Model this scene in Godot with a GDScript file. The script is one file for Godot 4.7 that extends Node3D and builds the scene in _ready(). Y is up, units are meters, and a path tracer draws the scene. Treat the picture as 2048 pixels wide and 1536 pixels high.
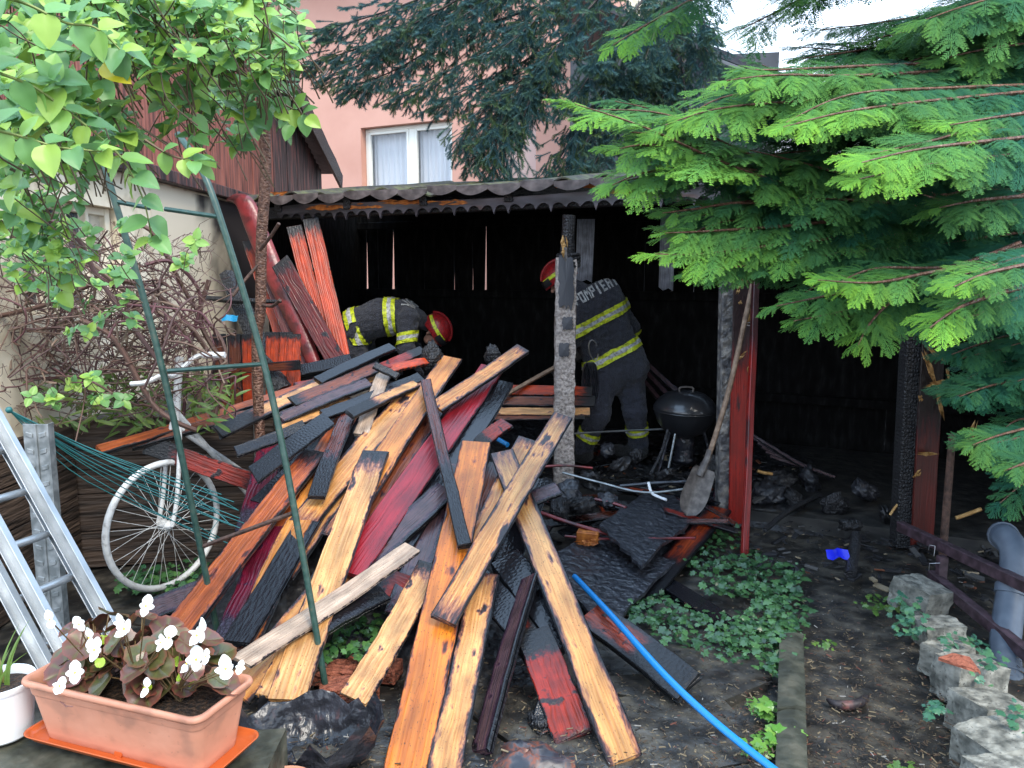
extends Node3D

const FOCAL := 1575.0
const EYE := Vector3(0, 1.67, 0)
const PITCH := 0.1396
const FLOOR := 0.2
var rng := RandomNumberGenerator.new()
var used := {}
var mats := {}

# ---------- mesh builder ----------
class MB:
	var v := PackedVector3Array()
	var u := PackedVector2Array()
	var c := PackedColorArray()
	var i := PackedInt32Array()
	var col := Color(1, 1, 1)
	func vert(p: Vector3, uv := Vector2.ZERO) -> int:
		v.append(p); u.append(uv); c.append(col)
		return v.size() - 1
	func tri(a: int, b: int, d: int):
		i.append(a); i.append(b); i.append(d)
	func quad(a: Vector3, b: Vector3, d: Vector3, e: Vector3, u0 := Vector2(0, 0), u1 := Vector2(1, 0), u2 := Vector2(1, 1), u3 := Vector2(0, 1)):
		var k := vert(a, u0); vert(b, u1); vert(d, u2); vert(e, u3)
		tri(k, k + 1, k + 2); tri(k, k + 2, k + 3)
	func flat(a: Vector3, b: Vector3, d: Vector3):
		var k := vert(a, Vector2(a.x, a.z)); vert(b, Vector2(b.x, b.z)); vert(d, Vector2(d.x, d.z))
		tri(k, k + 1, k + 2)
	# chamfered box: centre o, half-axes x, y, z
	func box(o: Vector3, x: Vector3, y: Vector3, z: Vector3, ch := 0.0):
		if ch <= 0.0:
			for s in [[x, y, z], [y, z, x], [z, x, y]]:
				var p: Vector3 = s[0]; var q: Vector3 = s[1]; var r: Vector3 = s[2]
				quad(o + r - p - q, o + r - p + q, o + r + p + q, o + r + p - q)
				quad(o - r - p - q, o - r + p - q, o - r + p + q, o - r - p + q)
			return
		var fx = x.normalized() * min(ch, x.length() * 0.45); var fy = y.normalized() * min(ch, y.length() * 0.45); var fz = z.normalized() * min(ch, z.length() * 0.45)
		for s in [[x, y, z, fx, fy], [y, z, x, fy, fz], [z, x, y, fz, fx]]:
			var p: Vector3 = s[0] - s[3]; var q: Vector3 = s[1] - s[4]; var r: Vector3 = s[2]
			quad(o + r - p - q, o + r - p + q, o + r + p + q, o + r + p - q)
			quad(o - r - p - q, o - r + p - q, o - r + p + q, o - r - p + q)
		for a in [-1, 1]:
			for b in [-1, 1]:
				quad(o + a * x + b * (y - fy) - (z - fz), o + a * (x - fx) + b * y - (z - fz), o + a * (x - fx) + b * y + (z - fz), o + a * x + b * (y - fy) + (z - fz))
				quad(o + a * y + b * (z - fz) - (x - fx), o + a * (y - fy) + b * z - (x - fx), o + a * (y - fy) + b * z + (x - fx), o + a * y + b * (z - fz) + (x - fx))
				quad(o + a * z + b * (x - fx) - (y - fy), o + a * (z - fz) + b * x - (y - fy), o + a * (z - fz) + b * x + (y - fy), o + a * z + b * (x - fx) + (y - fy))
				for d in [-1, 1]:
					flat(o + a * x + b * (y - fy) + d * (z - fz), o + a * (x - fx) + b * y + d * (z - fz), o + a * (x - fx) + b * (y - fy) + d * z)
	# smooth tube along points
	func tube(pts: Array, radii, sides := 8, caps := true):
		var n := pts.size()
		var base := v.size()
		var side := Vector3.UP
		var run := 0.0
		for k in n:
			var p: Vector3 = pts[k]
			var t: Vector3 = (pts[min(k + 1, n - 1)] - pts[max(k - 1, 0)]).normalized()
			if k == 0:
				side = t.cross(Vector3.UP if abs(t.y) < 0.9 else Vector3.RIGHT).normalized()
			else:
				run += p.distance_to(pts[k - 1])
				side = (side - t * side.dot(t)).normalized()
			var up := t.cross(side)
			var r: float = radii[k] if radii is Array else radii
			for s in sides + 1:
				var a := TAU * s / sides
				vert(p + (side * cos(a) + up * sin(a)) * r, Vector2(float(s) / sides, run))
		for k in n - 1:
			for s in sides:
				var a := base + k * (sides + 1) + s
				var b := a + sides + 1
				tri(a, b, b + 1); tri(a, b + 1, a + 1)
		if caps:
			for e in [0, n - 1]:
				var ctr := vert(pts[e])
				var ring := []
				for s in sides:
					ring.append(vert(v[base + e * (sides + 1) + s]))
				for s in sides:
					if e == 0: tri(ctr, ring[s], ring[(s + 1) % sides])
					else: tri(ctr, ring[(s + 1) % sides], ring[s])
	# lathe: profile of Vector2(radius, height) about axis
	func lathe(prof: Array, o: Vector3, axis := Vector3.UP, segs := 24, squash := 1.0):
		var y := axis.normalized()
		var x := y.cross(Vector3.FORWARD if abs(y.z) < 0.9 else Vector3.RIGHT).normalized()
		var z := x.cross(y)
		var base := v.size()
		for k in prof.size():
			for s in segs + 1:
				var a := TAU * s / segs
				vert(o + y * prof[k].y + (x * cos(a) + z * sin(a) * squash) * prof[k].x, Vector2(float(s) / segs, float(k) / prof.size()))
		for k in prof.size() - 1:
			for s in segs:
				var a := base + k * (segs + 1) + s
				var b := a + segs + 1
				tri(a, a + 1, b + 1); tri(a, b + 1, b)
	# smooth sheet from a grid of rows of points
	func sheet(rows: Array):
		var base := v.size()
		var w: int = rows[0].size()
		for r in rows.size():
			for k in w:
				vert(rows[r][k], Vector2(float(k) / (w - 1), float(r) / (rows.size() - 1)))
		for r in rows.size() - 1:
			for k in w - 1:
				var a := base + r * w + k
				tri(a, a + 1, a + w + 1); tri(a, a + w + 1, a + w)
	# closed slab from top rows, thickness along n
	func slab(rows: Array, n: Vector3):
		sheet(rows)
		var under := []
		for r in rows:
			var q := []
			for p in r: q.append(p - n)
			q.reverse()
			under.append(q)
		sheet(under)
		var h := rows.size()
		var w: int = rows[0].size()
		var rim := []
		for k in w: rim.append(rows[0][k])
		for k in range(1, h): rim.append(rows[k][w - 1])
		for k in range(w - 2, -1, -1): rim.append(rows[h - 1][k])
		for k in range(h - 2, 0, -1): rim.append(rows[k][0])
		for k in rim.size():
			var a: Vector3 = rim[k]; var b: Vector3 = rim[(k + 1) % rim.size()]
			quad(a, a - n, b - n, b, Vector2(0.02, 0.02), Vector2(0.02, 0.05), Vector2(0.06, 0.05), Vector2(0.06, 0.02))
	func mesh() -> ArrayMesh:
		var nn := PackedVector3Array()
		nn.resize(v.size())
		for k in range(0, i.size(), 3):
			var a := v[i[k]]
			var n := (v[i[k + 2]] - a).cross(v[i[k + 1]] - a)
			nn[i[k]] += n; nn[i[k + 1]] += n; nn[i[k + 2]] += n
		for k in nn.size():
			nn[k] = nn[k].normalized() if nn[k].length_squared() > 1e-20 else Vector3.UP
		var arr := []
		arr.resize(Mesh.ARRAY_MAX)
		arr[Mesh.ARRAY_VERTEX] = v; arr[Mesh.ARRAY_NORMAL] = nn; arr[Mesh.ARRAY_TEX_UV] = u; arr[Mesh.ARRAY_COLOR] = c; arr[Mesh.ARRAY_INDEX] = i
		var m := ArrayMesh.new()
		m.add_surface_from_arrays(Mesh.PRIMITIVE_TRIANGLES, arr)
		return m

# ---------- places ----------
func ray(px: float, py: float) -> Vector3:
	var a := (px - 1024.0) / FOCAL
	var b := (768.0 - py) / FOCAL
	var dy := b * cos(PITCH) - sin(PITCH)
	var dz := cos(PITCH) + b * sin(PITCH)
	return Vector3(a / dz, dy / dz, -1)
func at(px: float, py: float, d: float) -> Vector3:
	return EYE + ray(px, py) * d
func on(px: float, py: float, h := 0.0) -> Vector3:
	var r := ray(px, py)
	return EYE + r * ((h - EYE.y) / r.y)
# point on the face of the heap of boards (it rises away from the paving)
func heap(px: float, py: float, off: float) -> Vector3:
	var r := ray(px, py)
	var d := (EYE.y + 0.46 * 2.5 - off) / (0.46 - r.y)
	return EYE + r * d
# shed plan: s metres along the front from the stone pillar, t metres back from the front
const SH_O := Vector3(0.385, 0, -5.6)
const SH_U := Vector3(0.8944, 0, 0.4472)
const SH_N := Vector3(0.4472, 0, -0.8944)
func shed(s: float, y: float, t: float) -> Vector3:
	return SH_O + SH_U * s + SH_N * t + Vector3.UP * y
func rnd(a: float, b: float) -> float:
	return rng.randf_range(a, b)
func rv(a: float) -> Vector3:
	return Vector3(rnd(-a, a), rnd(-a, a), rnd(-a, a))
func curve(pts: Array, steps := 6) -> Array:
	var out := []
	var n := pts.size()
	for k in n - 1:
		var a: Vector3 = pts[max(k - 1, 0)]; var b: Vector3 = pts[k]; var d: Vector3 = pts[k + 1]; var e: Vector3 = pts[min(k + 2, n - 1)]
		for s in steps:
			out.append(b.cubic_interpolate(d, a, e, float(s) / steps))
	out.append(pts[n - 1])
	return out

# ---------- nodes ----------
func numbered(called: String) -> String:
	used[called] = used.get(called, -1) + 1
	return called if used[called] == 0 else "%s_%03d" % [called, used[called]]
func tag(o: Node, label: String, category: String, group := "") -> Node:
	o.set_meta("label", label); o.set_meta("category", category)
	if group: o.set_meta("group", group)
	return o
func thing(called: String, label: String, category: String, at_point := Vector3.ZERO, group := "") -> Node3D:
	var o := Node3D.new()
	o.name = numbered(called)
	add_child(o)
	o.position = at_point
	tag(o, label, category, group)
	return o
func part(parent: Node3D, called: String, mb, mat: Material) -> MeshInstance3D:
	var o := MeshInstance3D.new()
	o.name = called
	o.mesh = mb.mesh() if mb is MB else mb
	o.material_override = mat
	var off := Vector3.ZERO
	var p: Node = parent
	while p != self and p is Node3D:
		off += p.position
		p = p.get_parent()
	o.position = -off
	parent.add_child(o, true)
	return o
func solo(called: String, label: String, category: String, mb: MB, mat: Material, group := "") -> MeshInstance3D:
	var o := MeshInstance3D.new()
	o.name = numbered(called)
	o.mesh = mb.mesh()
	o.material_override = mat
	add_child(o)
	tag(o, label, category, group)
	return o
func struct(called: String, mb: MB, mat: Material) -> MeshInstance3D:
	var o := MeshInstance3D.new()
	o.name = numbered(called)
	o.mesh = mb.mesh()
	o.material_override = mat
	o.set_meta("kind", "structure")
	add_child(o)
	return o
func scatter(parent: Node3D, called: String, mesh: Mesh, mat: Material, xf: Array, cols: Array) -> MultiMeshInstance3D:
	var mm := MultiMesh.new()
	mm.transform_format = MultiMesh.TRANSFORM_3D
	mm.use_colors = cols.size() > 0
	mm.mesh = mesh
	mm.instance_count = xf.size()
	for k in xf.size():
		mm.set_instance_transform(k, xf[k])
		if cols.size() > 0: mm.set_instance_color(k, cols[k])
	var o := MultiMeshInstance3D.new()
	o.name = called
	o.multimesh = mm
	o.material_override = mat
	var off := Vector3.ZERO
	var p: Node = parent
	while p != self and p is Node3D:
		off += p.position
		p = p.get_parent()
	o.position = -off
	o.set_meta("kind", "stuff")
	parent.add_child(o, true)
	return o

# ---------- textures and materials ----------
func lin(r: float, g: float, b: float) -> Color:
	return Color(r, g, b).linear_to_srgb()
func noise(sd: int, freq: float, oct := 4, kind := FastNoiseLite.TYPE_SIMPLEX_SMOOTH) -> FastNoiseLite:
	var n := FastNoiseLite.new()
	n.seed = sd; n.frequency = freq; n.noise_type = kind
	n.fractal_octaves = oct
	return n
# a seamless noise picture through a ramp of sRGB colours
func ramp_tex(n: FastNoiseLite, stops: Array, w := 256, h := 256, flecks = null) -> ImageTexture:
	var im := n.get_seamless_image(w, h)
	im.convert(Image.FORMAT_L8)
	var src := im.get_data()
	var lut := []
	for k in 256:
		var f := k / 255.0
		var j := 0
		while j < stops.size() - 2 and f > stops[j + 1][0]: j += 1
		var t := clampf((f - stops[j][0]) / max(stops[j + 1][0] - stops[j][0], 1e-4), 0, 1)
		var cc: Color = stops[j][1].lerp(stops[j + 1][1], t)
		lut.append(Vector3i(int(cc.r * 255), int(cc.g * 255), int(cc.b * 255)))
	var fl := PackedByteArray()
	if flecks != null:
		var fi: Image = flecks[0].get_seamless_image(w, h)
		fi.convert(Image.FORMAT_L8)
		fl = fi.get_data()
	var out := PackedByteArray()
	out.resize(w * h * 3)
	for k in w * h:
		var q: Vector3i = lut[src[k]]
		if flecks != null and fl[k] > flecks[1]:
			var fc: Color = flecks[2]
			q = Vector3i(int(fc.r * 255), int(fc.g * 255), int(fc.b * 255))
		out[k * 3] = q.x; out[k * 3 + 1] = q.y; out[k * 3 + 2] = q.z
	return ImageTexture.create_from_image(Image.create_from_data(w, h, false, Image.FORMAT_RGB8, out))
func grey_tex(n: FastNoiseLite, w := 256, h := 256) -> ImageTexture:
	var im := n.get_seamless_image(w, h)
	im.convert(Image.FORMAT_RGB8)
	return ImageTexture.create_from_image(im)
func plain(cc: Color, rough := 0.6, metal := 0.0, spec := 0.5) -> StandardMaterial3D:
	var m := StandardMaterial3D.new()
	m.albedo_color = cc; m.roughness = rough; m.metallic = metal; m.metallic_specular = spec
	return m
func tri_mat(tex: Texture2D, scale: float, rough: float, bump: Texture2D = null, depth := 0.0, squash := Vector3.ONE) -> StandardMaterial3D:
	var m := plain(Color.WHITE, rough)
	m.albedo_texture = tex
	m.uv1_triplanar = true; m.uv1_world_triplanar = true
	m.uv1_scale = squash * scale
	if bump:
		m.heightmap_enabled = true; m.heightmap_texture = bump; m.heightmap_scale = depth
	return m
func painted(rough := 0.5, back := 0.0) -> StandardMaterial3D:
	var m := plain(Color.WHITE, rough)
	m.vertex_color_use_as_albedo = true
	if back > 0.0:
		m.backlight_enabled = true; m.backlight = Color(back, back, back)
	return m

# ---------- boards ----------
# sRGB board skin: u across, v along; burnt edges and ends are char with a ragged outline
func board_skin(sd: int, base: Color, streak: Color, edge: float, end0: float, end1: float, patch := 0.0, char := Color(0.055, 0.06, 0.075), fleck := 0.57) -> StandardMaterial3D:
	var w := 96
	var h := 512
	rng.seed = sd * 77 + 5
	var g1 := noise(sd, 0.02, 4); var g2 := noise(sd + 50, 0.06, 3); var g3 := noise(sd + 90, 0.16, 2); var g4 := noise(sd + 130, 0.013, 4); var g5 := noise(sd + 170, 0.23, 2); var gc := noise(sd + 210, 0.075, 1, FastNoiseLite.TYPE_CELLULAR)
	gc.cellular_return_type = FastNoiseLite.RETURN_DISTANCE2_SUB
	gc.cellular_jitter = 0.8
	var out := PackedByteArray()
	out.resize(w * h * 3)
	var hout := PackedByteArray()
	hout.resize(w * h)
	var knots := []
	for k in 3: knots.append(Vector2(rnd(12, 84), rnd(30, 480)))
	for y in h:
		var vv := float(y) / h
		for x in w:
			var uu := float(x) / w
			var wob := 0.0
			for k in knots:
				var dx: float = (x - k.x) * 1.0; var dy: float = (y - k.y) * 0.35
				wob += 14.0 * exp(-(dx * dx + dy * dy) / 160.0)
			var s := g1.get_noise_2d(x * 5.5 + wob * 3.0, y * 0.22 + sd * 31)
			var t := clampf(0.5 + s * 0.75, 0, 1)
			var cc := base.lerp(streak, t)
			var big := g4.get_noise_2d(x * 1.0, y * 0.7)
			cc = cc * (0.96 + 0.28 * big)
			var rag := g2.get_noise_2d(x * 0.8, y * 0.3) * 0.11 + g3.get_noise_2d(x, y * 0.5) * 0.05
			var de: float = min(uu, 1.0 - uu) + rag * 0.8
			var b := clampf((edge * 1.5 - de) / (edge * 1.15), 0, 1) if edge > 0.0 else 0.0
			if end0 > 0.0: b = max(b, clampf((end0 - vv + rag * 0.5) / 0.13 + 0.4, 0, 1))
			if end1 > 0.0: b = max(b, clampf((end1 - (1.0 - vv) + rag * 0.5) / 0.13 + 0.4, 0, 1))
			if patch > 0.0: b = max(b, clampf((big + rag - (0.42 - patch)) / 0.30, 0, 0.8))
			cc = cc.lerp(Color(cc.r * 0.5 + 0.06, cc.g * 0.42 + 0.03, cc.b * 0.5 + 0.07), clampf(b * 1.8, 0, 1))
			var burn := clampf((b - 0.38) / 0.5, 0, 1)
			if base.r < 0.2: burn = max(burn, 0.75)
			var cell := clampf(gc.get_noise_2d(x * 0.9, y * 0.75) + 1.0, 0, 1) if burn > 0.02 else 0.0
			cc = cc.lerp(char * (0.8 + 0.6 * cell), burn)
			var f := g3.get_noise_2d(x * 2.4 + 300, y * 1.6)
			var sp := g5.get_noise_2d(x * 1.0, y * 0.9)
			if sp > fleck: cc = cc.lerp(Color(0.10, 0.085, 0.08), clampf((sp - fleck) * 6.0, 0, 0.8))
			var o := (y * w + x) * 3
			out[o] = int(clampf(cc.r, 0, 1) * 255); out[o + 1] = int(clampf(cc.g, 0, 1) * 255); out[o + 2] = int(clampf(cc.b, 0, 1) * 255)
			hout[y * w + x] = int(clampf(0.5 + 0.35 * s * (1.0 - burn) - 0.25 * b + b * f * 0.2 + burn * (cell - 0.4) * 0.35, 0, 1) * 255)
	var m := plain(Color.WHITE, 0.36)
	m.albedo_texture = ImageTexture.create_from_image(Image.create_from_data(w, h, false, Image.FORMAT_RGB8, out))
	m.heightmap_enabled = true
	m.heightmap_texture = ImageTexture.create_from_image(Image.create_from_data(w, h, false, Image.FORMAT_L8, hout))
	m.heightmap_scale = 0.4
	return m
# a grooved plank from a to b, width w, thickness t; face towards hint
func plank(a: Vector3, b: Vector3, w: float, t: float, hint := Vector3(0, 0.8, 0.6), bow := 0.0, eaten0 := 0.0, eaten1 := 0.0, skew := 0.0, segs := 12) -> MB:
	var mb := MB.new()
	var ax := (b - a).normalized()
	var n := (hint - ax * hint.dot(ax)).normalized()
	var s := ax.cross(n)
	var hw := w * 0.5
	var q := t * 0.5
	var prof := [Vector2(-hw + 0.004, q), Vector2(hw - 0.004, q), Vector2(hw, q - 0.004), Vector2(hw, 0.003), Vector2(hw - 0.008, 0.002), Vector2(hw - 0.008, -0.003), Vector2(hw, -0.004), Vector2(hw - 0.002, -q), Vector2(-hw + 0.002, -q), Vector2(-hw, -0.004), Vector2(-hw + 0.006, -0.002), Vector2(-hw + 0.006, 0.002), Vector2(-hw, 0.003), Vector2(-hw, q - 0.004)]
	var us := [0.08, 0.92, 0.97, 0.985, 0.99, 0.995, 0.985, 0.92, 0.08, 0.02, 0.005, 0.01, 0.015, 0.03]
	var np := prof.size()
	var rings := []
	var L := a.distance_to(b)
	for k in segs + 1:
		var f := float(k) / segs
		var row := []
		var wear := rnd(-0.0025, 0.0025)
		var wear2 := rnd(-0.0025, 0.0025)
		for j in np:
			var pr: Vector2 = prof[j]
			var g := f * L + skew * pr.x * (1.0 if k == segs else (0.6 if k == 0 else 0.0))
			if k == 0 and eaten0 > 0.0: g += rnd(0, eaten0)
			if k == segs and eaten1 > 0.0: g -= rnd(0, eaten1)
			var sh := (wear if pr.x > 0.0 else wear2)
			row.append(a + ax * g + s * (pr.x + sh) + n * (pr.y + bow * 4.0 * f * (1.0 - f)))
		rings.append(row)
	for j in np:
		var j2 := (j + 1) % np
		var u0: float = us[j]; var u1: float = us[j2]
		if j == np - 1: u1 = 0.08
		var base := mb.v.size()
		for k in segs + 1:
			var f := float(k) / segs
			mb.vert(rings[k][j], Vector2(u0, f)); mb.vert(rings[k][j2], Vector2(u1, f))
		for k in segs:
			var o := base + k * 2
			mb.tri(o, o + 1, o + 3); mb.tri(o, o + 3, o + 2)
	for e in [0, segs]:
		var ctr := Vector3.ZERO
		for p in rings[e]: ctr += p
		ctr /= np
		for j in np:
			var k := mb.vert(ctr, Vector2(0.5, 0.005 if e == 0 else 0.995))
			mb.vert(rings[e][j], Vector2(us[j], 0.004 if e == 0 else 0.996)); mb.vert(rings[e][(j + 1) % np], Vector2(us[j], 0.006 if e == 0 else 0.994))
			if e == 0: mb.tri(k, k + 2, k + 1)
			else: mb.tri(k, k + 1, k + 2)
	return mb

func _ready():
	rng.seed = 7
	var cam := Camera3D.new()
	cam.name = "camera"
	cam.fov = rad_to_deg(2.0 * atan(768.0 / FOCAL))
	cam.position = EYE
	cam.rotation.x = -PITCH
	cam.near = 0.05; cam.far = 400.0
	add_child(cam)
	cam.current = true
	var env := Environment.new()
	var sky := Sky.new()
	var sm := ProceduralSkyMaterial.new()
	sm.sky_top_color = Color(0.74, 0.86, 1.0)
	sm.sky_horizon_color = Color(0.97, 0.98, 1.0)
	sm.ground_bottom_color = Color(0.25, 0.25, 0.24)
	sm.ground_horizon_color = Color(0.6, 0.62, 0.62)
	sm.sky_curve = 0.2
	sm.sky_energy_multiplier = 1.0
	sky.sky_material = sm
	env.background_mode = Environment.BG_SKY
	env.sky = sky
	env.tonemap_mode = Environment.TONE_MAPPER_LINEAR
	env.tonemap_exposure = 3.6
	env.sdfgi_enabled = true; env.ssao_enabled = true; env.ssil_enabled = true
	var we := WorldEnvironment.new()
	we.name = "world_environment"
	we.environment = env
	add_child(we)
	var sun := DirectionalLight3D.new()
	sun.name = "overcast_sun"
	sun.light_energy = 0.36
	sun.light_color = Color(1.0, 0.98, 0.95)
	sun.light_angular_distance = 25.0
	sun.shadow_enabled = true
	sun.rotation_degrees = Vector3(-52, 32, 0)
	add_child(sun)
	make_materials()
	make_skins()
	build_setting()
	build_buildings()
	build_shed()
	build_boards()
	build_shed_contents()
	build_people()
	build_yard_things()
	build_foreground()
	build_plants()
	build_trees()

func make_materials():
	var fine := grey_tex(noise(3, 0.05, 5))
	var rough_bump := grey_tex(noise(4, 0.03, 6))
	mats.fine = fine; mats.rough_bump = rough_bump
	mats.soil = tri_mat(ramp_tex(noise(11, 0.02, 6), [[0.2, lin(0.009, 0.0085, 0.008)], [0.42, lin(0.022, 0.020, 0.017)], [0.58, lin(0.045, 0.040, 0.032)], [0.85, lin(0.09, 0.08, 0.062)]], 512, 512, [noise(12, 0.14, 2), 215, lin(0.10, 0.08, 0.05)]), 0.6, 0.55, rough_bump, 2.0)
	mats.ash = tri_mat(ramp_tex(noise(13, 0.04, 6), [[0.25, lin(0.006, 0.006, 0.007)], [0.55, lin(0.018, 0.018, 0.02)], [0.75, lin(0.05, 0.048, 0.046)], [0.95, lin(0.14, 0.13, 0.12)]], 512, 512), 0.9, 0.5, rough_bump, 4.0)
	mats.concrete = tri_mat(ramp_tex(noise(14, 0.03, 6), [[0.2, lin(0.01, 0.01, 0.01)], [0.5, lin(0.022, 0.021, 0.019)], [0.8, lin(0.05, 0.047, 0.04)]], 256, 256), 0.8, 0.7, rough_bump, 1.0)  # conifer shade over the floor is built into this dark colour
	mats.wet_slab = tri_mat(ramp_tex(noise(15, 0.025, 6), [[0.2, lin(0.018, 0.018, 0.018)], [0.5, lin(0.04, 0.038, 0.034)], [0.8, lin(0.085, 0.078, 0.062)]], 256, 256, [noise(16, 0.16, 2), 212, lin(0.17, 0.14, 0.09)]), 0.9, 0.34, rough_bump, 0.7)
	mats.kerb = tri_mat(ramp_tex(noise(17, 0.03, 6), [[0.2, lin(0.02, 0.022, 0.014)], [0.5, lin(0.048, 0.05, 0.034)], [0.8, lin(0.09, 0.085, 0.06)]], 256, 256), 0.9, 0.6, rough_bump, 1.2)
	mats.stone = tri_mat(ramp_tex(noise(18, 0.03, 6), [[0.15, lin(0.06, 0.062, 0.052)], [0.4, lin(0.15, 0.148, 0.125)], [0.65, lin(0.27, 0.265, 0.225)], [0.9, lin(0.36, 0.35, 0.30)]], 256, 256, [noise(19, 0.12, 3), 206, lin(0.05, 0.05, 0.045)]), 1.6, 0.8, rough_bump, 1.5)
	mats.pink = tri_mat(ramp_tex(noise(20, 0.015, 5), [[0.2, lin(0.56, 0.285, 0.21)], [0.8, lin(0.64, 0.345, 0.26)]], 256, 256), 0.25, 0.85, fine, 0.25)
	mats.cream = tri_mat(ramp_tex(noise(21, 0.02, 6), [[0.2, lin(0.48, 0.40, 0.28)], [0.45, lin(0.70, 0.62, 0.47)], [0.8, lin(0.78, 0.70, 0.55)]], 256, 256, [noise(22, 0.09, 3), 222, lin(0.16, 0.12, 0.08)]), 0.5, 0.8, fine, 0.4)
	mats.grey_wall = tri_mat(ramp_tex(noise(23, 0.02, 5), [[0.2, lin(0.05, 0.055, 0.065)], [0.8, lin(0.09, 0.095, 0.105)]], 128, 128), 0.4, 0.85)
	# charred timber: cracked into small blocks
	var cells := noise(25, 0.055, 2, FastNoiseLite.TYPE_CELLULAR)
	cells.cellular_return_type = FastNoiseLite.RETURN_DISTANCE2_SUB
	cells.cellular_jitter = 0.7
	mats.char_bump = grey_tex(cells)
	mats.char = tri_mat(ramp_tex(noise(26, 0.05, 5), [[0.2, lin(0.007, 0.007, 0.008)], [0.6, lin(0.018, 0.018, 0.02)], [0.9, lin(0.045, 0.045, 0.05)]], 256, 256), 5.0, 0.42, mats.char_bump, 1.3, Vector3(1, 0.6, 1))
	mats.soot = tri_mat(ramp_tex(noise(27, 0.03, 5), [[0.2, lin(0.004, 0.004, 0.004)], [0.6, lin(0.008, 0.008, 0.008)], [0.9, lin(0.02, 0.02, 0.02)]], 256, 256), 0.8, 0.85, mats.char_bump, 1.0, Vector3(2.2, 0.5, 2.2))
	mats.soot.metallic_specular = 0.2
	mats.soot_blue = tri_mat(ramp_tex(noise(28, 0.06, 6), [[0.2, lin(0.012, 0.013, 0.016)], [0.6, lin(0.035, 0.037, 0.045)], [0.9, lin(0.09, 0.092, 0.10)]], 256, 256), 1.6, 0.4, rough_bump, 2.0)
	mats.moss_roof = tri_mat(ramp_tex(noise(29, 0.03, 6), [[0.3, lin(0.03, 0.026, 0.024)], [0.48, lin(0.055, 0.048, 0.04)], [0.6, lin(0.08, 0.085, 0.035)], [0.85, lin(0.13, 0.14, 0.06)]], 256, 256), 0.8, 0.8, rough_bump, 2.0)
	mats.roof_edge = tri_mat(ramp_tex(noise(30, 0.04, 5), [[0.2, lin(0.05, 0.042, 0.043)], [0.6, lin(0.12, 0.10, 0.098)], [0.9, lin(0.19, 0.16, 0.155)]], 256, 256), 1.0, 0.6, rough_bump, 1.0)
	mats.fascia = tri_mat(ramp_tex(noise(31, 0.02, 5), [[0.25, lin(0.02, 0.018, 0.022)], [0.5, lin(0.075, 0.068, 0.08)], [0.68, lin(0.13, 0.11, 0.12)], [0.8, lin(0.14, 0.06, 0.04)]], 256, 256), 0.7, 0.42, rough_bump, 1.0, Vector3(0.4, 1.6, 0.4))
	mats.red_board = tri_mat(ramp_tex(noise(32, 0.03, 5), [[0.15, lin(0.08, 0.030, 0.024)], [0.4, lin(0.21, 0.068, 0.05)], [0.75, lin(0.31, 0.105, 0.075)]], 256, 256), 0.8, 0.6, fine, 0.5, Vector3(3, 0.25, 3))
	mats.scorched_red = tri_mat(ramp_tex(noise(33, 0.03, 5), [[0.3, lin(0.016, 0.014, 0.016)], [0.5, lin(0.05, 0.032, 0.034)], [0.75, lin(0.17, 0.06, 0.05)]], 256, 256), 0.7, 0.55, fine, 0.8, Vector3(2, 0.3, 2))
	mats.dark_roof = tri_mat(ramp_tex(noise(34, 0.03, 5), [[0.2, lin(0.012, 0.013, 0.02)], [0.8, lin(0.035, 0.035, 0.045)]], 128, 128), 0.8, 0.5, fine, 0.5)
	mats.old_plank = tri_mat(ramp_tex(noise(35, 0.025, 5), [[0.2, lin(0.02, 0.013, 0.009)], [0.5, lin(0.06, 0.038, 0.026)], [0.85, lin(0.12, 0.08, 0.055)]], 256, 256), 0.9, 0.65, fine, 1.0, Vector3(0.3, 3, 0.3))
	mats.crumbly = tri_mat(ramp_tex(noise(36, 0.06, 6), [[0.2, lin(0.20, 0.17, 0.155)], [0.5, lin(0.40, 0.345, 0.31)], [0.85, lin(0.55, 0.48, 0.43)]], 256, 256, [noise(37, 0.16, 2), 205, lin(0.12, 0.10, 0.09)]), 2.4, 0.85, rough_bump, 1.5)
	mats.grey_paint = plain(lin(0.045, 0.048, 0.058), 0.4)
	mats.splinter = tri_mat(ramp_tex(noise(38, 0.05, 4), [[0.2, lin(0.30, 0.15, 0.04)], [0.8, lin(0.62, 0.40, 0.16)]], 128, 128), 3.0, 0.7)
	mats.orange_splinter = tri_mat(ramp_tex(noise(39, 0.05, 4), [[0.2, lin(0.25, 0.06, 0.012)], [0.8, lin(0.62, 0.22, 0.04)]], 128, 128), 3.0, 0.6)
	mats.bark = tri_mat(ramp_tex(noise(40, 0.04, 5), [[0.2, lin(0.05, 0.022, 0.014)], [0.5, lin(0.13, 0.06, 0.038)], [0.85, lin(0.24, 0.13, 0.085)]], 128, 128, [noise(41, 0.12, 2), 205, lin(0.36, 0.26, 0.18)]), 5.0, 0.5, fine, 1.0)
	mats.twig = painted(0.7)
	mats.twigbark = plain(lin(0.035, 0.026, 0.022), 0.8)
	mats.leaf = painted(0.42, 0.7)
	mats.needle = painted(0.7, 0.3)
	mats.needle.metallic_specular = 0.25
	mats.white_paint = tri_mat(ramp_tex(noise(42, 0.04, 5), [[0.1, lin(0.30, 0.29, 0.27)], [0.35, lin(0.62, 0.62, 0.60)], [0.9, lin(0.72, 0.72, 0.70)]], 128, 128), 4.0, 0.45)
	mats.alu = tri_mat(ramp_tex(noise(43, 0.03, 4), [[0.2, lin(0.38, 0.40, 0.41)], [0.8, lin(0.55, 0.57, 0.58)]], 128, 128), 2.0, 0.42)
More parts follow.
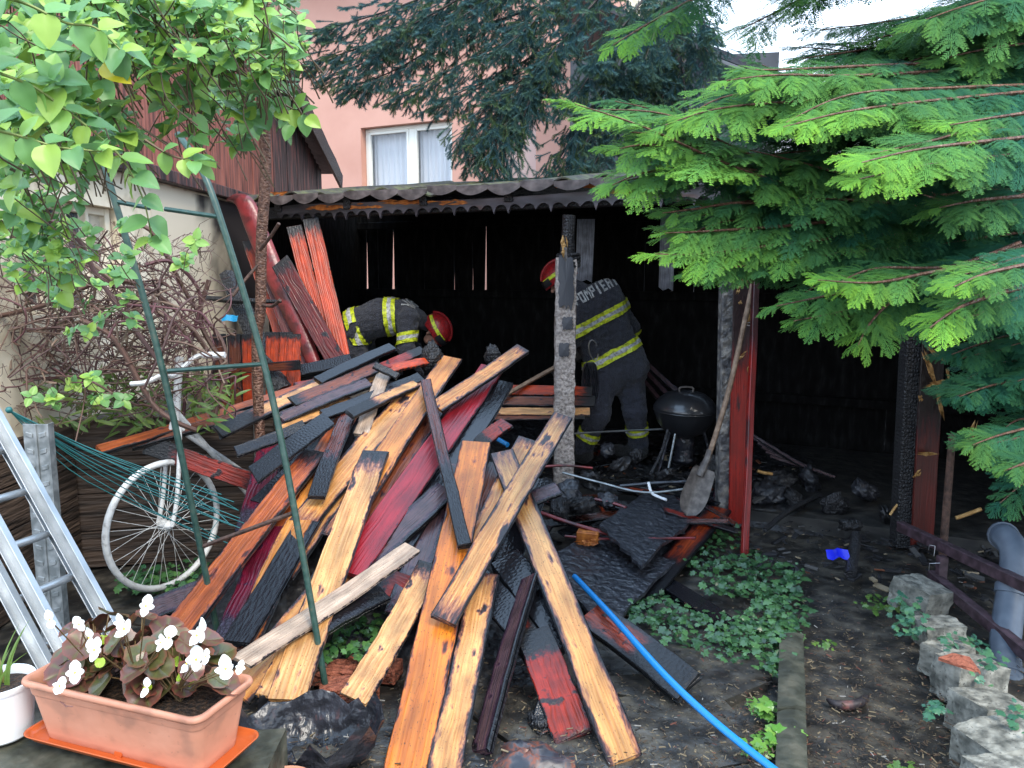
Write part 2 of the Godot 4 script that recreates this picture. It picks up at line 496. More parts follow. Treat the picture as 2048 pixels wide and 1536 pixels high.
	mats.alu.metallic = 0.75
	mats.galv = tri_mat(ramp_tex(noise(44, 0.04, 4), [[0.2, lin(0.22, 0.24, 0.24)], [0.8, lin(0.42, 0.44, 0.44)]], 128, 128), 3.0, 0.5)
	mats.galv.metallic = 0.6
	mats.green_tube = tri_mat(ramp_tex(noise(45, 0.05, 4), [[0.2, lin(0.018, 0.05, 0.04)], [0.7, lin(0.035, 0.085, 0.068)], [0.95, lin(0.10, 0.09, 0.06)]], 128, 128), 4.0, 0.35)
	mats.green_line = plain(lin(0.02, 0.14, 0.14), 0.4)
	mats.terracotta = tri_mat(ramp_tex(noise(46, 0.02, 4), [[0.15, lin(0.36, 0.17, 0.11)], [0.4, lin(0.54, 0.235, 0.145)], [0.85, lin(0.60, 0.275, 0.175)]], 256, 256, [noise(58, 0.12, 3), 222, lin(0.30, 0.14, 0.09)]), 1.3, 0.5, fine, 0.15)
	mats.saucer = plain(lin(0.50, 0.10, 0.022), 0.3)
	mats.white_plastic = plain(lin(0.75, 0.76, 0.76), 0.4)
	mats.potting = tri_mat(ramp_tex(noise(47, 0.06, 5), [[0.2, lin(0.02, 0.012, 0.008)], [0.8, lin(0.10, 0.055, 0.03)]], 128, 128), 6.0, 0.9, rough_bump, 3.0)
	mats.black_plastic = tri_mat(ramp_tex(noise(48, 0.03, 5), [[0.2, lin(0.010, 0.011, 0.014)], [0.8, lin(0.035, 0.036, 0.045)]], 128, 128, [noise(49, 0.06, 4), 214, lin(0.10, 0.05, 0.05)]), 2.0, 0.3, rough_bump, 1.0)
	mats.enamel = plain(lin(0.012, 0.013, 0.016), 0.16)
	mats.enamel.clearcoat_enabled = true
	mats.steel = plain(lin(0.45, 0.46, 0.48), 0.35, 0.9)
	mats.dull_steel = tri_mat(ramp_tex(noise(51, 0.04, 5), [[0.2, lin(0.05, 0.042, 0.038)], [0.8, lin(0.16, 0.14, 0.125)]], 128, 128), 4.0, 0.5)
	mats.handle = tri_mat(ramp_tex(noise(52, 0.04, 5), [[0.2, lin(0.13, 0.08, 0.05)], [0.8, lin(0.32, 0.22, 0.15)]], 128, 128), 4.0, 0.6)
	mats.blue_pipe = plain(lin(0.012, 0.20, 0.52), 0.32)
	mats.blue_scrap = plain(lin(0.01, 0.02, 0.6), 0.35)
	mats.cyan_scrap = plain(lin(0.01, 0.32, 0.58), 0.35)
	mats.rail = tri_mat(ramp_tex(noise(53, 0.04, 5), [[0.2, lin(0.03, 0.018, 0.022)], [0.8, lin(0.085, 0.052, 0.065)]], 128, 128), 3.0, 0.5)
	mats.grey_pipe = tri_mat(ramp_tex(noise(54, 0.03, 5), [[0.2, lin(0.055, 0.075, 0.105)], [0.8, lin(0.11, 0.14, 0.18)]], 128, 128), 2.0, 0.5)
	mats.rust = tri_mat(ramp_tex(noise(55, 0.05, 5), [[0.2, lin(0.035, 0.02, 0.014)], [0.8, lin(0.13, 0.07, 0.05)]], 128, 128), 4.0, 0.7, fine, 0.5)
	mats.brick = tri_mat(ramp_tex(noise(56, 0.05, 5), [[0.2, lin(0.20, 0.055, 0.03)], [0.8, lin(0.36, 0.115, 0.065)]], 128, 128), 4.0, 0.8, rough_bump, 1.5)
	mats.red_sheet = tri_mat(ramp_tex(noise(59, 0.03, 5), [[0.25, lin(0.05, 0.014, 0.015)], [0.5, lin(0.19, 0.024, 0.026)], [0.85, lin(0.25, 0.032, 0.034)]], 128, 128), 1.5, 0.32, fine, 0.3)
	mats.glass = plain(Color(0.75, 0.8, 0.85, 0.12), 0.02)
	mats.glass.transparency = BaseMaterial3D.TRANSPARENCY_ALPHA
	mats.melt = tri_mat(ramp_tex(noise(130, 0.03, 5), [[0.3, lin(0.02, 0.022, 0.03)], [0.5, lin(0.07, 0.068, 0.075)], [0.62, lin(0.22, 0.06, 0.03)], [0.8, lin(0.05, 0.05, 0.06)]], 128, 128), 3.0, 0.4)
	mats.begstem = plain(lin(0.16, 0.10, 0.04), 0.5)
	mats.stamen = plain(lin(0.75, 0.55, 0.03), 0.5)
	mats.younglf = plain(lin(0.30, 0.42, 0.03), 0.4)
	mats.plaster = painted(0.8)
	mats.pale_pink = plain(lin(0.60, 0.42, 0.36), 0.85)
	mats.cloth_tone = ramp_tex(noise(57, 0.03, 6), [[0.25, lin(0.45, 0.45, 0.45)], [0.55, lin(0.8, 0.8, 0.8)], [0.8, lin(1, 1, 1)]], 128, 128)
	mats.upvc = plain(lin(0.78, 0.77, 0.68), 0.4)
	mats.curtain = plain(lin(0.62, 0.64, 0.66), 0.9)
	mats.curtain.backlight_enabled = true
	mats.curtain.backlight = Color(0.4, 0.4, 0.4)

func grid_ground(xs: Array, zs: Array, f: Callable) -> MB:
	var mb := MB.new()
	var rows := []
	for z in zs:
		var r := []
		for x in xs: r.append(Vector3(x, f.call(x, z), z))
		rows.append(r)
	mb.sheet(rows)
	return mb

func build_setting():
	var n := noise(60, 0.9, 4)
	var n2 := noise(61, 5.0, 3)
	var xs := [-150.0, -60.0, -25.0, -12.0]
	var zs := [-150.0, -60.0, -30.0, -18.0]
	for k in 111: xs.append(-5.5 + k * 0.1)
	xs += [12.0, 25.0, 60.0, 150.0]
	for k in 90: zs.append(-9.8 + k * 0.1)
	zs += [4.0, 25.0, 60.0, 150.0]
	struct("ground", grid_ground(xs, zs, func(x, z): return 0.03 * n.get_noise_2d(x, z) + 0.012 * n2.get_noise_2d(x, z) if abs(x) < 5.6 and z > -9.9 and z < 0.1 else 0.0), mats.soil)
	# wet slabs of the paving in front of the heap
	var pav := Node3D.new()
	pav.name = "paving"
	pav.set_meta("kind", "structure")
	add_child(pav)
	for q in [[560, 1448, 880, 1400, 1150, 1610, 640, 1660], [888, 1400, 1125, 1378, 1215, 1560, 1160, 1600], [1120, 1420, 1420, 1385, 1560, 1525, 1225, 1590], [1135, 1378, 1395, 1340, 1535, 1376, 1400, 1432], [1230, 1590, 1560, 1530, 1640, 1680, 1330, 1720], [1290, 1305, 1500, 1275, 1545, 1362, 1400, 1385]]:
		var p := []
		for k in 4: p.append(on(q[k * 2], q[k * 2 + 1], 0.02))
		var rows := []
		for r in 7:
			var row := []
			for s in 7:
				var a: Vector3 = p[0].lerp(p[1], s / 6.0); var b: Vector3 = p[3].lerp(p[2], s / 6.0)
				var g: Vector3 = a.lerp(b, r / 6.0)
				g.y = 0.045 + 0.006 * n2.get_noise_2d(g.x * 2, g.z * 2)
				row.append(g)
			rows.append(row)
		var mb := MB.new()
		mb.slab(rows, Vector3(0, 0.06, 0))
		part(pav, "slab", mb, mats.wet_slab)
	# mossy kerb between the ivy bed and the trodden path
	var kerb := Node3D.new()
	kerb.name = "kerb"
	kerb.set_meta("kind", "structure")
	add_child(kerb)
	var k0 := on(1583, 1268, 0.08); var k1 := on(1583, 1660, 0.08)
	var kd := k1 - k0
	for k in 4:
		var mb := MB.new()
		var a := k0 + kd * (k / 4.0); var b := k0 + kd * ((k + 0.97) / 4.0)
		var rows := []
		for r in 6:
			var row := []
			var cen := a.lerp(b, r / 5.0)
			for s in 4:
				row.append(cen + Vector3((s / 3.0 - 0.5) * 0.105, (0.008 if s in [1, 2] else 0.0) + rnd(-0.003, 0.003) + (k % 2) * 0.008, rnd(-0.002, 0.002)))
			rows.append(row)
		mb.slab(rows, Vector3(0, 0.12, 0))
		part(kerb, "kerb_stone", mb, mats.kerb)
	# burnt concrete shed floor, colour deepened for conifer shade, with ash and debris crust
	var fl := MB.new()
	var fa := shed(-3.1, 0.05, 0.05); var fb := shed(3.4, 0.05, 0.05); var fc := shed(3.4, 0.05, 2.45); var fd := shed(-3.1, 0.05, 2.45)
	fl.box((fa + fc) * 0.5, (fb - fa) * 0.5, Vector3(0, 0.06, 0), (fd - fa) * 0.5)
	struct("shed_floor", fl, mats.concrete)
	var rows := []
	for r in 30:
		var row := []
		for s in 90:
			var ss := -2.6 + s * 0.065; var tt := 0.02 + r * 0.075
			var h := 0.13 + 0.05 * n.get_noise_2d(ss * 2.2, tt * 2.2) + 0.045 * n2.get_noise_2d(ss, tt)
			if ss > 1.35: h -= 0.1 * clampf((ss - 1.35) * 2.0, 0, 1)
			if r == 0: h = 0.0
			row.append(shed(ss, h, tt))
		rows.append(row)
	var ash := MB.new()
	ash.sheet(rows)
	var ao := struct("ash_debris", ash, mats.ash)
	ao.set_meta("kind", "stuff")
	tag(ao, "crust of black ash and burnt debris covering the shed floor", "debris")

# a wall quad with a rectangular hole, as four solid boxes in the plane of o + x * a + up * b
func wall_with_hole(t: Node3D, o: Vector3, x: Vector3, n: Vector3, w: float, h: float, holes: Array, mat: Material, thick := 0.3):
	# holes: sorted along x, each [x0, y0, x1, y1]
	var cur := 0.0
	var mb := MB.new()
	var piece := func(x0, y0, x1, y1):
		if x1 - x0 > 0.001 and y1 - y0 > 0.001:
			mb.box(o + x * ((x0 + x1) * 0.5) + Vector3.UP * ((y0 + y1) * 0.5) - n * (thick * 0.5), x * ((x1 - x0) * 0.5), Vector3.UP * ((y1 - y0) * 0.5), n * (thick * 0.5))
	for q in holes:
		piece.call(cur, 0.0, q[0], h)
		piece.call(q[0], 0.0, q[2], q[1])
		piece.call(q[0], q[3], q[2], h)
		cur = q[2]
	piece.call(cur, 0.0, w, h)
	return part(t, "wall", mb, mat)

func house_window(t: Node3D, o: Vector3, x: Vector3, n: Vector3, q: Array, mullion: float):
	# q: hole [x0, y0, x1, y1]; frame set back in the opening
	var back := 0.17
	var p := func(a: float, b: float, c := 0.0) -> Vector3: return o + x * a + Vector3.UP * b - n * (back + c)
	var mb := MB.new()
	var fw := 0.065
	for e in [[q[0], q[1], q[0] + fw, q[3]], [q[2] - fw, q[1], q[2], q[3]], [q[0] + fw, q[3] - fw, q[2] - fw, q[3]], [q[0] + fw, q[1], q[2] - fw, q[1] + fw], [mullion - 0.06, q[1] + fw, mullion + 0.06, q[3] - fw]]:
		mb.box(p.call((e[0] + e[2]) * 0.5, (e[1] + e[3]) * 0.5), x * ((e[2] - e[0]) * 0.5), Vector3.UP * ((e[3] - e[1]) * 0.5), n * 0.035, 0.008)
	var f := part(t, "window", mb, mats.upvc)
	for e in [[q[0] + fw, mullion - 0.06], [mullion + 0.06, q[2] - fw]]:
		var sash := MB.new()
		var y0: float = q[1] + fw; var y1: float = q[3] - fw
		var sw := 0.045
		for g in [[e[0], y0, e[0] + sw, y1], [e[1] - sw, y0, e[1], y1], [e[0] + sw, y1 - sw, e[1] - sw, y1], [e[0] + sw, y0, e[1] - sw, y0 + sw]]:
			sash.box(p.call((g[0] + g[2]) * 0.5, (g[1] + g[3]) * 0.5, -0.012), x * ((g[2] - g[0]) * 0.5), Vector3.UP * ((g[3] - g[1]) * 0.5), n * 0.03, 0.006)
		part(f, "sash", sash, mats.upvc)
		var pane := MB.new()
		pane.quad(p.call(e[0] + sw, y0 + sw), p.call(e[1] - sw, y0 + sw), p.call(e[1] - sw, y1 - sw), p.call(e[0] + sw, y1 - sw))
		part(f, "pane", pane, mats.glass)
		var cur := MB.new()
		var rows := []
		for r in 2:
			var row := []
			for k in 41:
				var a := lerpf(e[0], e[1], k / 40.0)
				row.append(p.call(a, y0 + (y1 - y0) * (1 - r), 0.14 + 0.02 * sin(k * 1.1) + 0.008 * sin(k * 2.7)))
			rows.append(row)
		cur.sheet(rows)
		part(f, "curtain", cur, mats.curtain)

func build_buildings():
	# pink house, its wall parallel to the shed front
	var ho := shed(-11.0, 0, 6.2)
	var hx := SH_U
	var hn := -SH_N
	var t := thing("house", "salmon pink plastered house behind the burnt shed, white framed window", "house", ho)
	# hole positions are read along the wall
	var hit := func(px: float, py: float) -> Vector2:
		var r := ray(px, py)
		var d := (ho - EYE).dot(hn) / r.dot(hn)
		var q := EYE + r * d - ho
		return Vector2(q.dot(hx), q.y)
	var a: Vector2 = hit.call(721, 256); var b: Vector2 = hit.call(893, 250); var mm: Vector2 = hit.call(815, 300)
	var c: Vector2 = hit.call(985, 250); var d: Vector2 = hit.call(1072, 250)
	var q1 := [a.x, a.y - 1.35, b.x + 0.1, a.y]
	var q2 := [c.x, a.y - 1.35, d.x, a.y]
	var he: Vector2 = hit.call(1235, 300)
	var hw := he.x
	wall_with_hole(t, ho, hx, hn, hw, 7.0, [q1, q2], mats.pink)
	house_window(t, ho, hx, hn, q1, mm.x)
	var nic := MB.new()
	nic.box(ho + hx * ((q2[0] + q2[2]) * 0.5) + Vector3.UP * ((q2[1] + q2[3]) * 0.5) - hn * 0.22, hx * ((q2[2] - q2[0]) * 0.5 - 0.002), Vector3.UP * ((q2[3] - q2[1]) * 0.5 - 0.002), hn * 0.05)
	part(t, "blind_niche", nic, mats.pale_pink)
	var room := MB.new()
	room.box(ho + hx * hw * 0.5 + Vector3.UP * 3.5 - hn * 2.6, hx * hw * 0.5, Vector3.UP * 3.5, hn * 0.15)
	for s in [0.0, hw - 0.15]:
		room.box(ho + hx * (s + 0.075) + Vector3.UP * 3.5 - hn * 1.4, hx * 0.075, Vector3.UP * 3.5, hn * 1.05)
	part(t, "room_wall", room, mats.cream)
	var rf := MB.new()
	rf.box(ho + hx * hw * 0.5 + Vector3.UP * 7.1 - hn * 1.2, hx * (hw * 0.5 + 0.3), Vector3.UP * 0.1, hn * 1.9)
	part(t, "roof", rf, mats.dark_roof)
	# grey neighbouring building with a dark sheet roof
	var g := thing("neighbour_building", "grey building with a dark sloping roof beyond the shed and conifers", "building", at(1250, 560, 10.6))
	var w := MB.new()
	var p0 := at(1142, 300, 10.4); var p1 := at(1545, 300, 10.0)
	var gx := (p1 - p0) * Vector3(1, 0, 1)
	var wn := Vector3(-gx.z, 0, gx.x).normalized()
	var y0 := at(1150, 130, 10.4).y
	w.box(p0 * Vector3(1, 0, 1) + gx * 0.5 + Vector3.UP * y0 * 0.5 + wn * 0.1, gx * 0.5, Vector3.UP * y0 * 0.5, wn * 0.1)
	part(g, "wall", w, mats.grey_wall)
	var e0 := at(1290, 40, 10.0); var e1 := at(1520, 128, 9.6); var dep := Vector3(0.6, -0.3, -3.5)
	var rr := MB.new()
	rr.slab([[e0 + Vector3(-1.2, 0.55, 0), e0, e0.lerp(e1, 0.5), e1, e1 + (e1 - e0) * 0.45], [e0 + Vector3(-1.2, 0.55, 0) + dep, e0 + dep, e0.lerp(e1, 0.5) + dep, e1 + dep, e1 + (e1 - e0) * 0.45 + dep]], Vector3(0, 0.1, 0))
	part(g, "roof", rr, mats.dark_roof)
	var gut := MB.new()
	gut.tube([at(1400, 112, 9.75), at(1500, 150, 9.65), at(1530, 161, 9.6)], 0.05, 8)
	part(g, "gutter", gut, mats.grey_wall)
	# cream outbuilding on the other side, red boarded gable above
	var ox := -2.52
	var out := thing("outbuilding", "cream plastered outbuilding with red brown boarded gable and scorched roof edge", "outbuilding", Vector3(ox, 0, -6))
	var wz0 := -3.4; var wz1 := -10.6
	var wm := MB.new()
	# cream wall with one old window opening near the vine
	var zx := Vector3(0, 0, -1)
	var wo := Vector3(ox, 0, wz0)
	wall_with_hole(out, wo, zx, Vector3(1, 0, 0), 7.2, 2.34, [[0.7, 1.45, 1.75, 2.08]], mats.cream, 0.25)
	var sootn := noise(140, 2.2, 4)
	var sm := MB.new()
	var srows := []
	for r in 40:
		var row := []
		for q in 40: row.append(Vector3(ox + 0.003, 0.6 + r * 0.0435, -5.6 - q * 0.06))
		srows.append(row)
	sm.sheet(srows)
	for q in sm.v.size():
		var p := sm.v[q]
		var f := clampf(((-p.z - 6.7) * 1.2 + (p.y - 1.7) * 0.7 + sootn.get_noise_2d(p.z, p.y) * 0.55) / 0.5, 0, 1)
		sm.c[q] = Color(0.66, 0.58, 0.44).lerp(Color(0.02, 0.018, 0.018), f)
	part(out, "sooty_plaster", sm, mats.plaster)
	var win := MB.new()
	for k in 5:
		win.box(wo + zx * (0.74 + k * 0.2425) + Vector3(-0.08, 1.765, 0), Vector3(0.025, 0, 0), Vector3(0, 0.315, 0), zx * (0.03 if k in [0, 4] else 0.018), 0.004)
	for y in [1.475, 2.055]:
		win.box(wo + zx * 1.225 + Vector3(-0.082, y, 0), Vector3(0.022, 0, 0), Vector3(0, 0.025, 0), zx * 0.46, 0.004)
	var wf := part(out, "window", win, mats.cream)
	for k in 4:
		var pane := MB.new()
		var z0: float = 0.76 + k * 0.2425
		pane.quad(wo + zx * z0 + Vector3(-0.09, 1.5, 0), wo + zx * (z0 + 0.21) + Vector3(-0.09, 1.5, 0), wo + zx * (z0 + 0.21) + Vector3(-0.09, 2.03, 0), wo + zx * z0 + Vector3(-0.09, 2.03, 0))
		part(wf, "pane", pane, mats.glass)
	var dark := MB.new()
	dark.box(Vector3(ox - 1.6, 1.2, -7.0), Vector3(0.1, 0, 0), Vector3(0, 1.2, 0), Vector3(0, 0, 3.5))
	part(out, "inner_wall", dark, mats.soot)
	# trim board
	wm = MB.new()
	wm.box(Vector3(ox + 0.03, 2.36, -7.0), Vector3(0.05, 0, 0), Vector3(0, 0.045, 0), Vector3(0, 0, 3.6), 0.006)
	part(out, "trim_board", wm, mats.scorched_red)
	# gable boards under the falling roof edge
	var roofline := func(z: float) -> float: return 3.06 + (10.9 + z) * 0.33
	var z := wz0
	var k := 0
	while z > wz1:
		var bw := 0.135
		var top: float = roofline.call(z - bw) - 0.1
		var mb := MB.new()
		mb.box(Vector3(ox - 0.01 + rnd(-0.006, 0.006), (2.41 + top) * 0.5, z - bw * 0.5), Vector3(0.016, 0, 0), Vector3(0, (top - 2.41) * 0.5, 0), Vector3(0, 0, bw * 0.5 - 0.004), 0.004)
		part(out, "gable_board", mb, mats.scorched_red if z < -8.4 else mats.red_board)
		z -= bw
		k += 1
	var rr2 := MB.new()
	var ra := Vector3(ox + 0.2, roofline.call(-2.8) + 0.03, -2.8); var rb := Vector3(ox + 0.2, roofline.call(-11.0) + 0.03, -11.0)
	var rows := []
	for s in 25:
		var e := ra.lerp(rb, s / 24.0) + Vector3(rnd(-0.015, 0.015), rnd(-0.012, 0.012), 0)
		rows.append([e, e + Vector3(-1.4, 0.0, 0), e + Vector3(-3.0, 0, 0)])
	rr2.slab(rows, Vector3(0, 0.05, 0))
	part(out, "roof", rr2, mats.dark_roof)
	var bb := MB.new()
	var up := (ra - rb).normalized().cross(Vector3.RIGHT).normalized()
	bb.box((ra + rb) * 0.5 + Vector3(0.0, -0.16, 0), Vector3(0.016, 0, 0), up * 0.10, (rb - ra) * 0.5, 0.004)
	part(out, "barge_board", bb, mats.char)

func build_shed():
	var t := thing("burnt_shed", "burnt open timber shed with scalloped valance and charred plank walls", "shed", shed(0, 0, 0))
	var fy := 2.155   # underside of the valance beam
	# back wall: charred planks with gaps that let the light through, held by rails
	var s := -3.56
	var kk := 0
	var cuts := []
	for g in [[735, 0.02], [757, 0.007], [788, 0.024], [849, 0.006], [909, 0.010], [946, 0.010], [973, 0.018], [1036, 0.003], [1078, 0.003], [1107, 0.006], [1290, 0.004], [1345, 0.005], [1390, 0.004]]:
		var r := ray(g[0], 520)
		var dd := (shed(0, 0, 2.3) - EYE).dot(SH_N) / r.dot(SH_N)
		cuts.append([(EYE + r * dd - SH_O).dot(SH_U), g[1] * 2.0])
	while s < 3.6:
		var bw := rnd(0.115, 0.15)
		var gap := 0.001
		for g in cuts:
			if g[0] > s + 0.03 and g[0] < s + bw + 0.06:
				bw = g[0] - s
				gap = g[1]
				break
		var top := 2.42
		for half in 2:
			var mb := MB.new()
			var y0 := 0.05 if half == 0 else 1.46
			var y1 := 1.455 if half == 0 else top
			var g2: float = gap if half == 1 else 0.0005
			var b0 := shed(s, y0, 2.3); var b1 := shed(s + bw - g2, y0, 2.3)
			var tw := shed(s + bw - g2 * rnd(0.0, 0.5), y1, 2.3)
			var d := SH_N * rnd(0.02, 0.028)
			mb.slab([[b0, b1], [shed(s, y1, 2.3), tw]], -d)
			part(t, "wall_plank", mb, mats.soot)
		s += bw
		kk += 1
	for y in [0.55, 1.455, 2.2]:
		var mb := MB.new()
		mb.box(shed(0.0, y, 2.24), SH_U * 3.54, Vector3.UP * 0.04, SH_N * 0.03, 0.006)
		part(t, "wall_rail", mb, mats.soot)
	# side walls
	for e in [[-2.85, -3.55], [3.55, 3.55]]:
		for j in 17:
			var mb := MB.new()
			var c := shed(lerpf(e[0], e[1], j / 16.0), 1.2, 0.12 + j * 0.136)
			var ln := (shed(e[1], 0, 2.3) - shed(e[0], 0, 0.12)) / 16.0
			mb.box(c, ln * 0.495, Vector3.UP * 1.15, ln.cross(Vector3.UP).normalized() * 0.012, 0.003)
			part(t, "wall_plank", mb, mats.soot)
	# two light battens on the back wall
	for q in [[1155, 438, 1190, 565], [1322, 430, 1352, 582]]:
		var mb := MB.new()
		var p0 := at(q[0], q[1], 7.1); var p1 := at(q[2], q[1], 7.05); var p2 := at(q[2] - 6, q[3], 7.05); var p3 := at(q[0] - 4, q[3] - 8, 7.1)
		mb.slab([[p0, p0.lerp(p1, 0.3), p0.lerp(p1, 0.7), p1], [p3, p3.lerp(p2, 0.3) - Vector3(0, 0.02, 0), p3.lerp(p2, 0.7) + Vector3(0, 0.015, 0), p2]], Vector3(0, 0, 0.02))
		part(t, "torn_lining", mb, mats.fibre)
	# beams under the roof
	var beam := MB.new()
	beam.box(shed(0.1, fy + 0.02, 0.06), SH_U * 2.95, Vector3.UP * 0.05, SH_N * 0.05, 0.008)
	part(t, "beam", beam, mats.char)
	for j in 9:
		var mb := MB.new()
		mb.box(shed(-2.6 + j * 0.72, fy + 0.24, 1.2), SH_U * 0.035, Vector3.UP * 0.05, (SH_N * 1.25 + Vector3.UP * 0.17), 0.006)
		part(t, "rafter", mb, mats.char)
	# valance board with a scalloped lower edge
	var val := MB.new()
	var s0 := -2.62; var s1 := 1.06
	var seg := 220
	var fr := []; var tp := []
	for j in seg + 1:
		var ss := lerpf(s0, s1, float(j) / seg)
		var ph := fposmod(ss / 0.112, 1.0)
		var low: float = fy - 0.045 + 0.05 * sqrt(max(0.0, 1.0 - pow((ph - 0.5) / 0.47, 2.0))) if abs(ph - 0.5) < 0.47 else fy - 0.06
		var hi := fy + 0.075 + 0.012 * sin(ss * 2.1) - 0.01
		fr.append(shed(ss, low, -0.012)); tp.append(shed(ss, hi, -0.012))
	var mid := []
	for j in seg + 1: mid.append(fr[j].lerp(tp[j], 0.6))
	val.slab([tp, mid, fr], -SH_N * 0.02 * -1.0)
	var vo := part(t, "valance", val, mats.fascia)
	# splintered patches where the paint burnt off
	for q in [[715, 412, 110, 9], [872, 405, 120, 10], [800, 404, 60, 7], [560, 388, 70, 8], [1180, 372, 150, 8], [640, 415, 50, 8], [1255, 383, 80, 8]]:
		var mb := MB.new()
		for f in 16:
			var fx: float = q[0] + rnd(-0.5, 0.5) * q[2]; var fyy: float = q[1] + rnd(-0.5, 0.5) * q[3]
			var r := ray(fx, fyy)
			var dd := (shed(0, 0, -0.037) - EYE).dot(SH_N) / r.dot(SH_N)
			var c := EYE + r * dd
			var L := rnd(0.03, 0.09)
			mb.flat(c - SH_U * L, c + Vector3.UP * rnd(0.004, 0.012) - SH_N * 0.004, c + SH_U * L)
			mb.flat(c - SH_U * L, c + SH_U * L, c - Vector3.UP * rnd(0.004, 0.012) - SH_N * 0.003)
		part(vo, "splinter", mb, mats.orange_splinter)
	# wavy bitumen sheets on the roof, rising to the back; each sheet its own piece
	var slope := 0.135
	var sx := -3.08
	while sx < 3.6:
		var w := 0.93
		var rows := []
		for r in 7:
			var row := []
			var tt := -0.10 + r * 0.42
			for j in 46:
				var ss := sx + w * j / 45.0
				var wave := 0.026 * cos(TAU * (ss / 0.3))
				row.append(shed(ss, fy + 0.135 + wave + slope * (tt + 0.1) + 0.006 * sin(ss * 7.0 + r) + 0.014 * sin(sx * 2.0 + 1.0), tt + rnd(-0.004, 0.004) * (1 if r == 0 else 0)))
			rows.append(row)
		var mb := MB.new()
		mb.slab(rows, Vector3(0, 0.012, 0))
		part(t, "roof_sheet", mb, mats.moss_roof)
		sx += w - 0.012
	# hanging lips of the sheets: the curved dark edge
	var lip := MB.new()
	for j in 15:
		var c := -2.62 + j * 0.295 * 0.87
		if c > 1.5: break
		var rows := []
		for r in 2:
			var row := []
			for i in 11:
				var a := i / 10.0
				var ss := c + a * 0.255
				var drop := 0.012 + 0.05 * sin(a * PI) * (0.85 + 0.15 * sin(j * 1.7))
				row.append(shed(ss, fy + 0.125 + 0.008 * sin(j * 2.3) - (drop if r == 1 else -0.02), -0.115 - 0.012 * sin(a * PI)))
			rows.append(row)
		lip = MB.new()
		lip.slab(rows, SH_N * -0.006)
		part(t, "roof_sheet_lip", lip, mats.roof_edge)
	# stone pillar: crumbling render with panes of grey paint left, charred timber stub above
	var pil := part(t, "pillar", block_column(at(1126, 1000, 5.55) * Vector3(1, 0, 1) + Vector3(0, 0.05, 0), at(1132, 515, 5.55), 0.07, 0.014), mats.crumbly)
	for q in [[1116, 516, 1149, 618], [1124, 634, 1146, 660], [1117, 686, 1140, 714]]:
		var mb := MB.new()
		var ring := []
		for i in 36:
			var a := TAU * i / 36
			var sq: float = 1.0 / max(abs(cos(a)), abs(sin(a)))
			ring.append(Vector2((q[0] + q[2]) * 0.5 + cos(a) * sq * (q[2] - q[0]) * 0.5 * rnd(0.78, 1.04), (q[1] + q[3]) * 0.5 + sin(a) * sq * (q[3] - q[1]) * 0.5 * rnd(0.84, 1.1)))
		var c := at((q[0] + q[2]) * 0.5, (q[1] + q[3]) * 0.5, 5.455)
		for i in 36:
			var p0: Vector2 = ring[i]; var p1: Vector2 = ring[(i + 1) % 36]
			var a0 := at(p0.x, p0.y, 5.46); var a1 := at(p1.x, p1.y, 5.46)
			mb.flat(c, a0, a1)
			mb.quad(a0, a0 + Vector3(0, 0, -0.02), a1 + Vector3(0, 0, -0.02), a1)
		part(pil, "paint_remnant", mb, mats.grey_paint)
	var stub := MB.new()
	var st0 := at(1133, 548, 5.55); var st1 := at(1138, 430, 5.55)
	stub.tube([st0, st0.lerp(st1, 0.3), st0.lerp(st1, 0.6), st1], [0.06, 0.062, 0.05, 0.05], 6)
	part(t, "charred_post_stub", stub, mats.char)
	var strap := MB.new()
	strap.box(at(1131, 520, 5.47), Vector3(0.012, 0, 0), Vector3(0, 0.085, 0), Vector3(0, 0, 0.004), 0.002)
	part(t, "iron_strap", strap, mats.dull_steel)
	var rope := MB.new()
	for j in 4:
		var ring := []
		for i in 17:
			var a := TAU * i / 16
			ring.append(at(1137, 511 + j * 6.5, 5.55) + Vector3(cos(a) * 0.075, 0.008 * sin(a * 2 + j), sin(a) * 0.075))
		rope.tube(ring, 0.012, 6, false)
	part(t, "wrapped_hose", rope, mats.char)
	var chip := MB.new()
	splinters(chip, at(1131, 520, 5.47), at(1128, 468, 5.48), 0.03, 9)
	part(t, "splinter", chip, mats.splinter)
	# red clad post with the concrete core showing on one side
	var core := MB.new()
	var rp0 := at(1466, 1020, 5.02); rp0.y = 0.02
	var rp1 := at(1478, 420, 5.02); rp1.y = fy - 0.02
	var ru := (rp1 - rp0).normalized()
	core.box((rp0 + rp1) * 0.5 + Vector3(0, 0, -0.05), Vector3(0.095, 0, 0.0), (rp1 - rp0) * 0.5, Vector3(0, 0, 0.05), 0.008)
	var post := part(t, "post", core, mats.post_concrete)
	var fcb := part(post, "cladding_board", plank(rp0 + Vector3(0.028, 0.02, 0.015), rp1 + Vector3(0.028, 0, 0.015), 0.12, 0.02, Vector3(0, 0, 1)), mats.skin_postred)
	part(post, "corner_strip", plank(on(1489, 1118, 0.0) + Vector3(0, 0.0, 0), rp1 + Vector3(0.105, 0, 0.06), 0.04, 0.03, Vector3(0.3, 0, 1)), mats.skin_strip)
	var ch2 := MB.new()
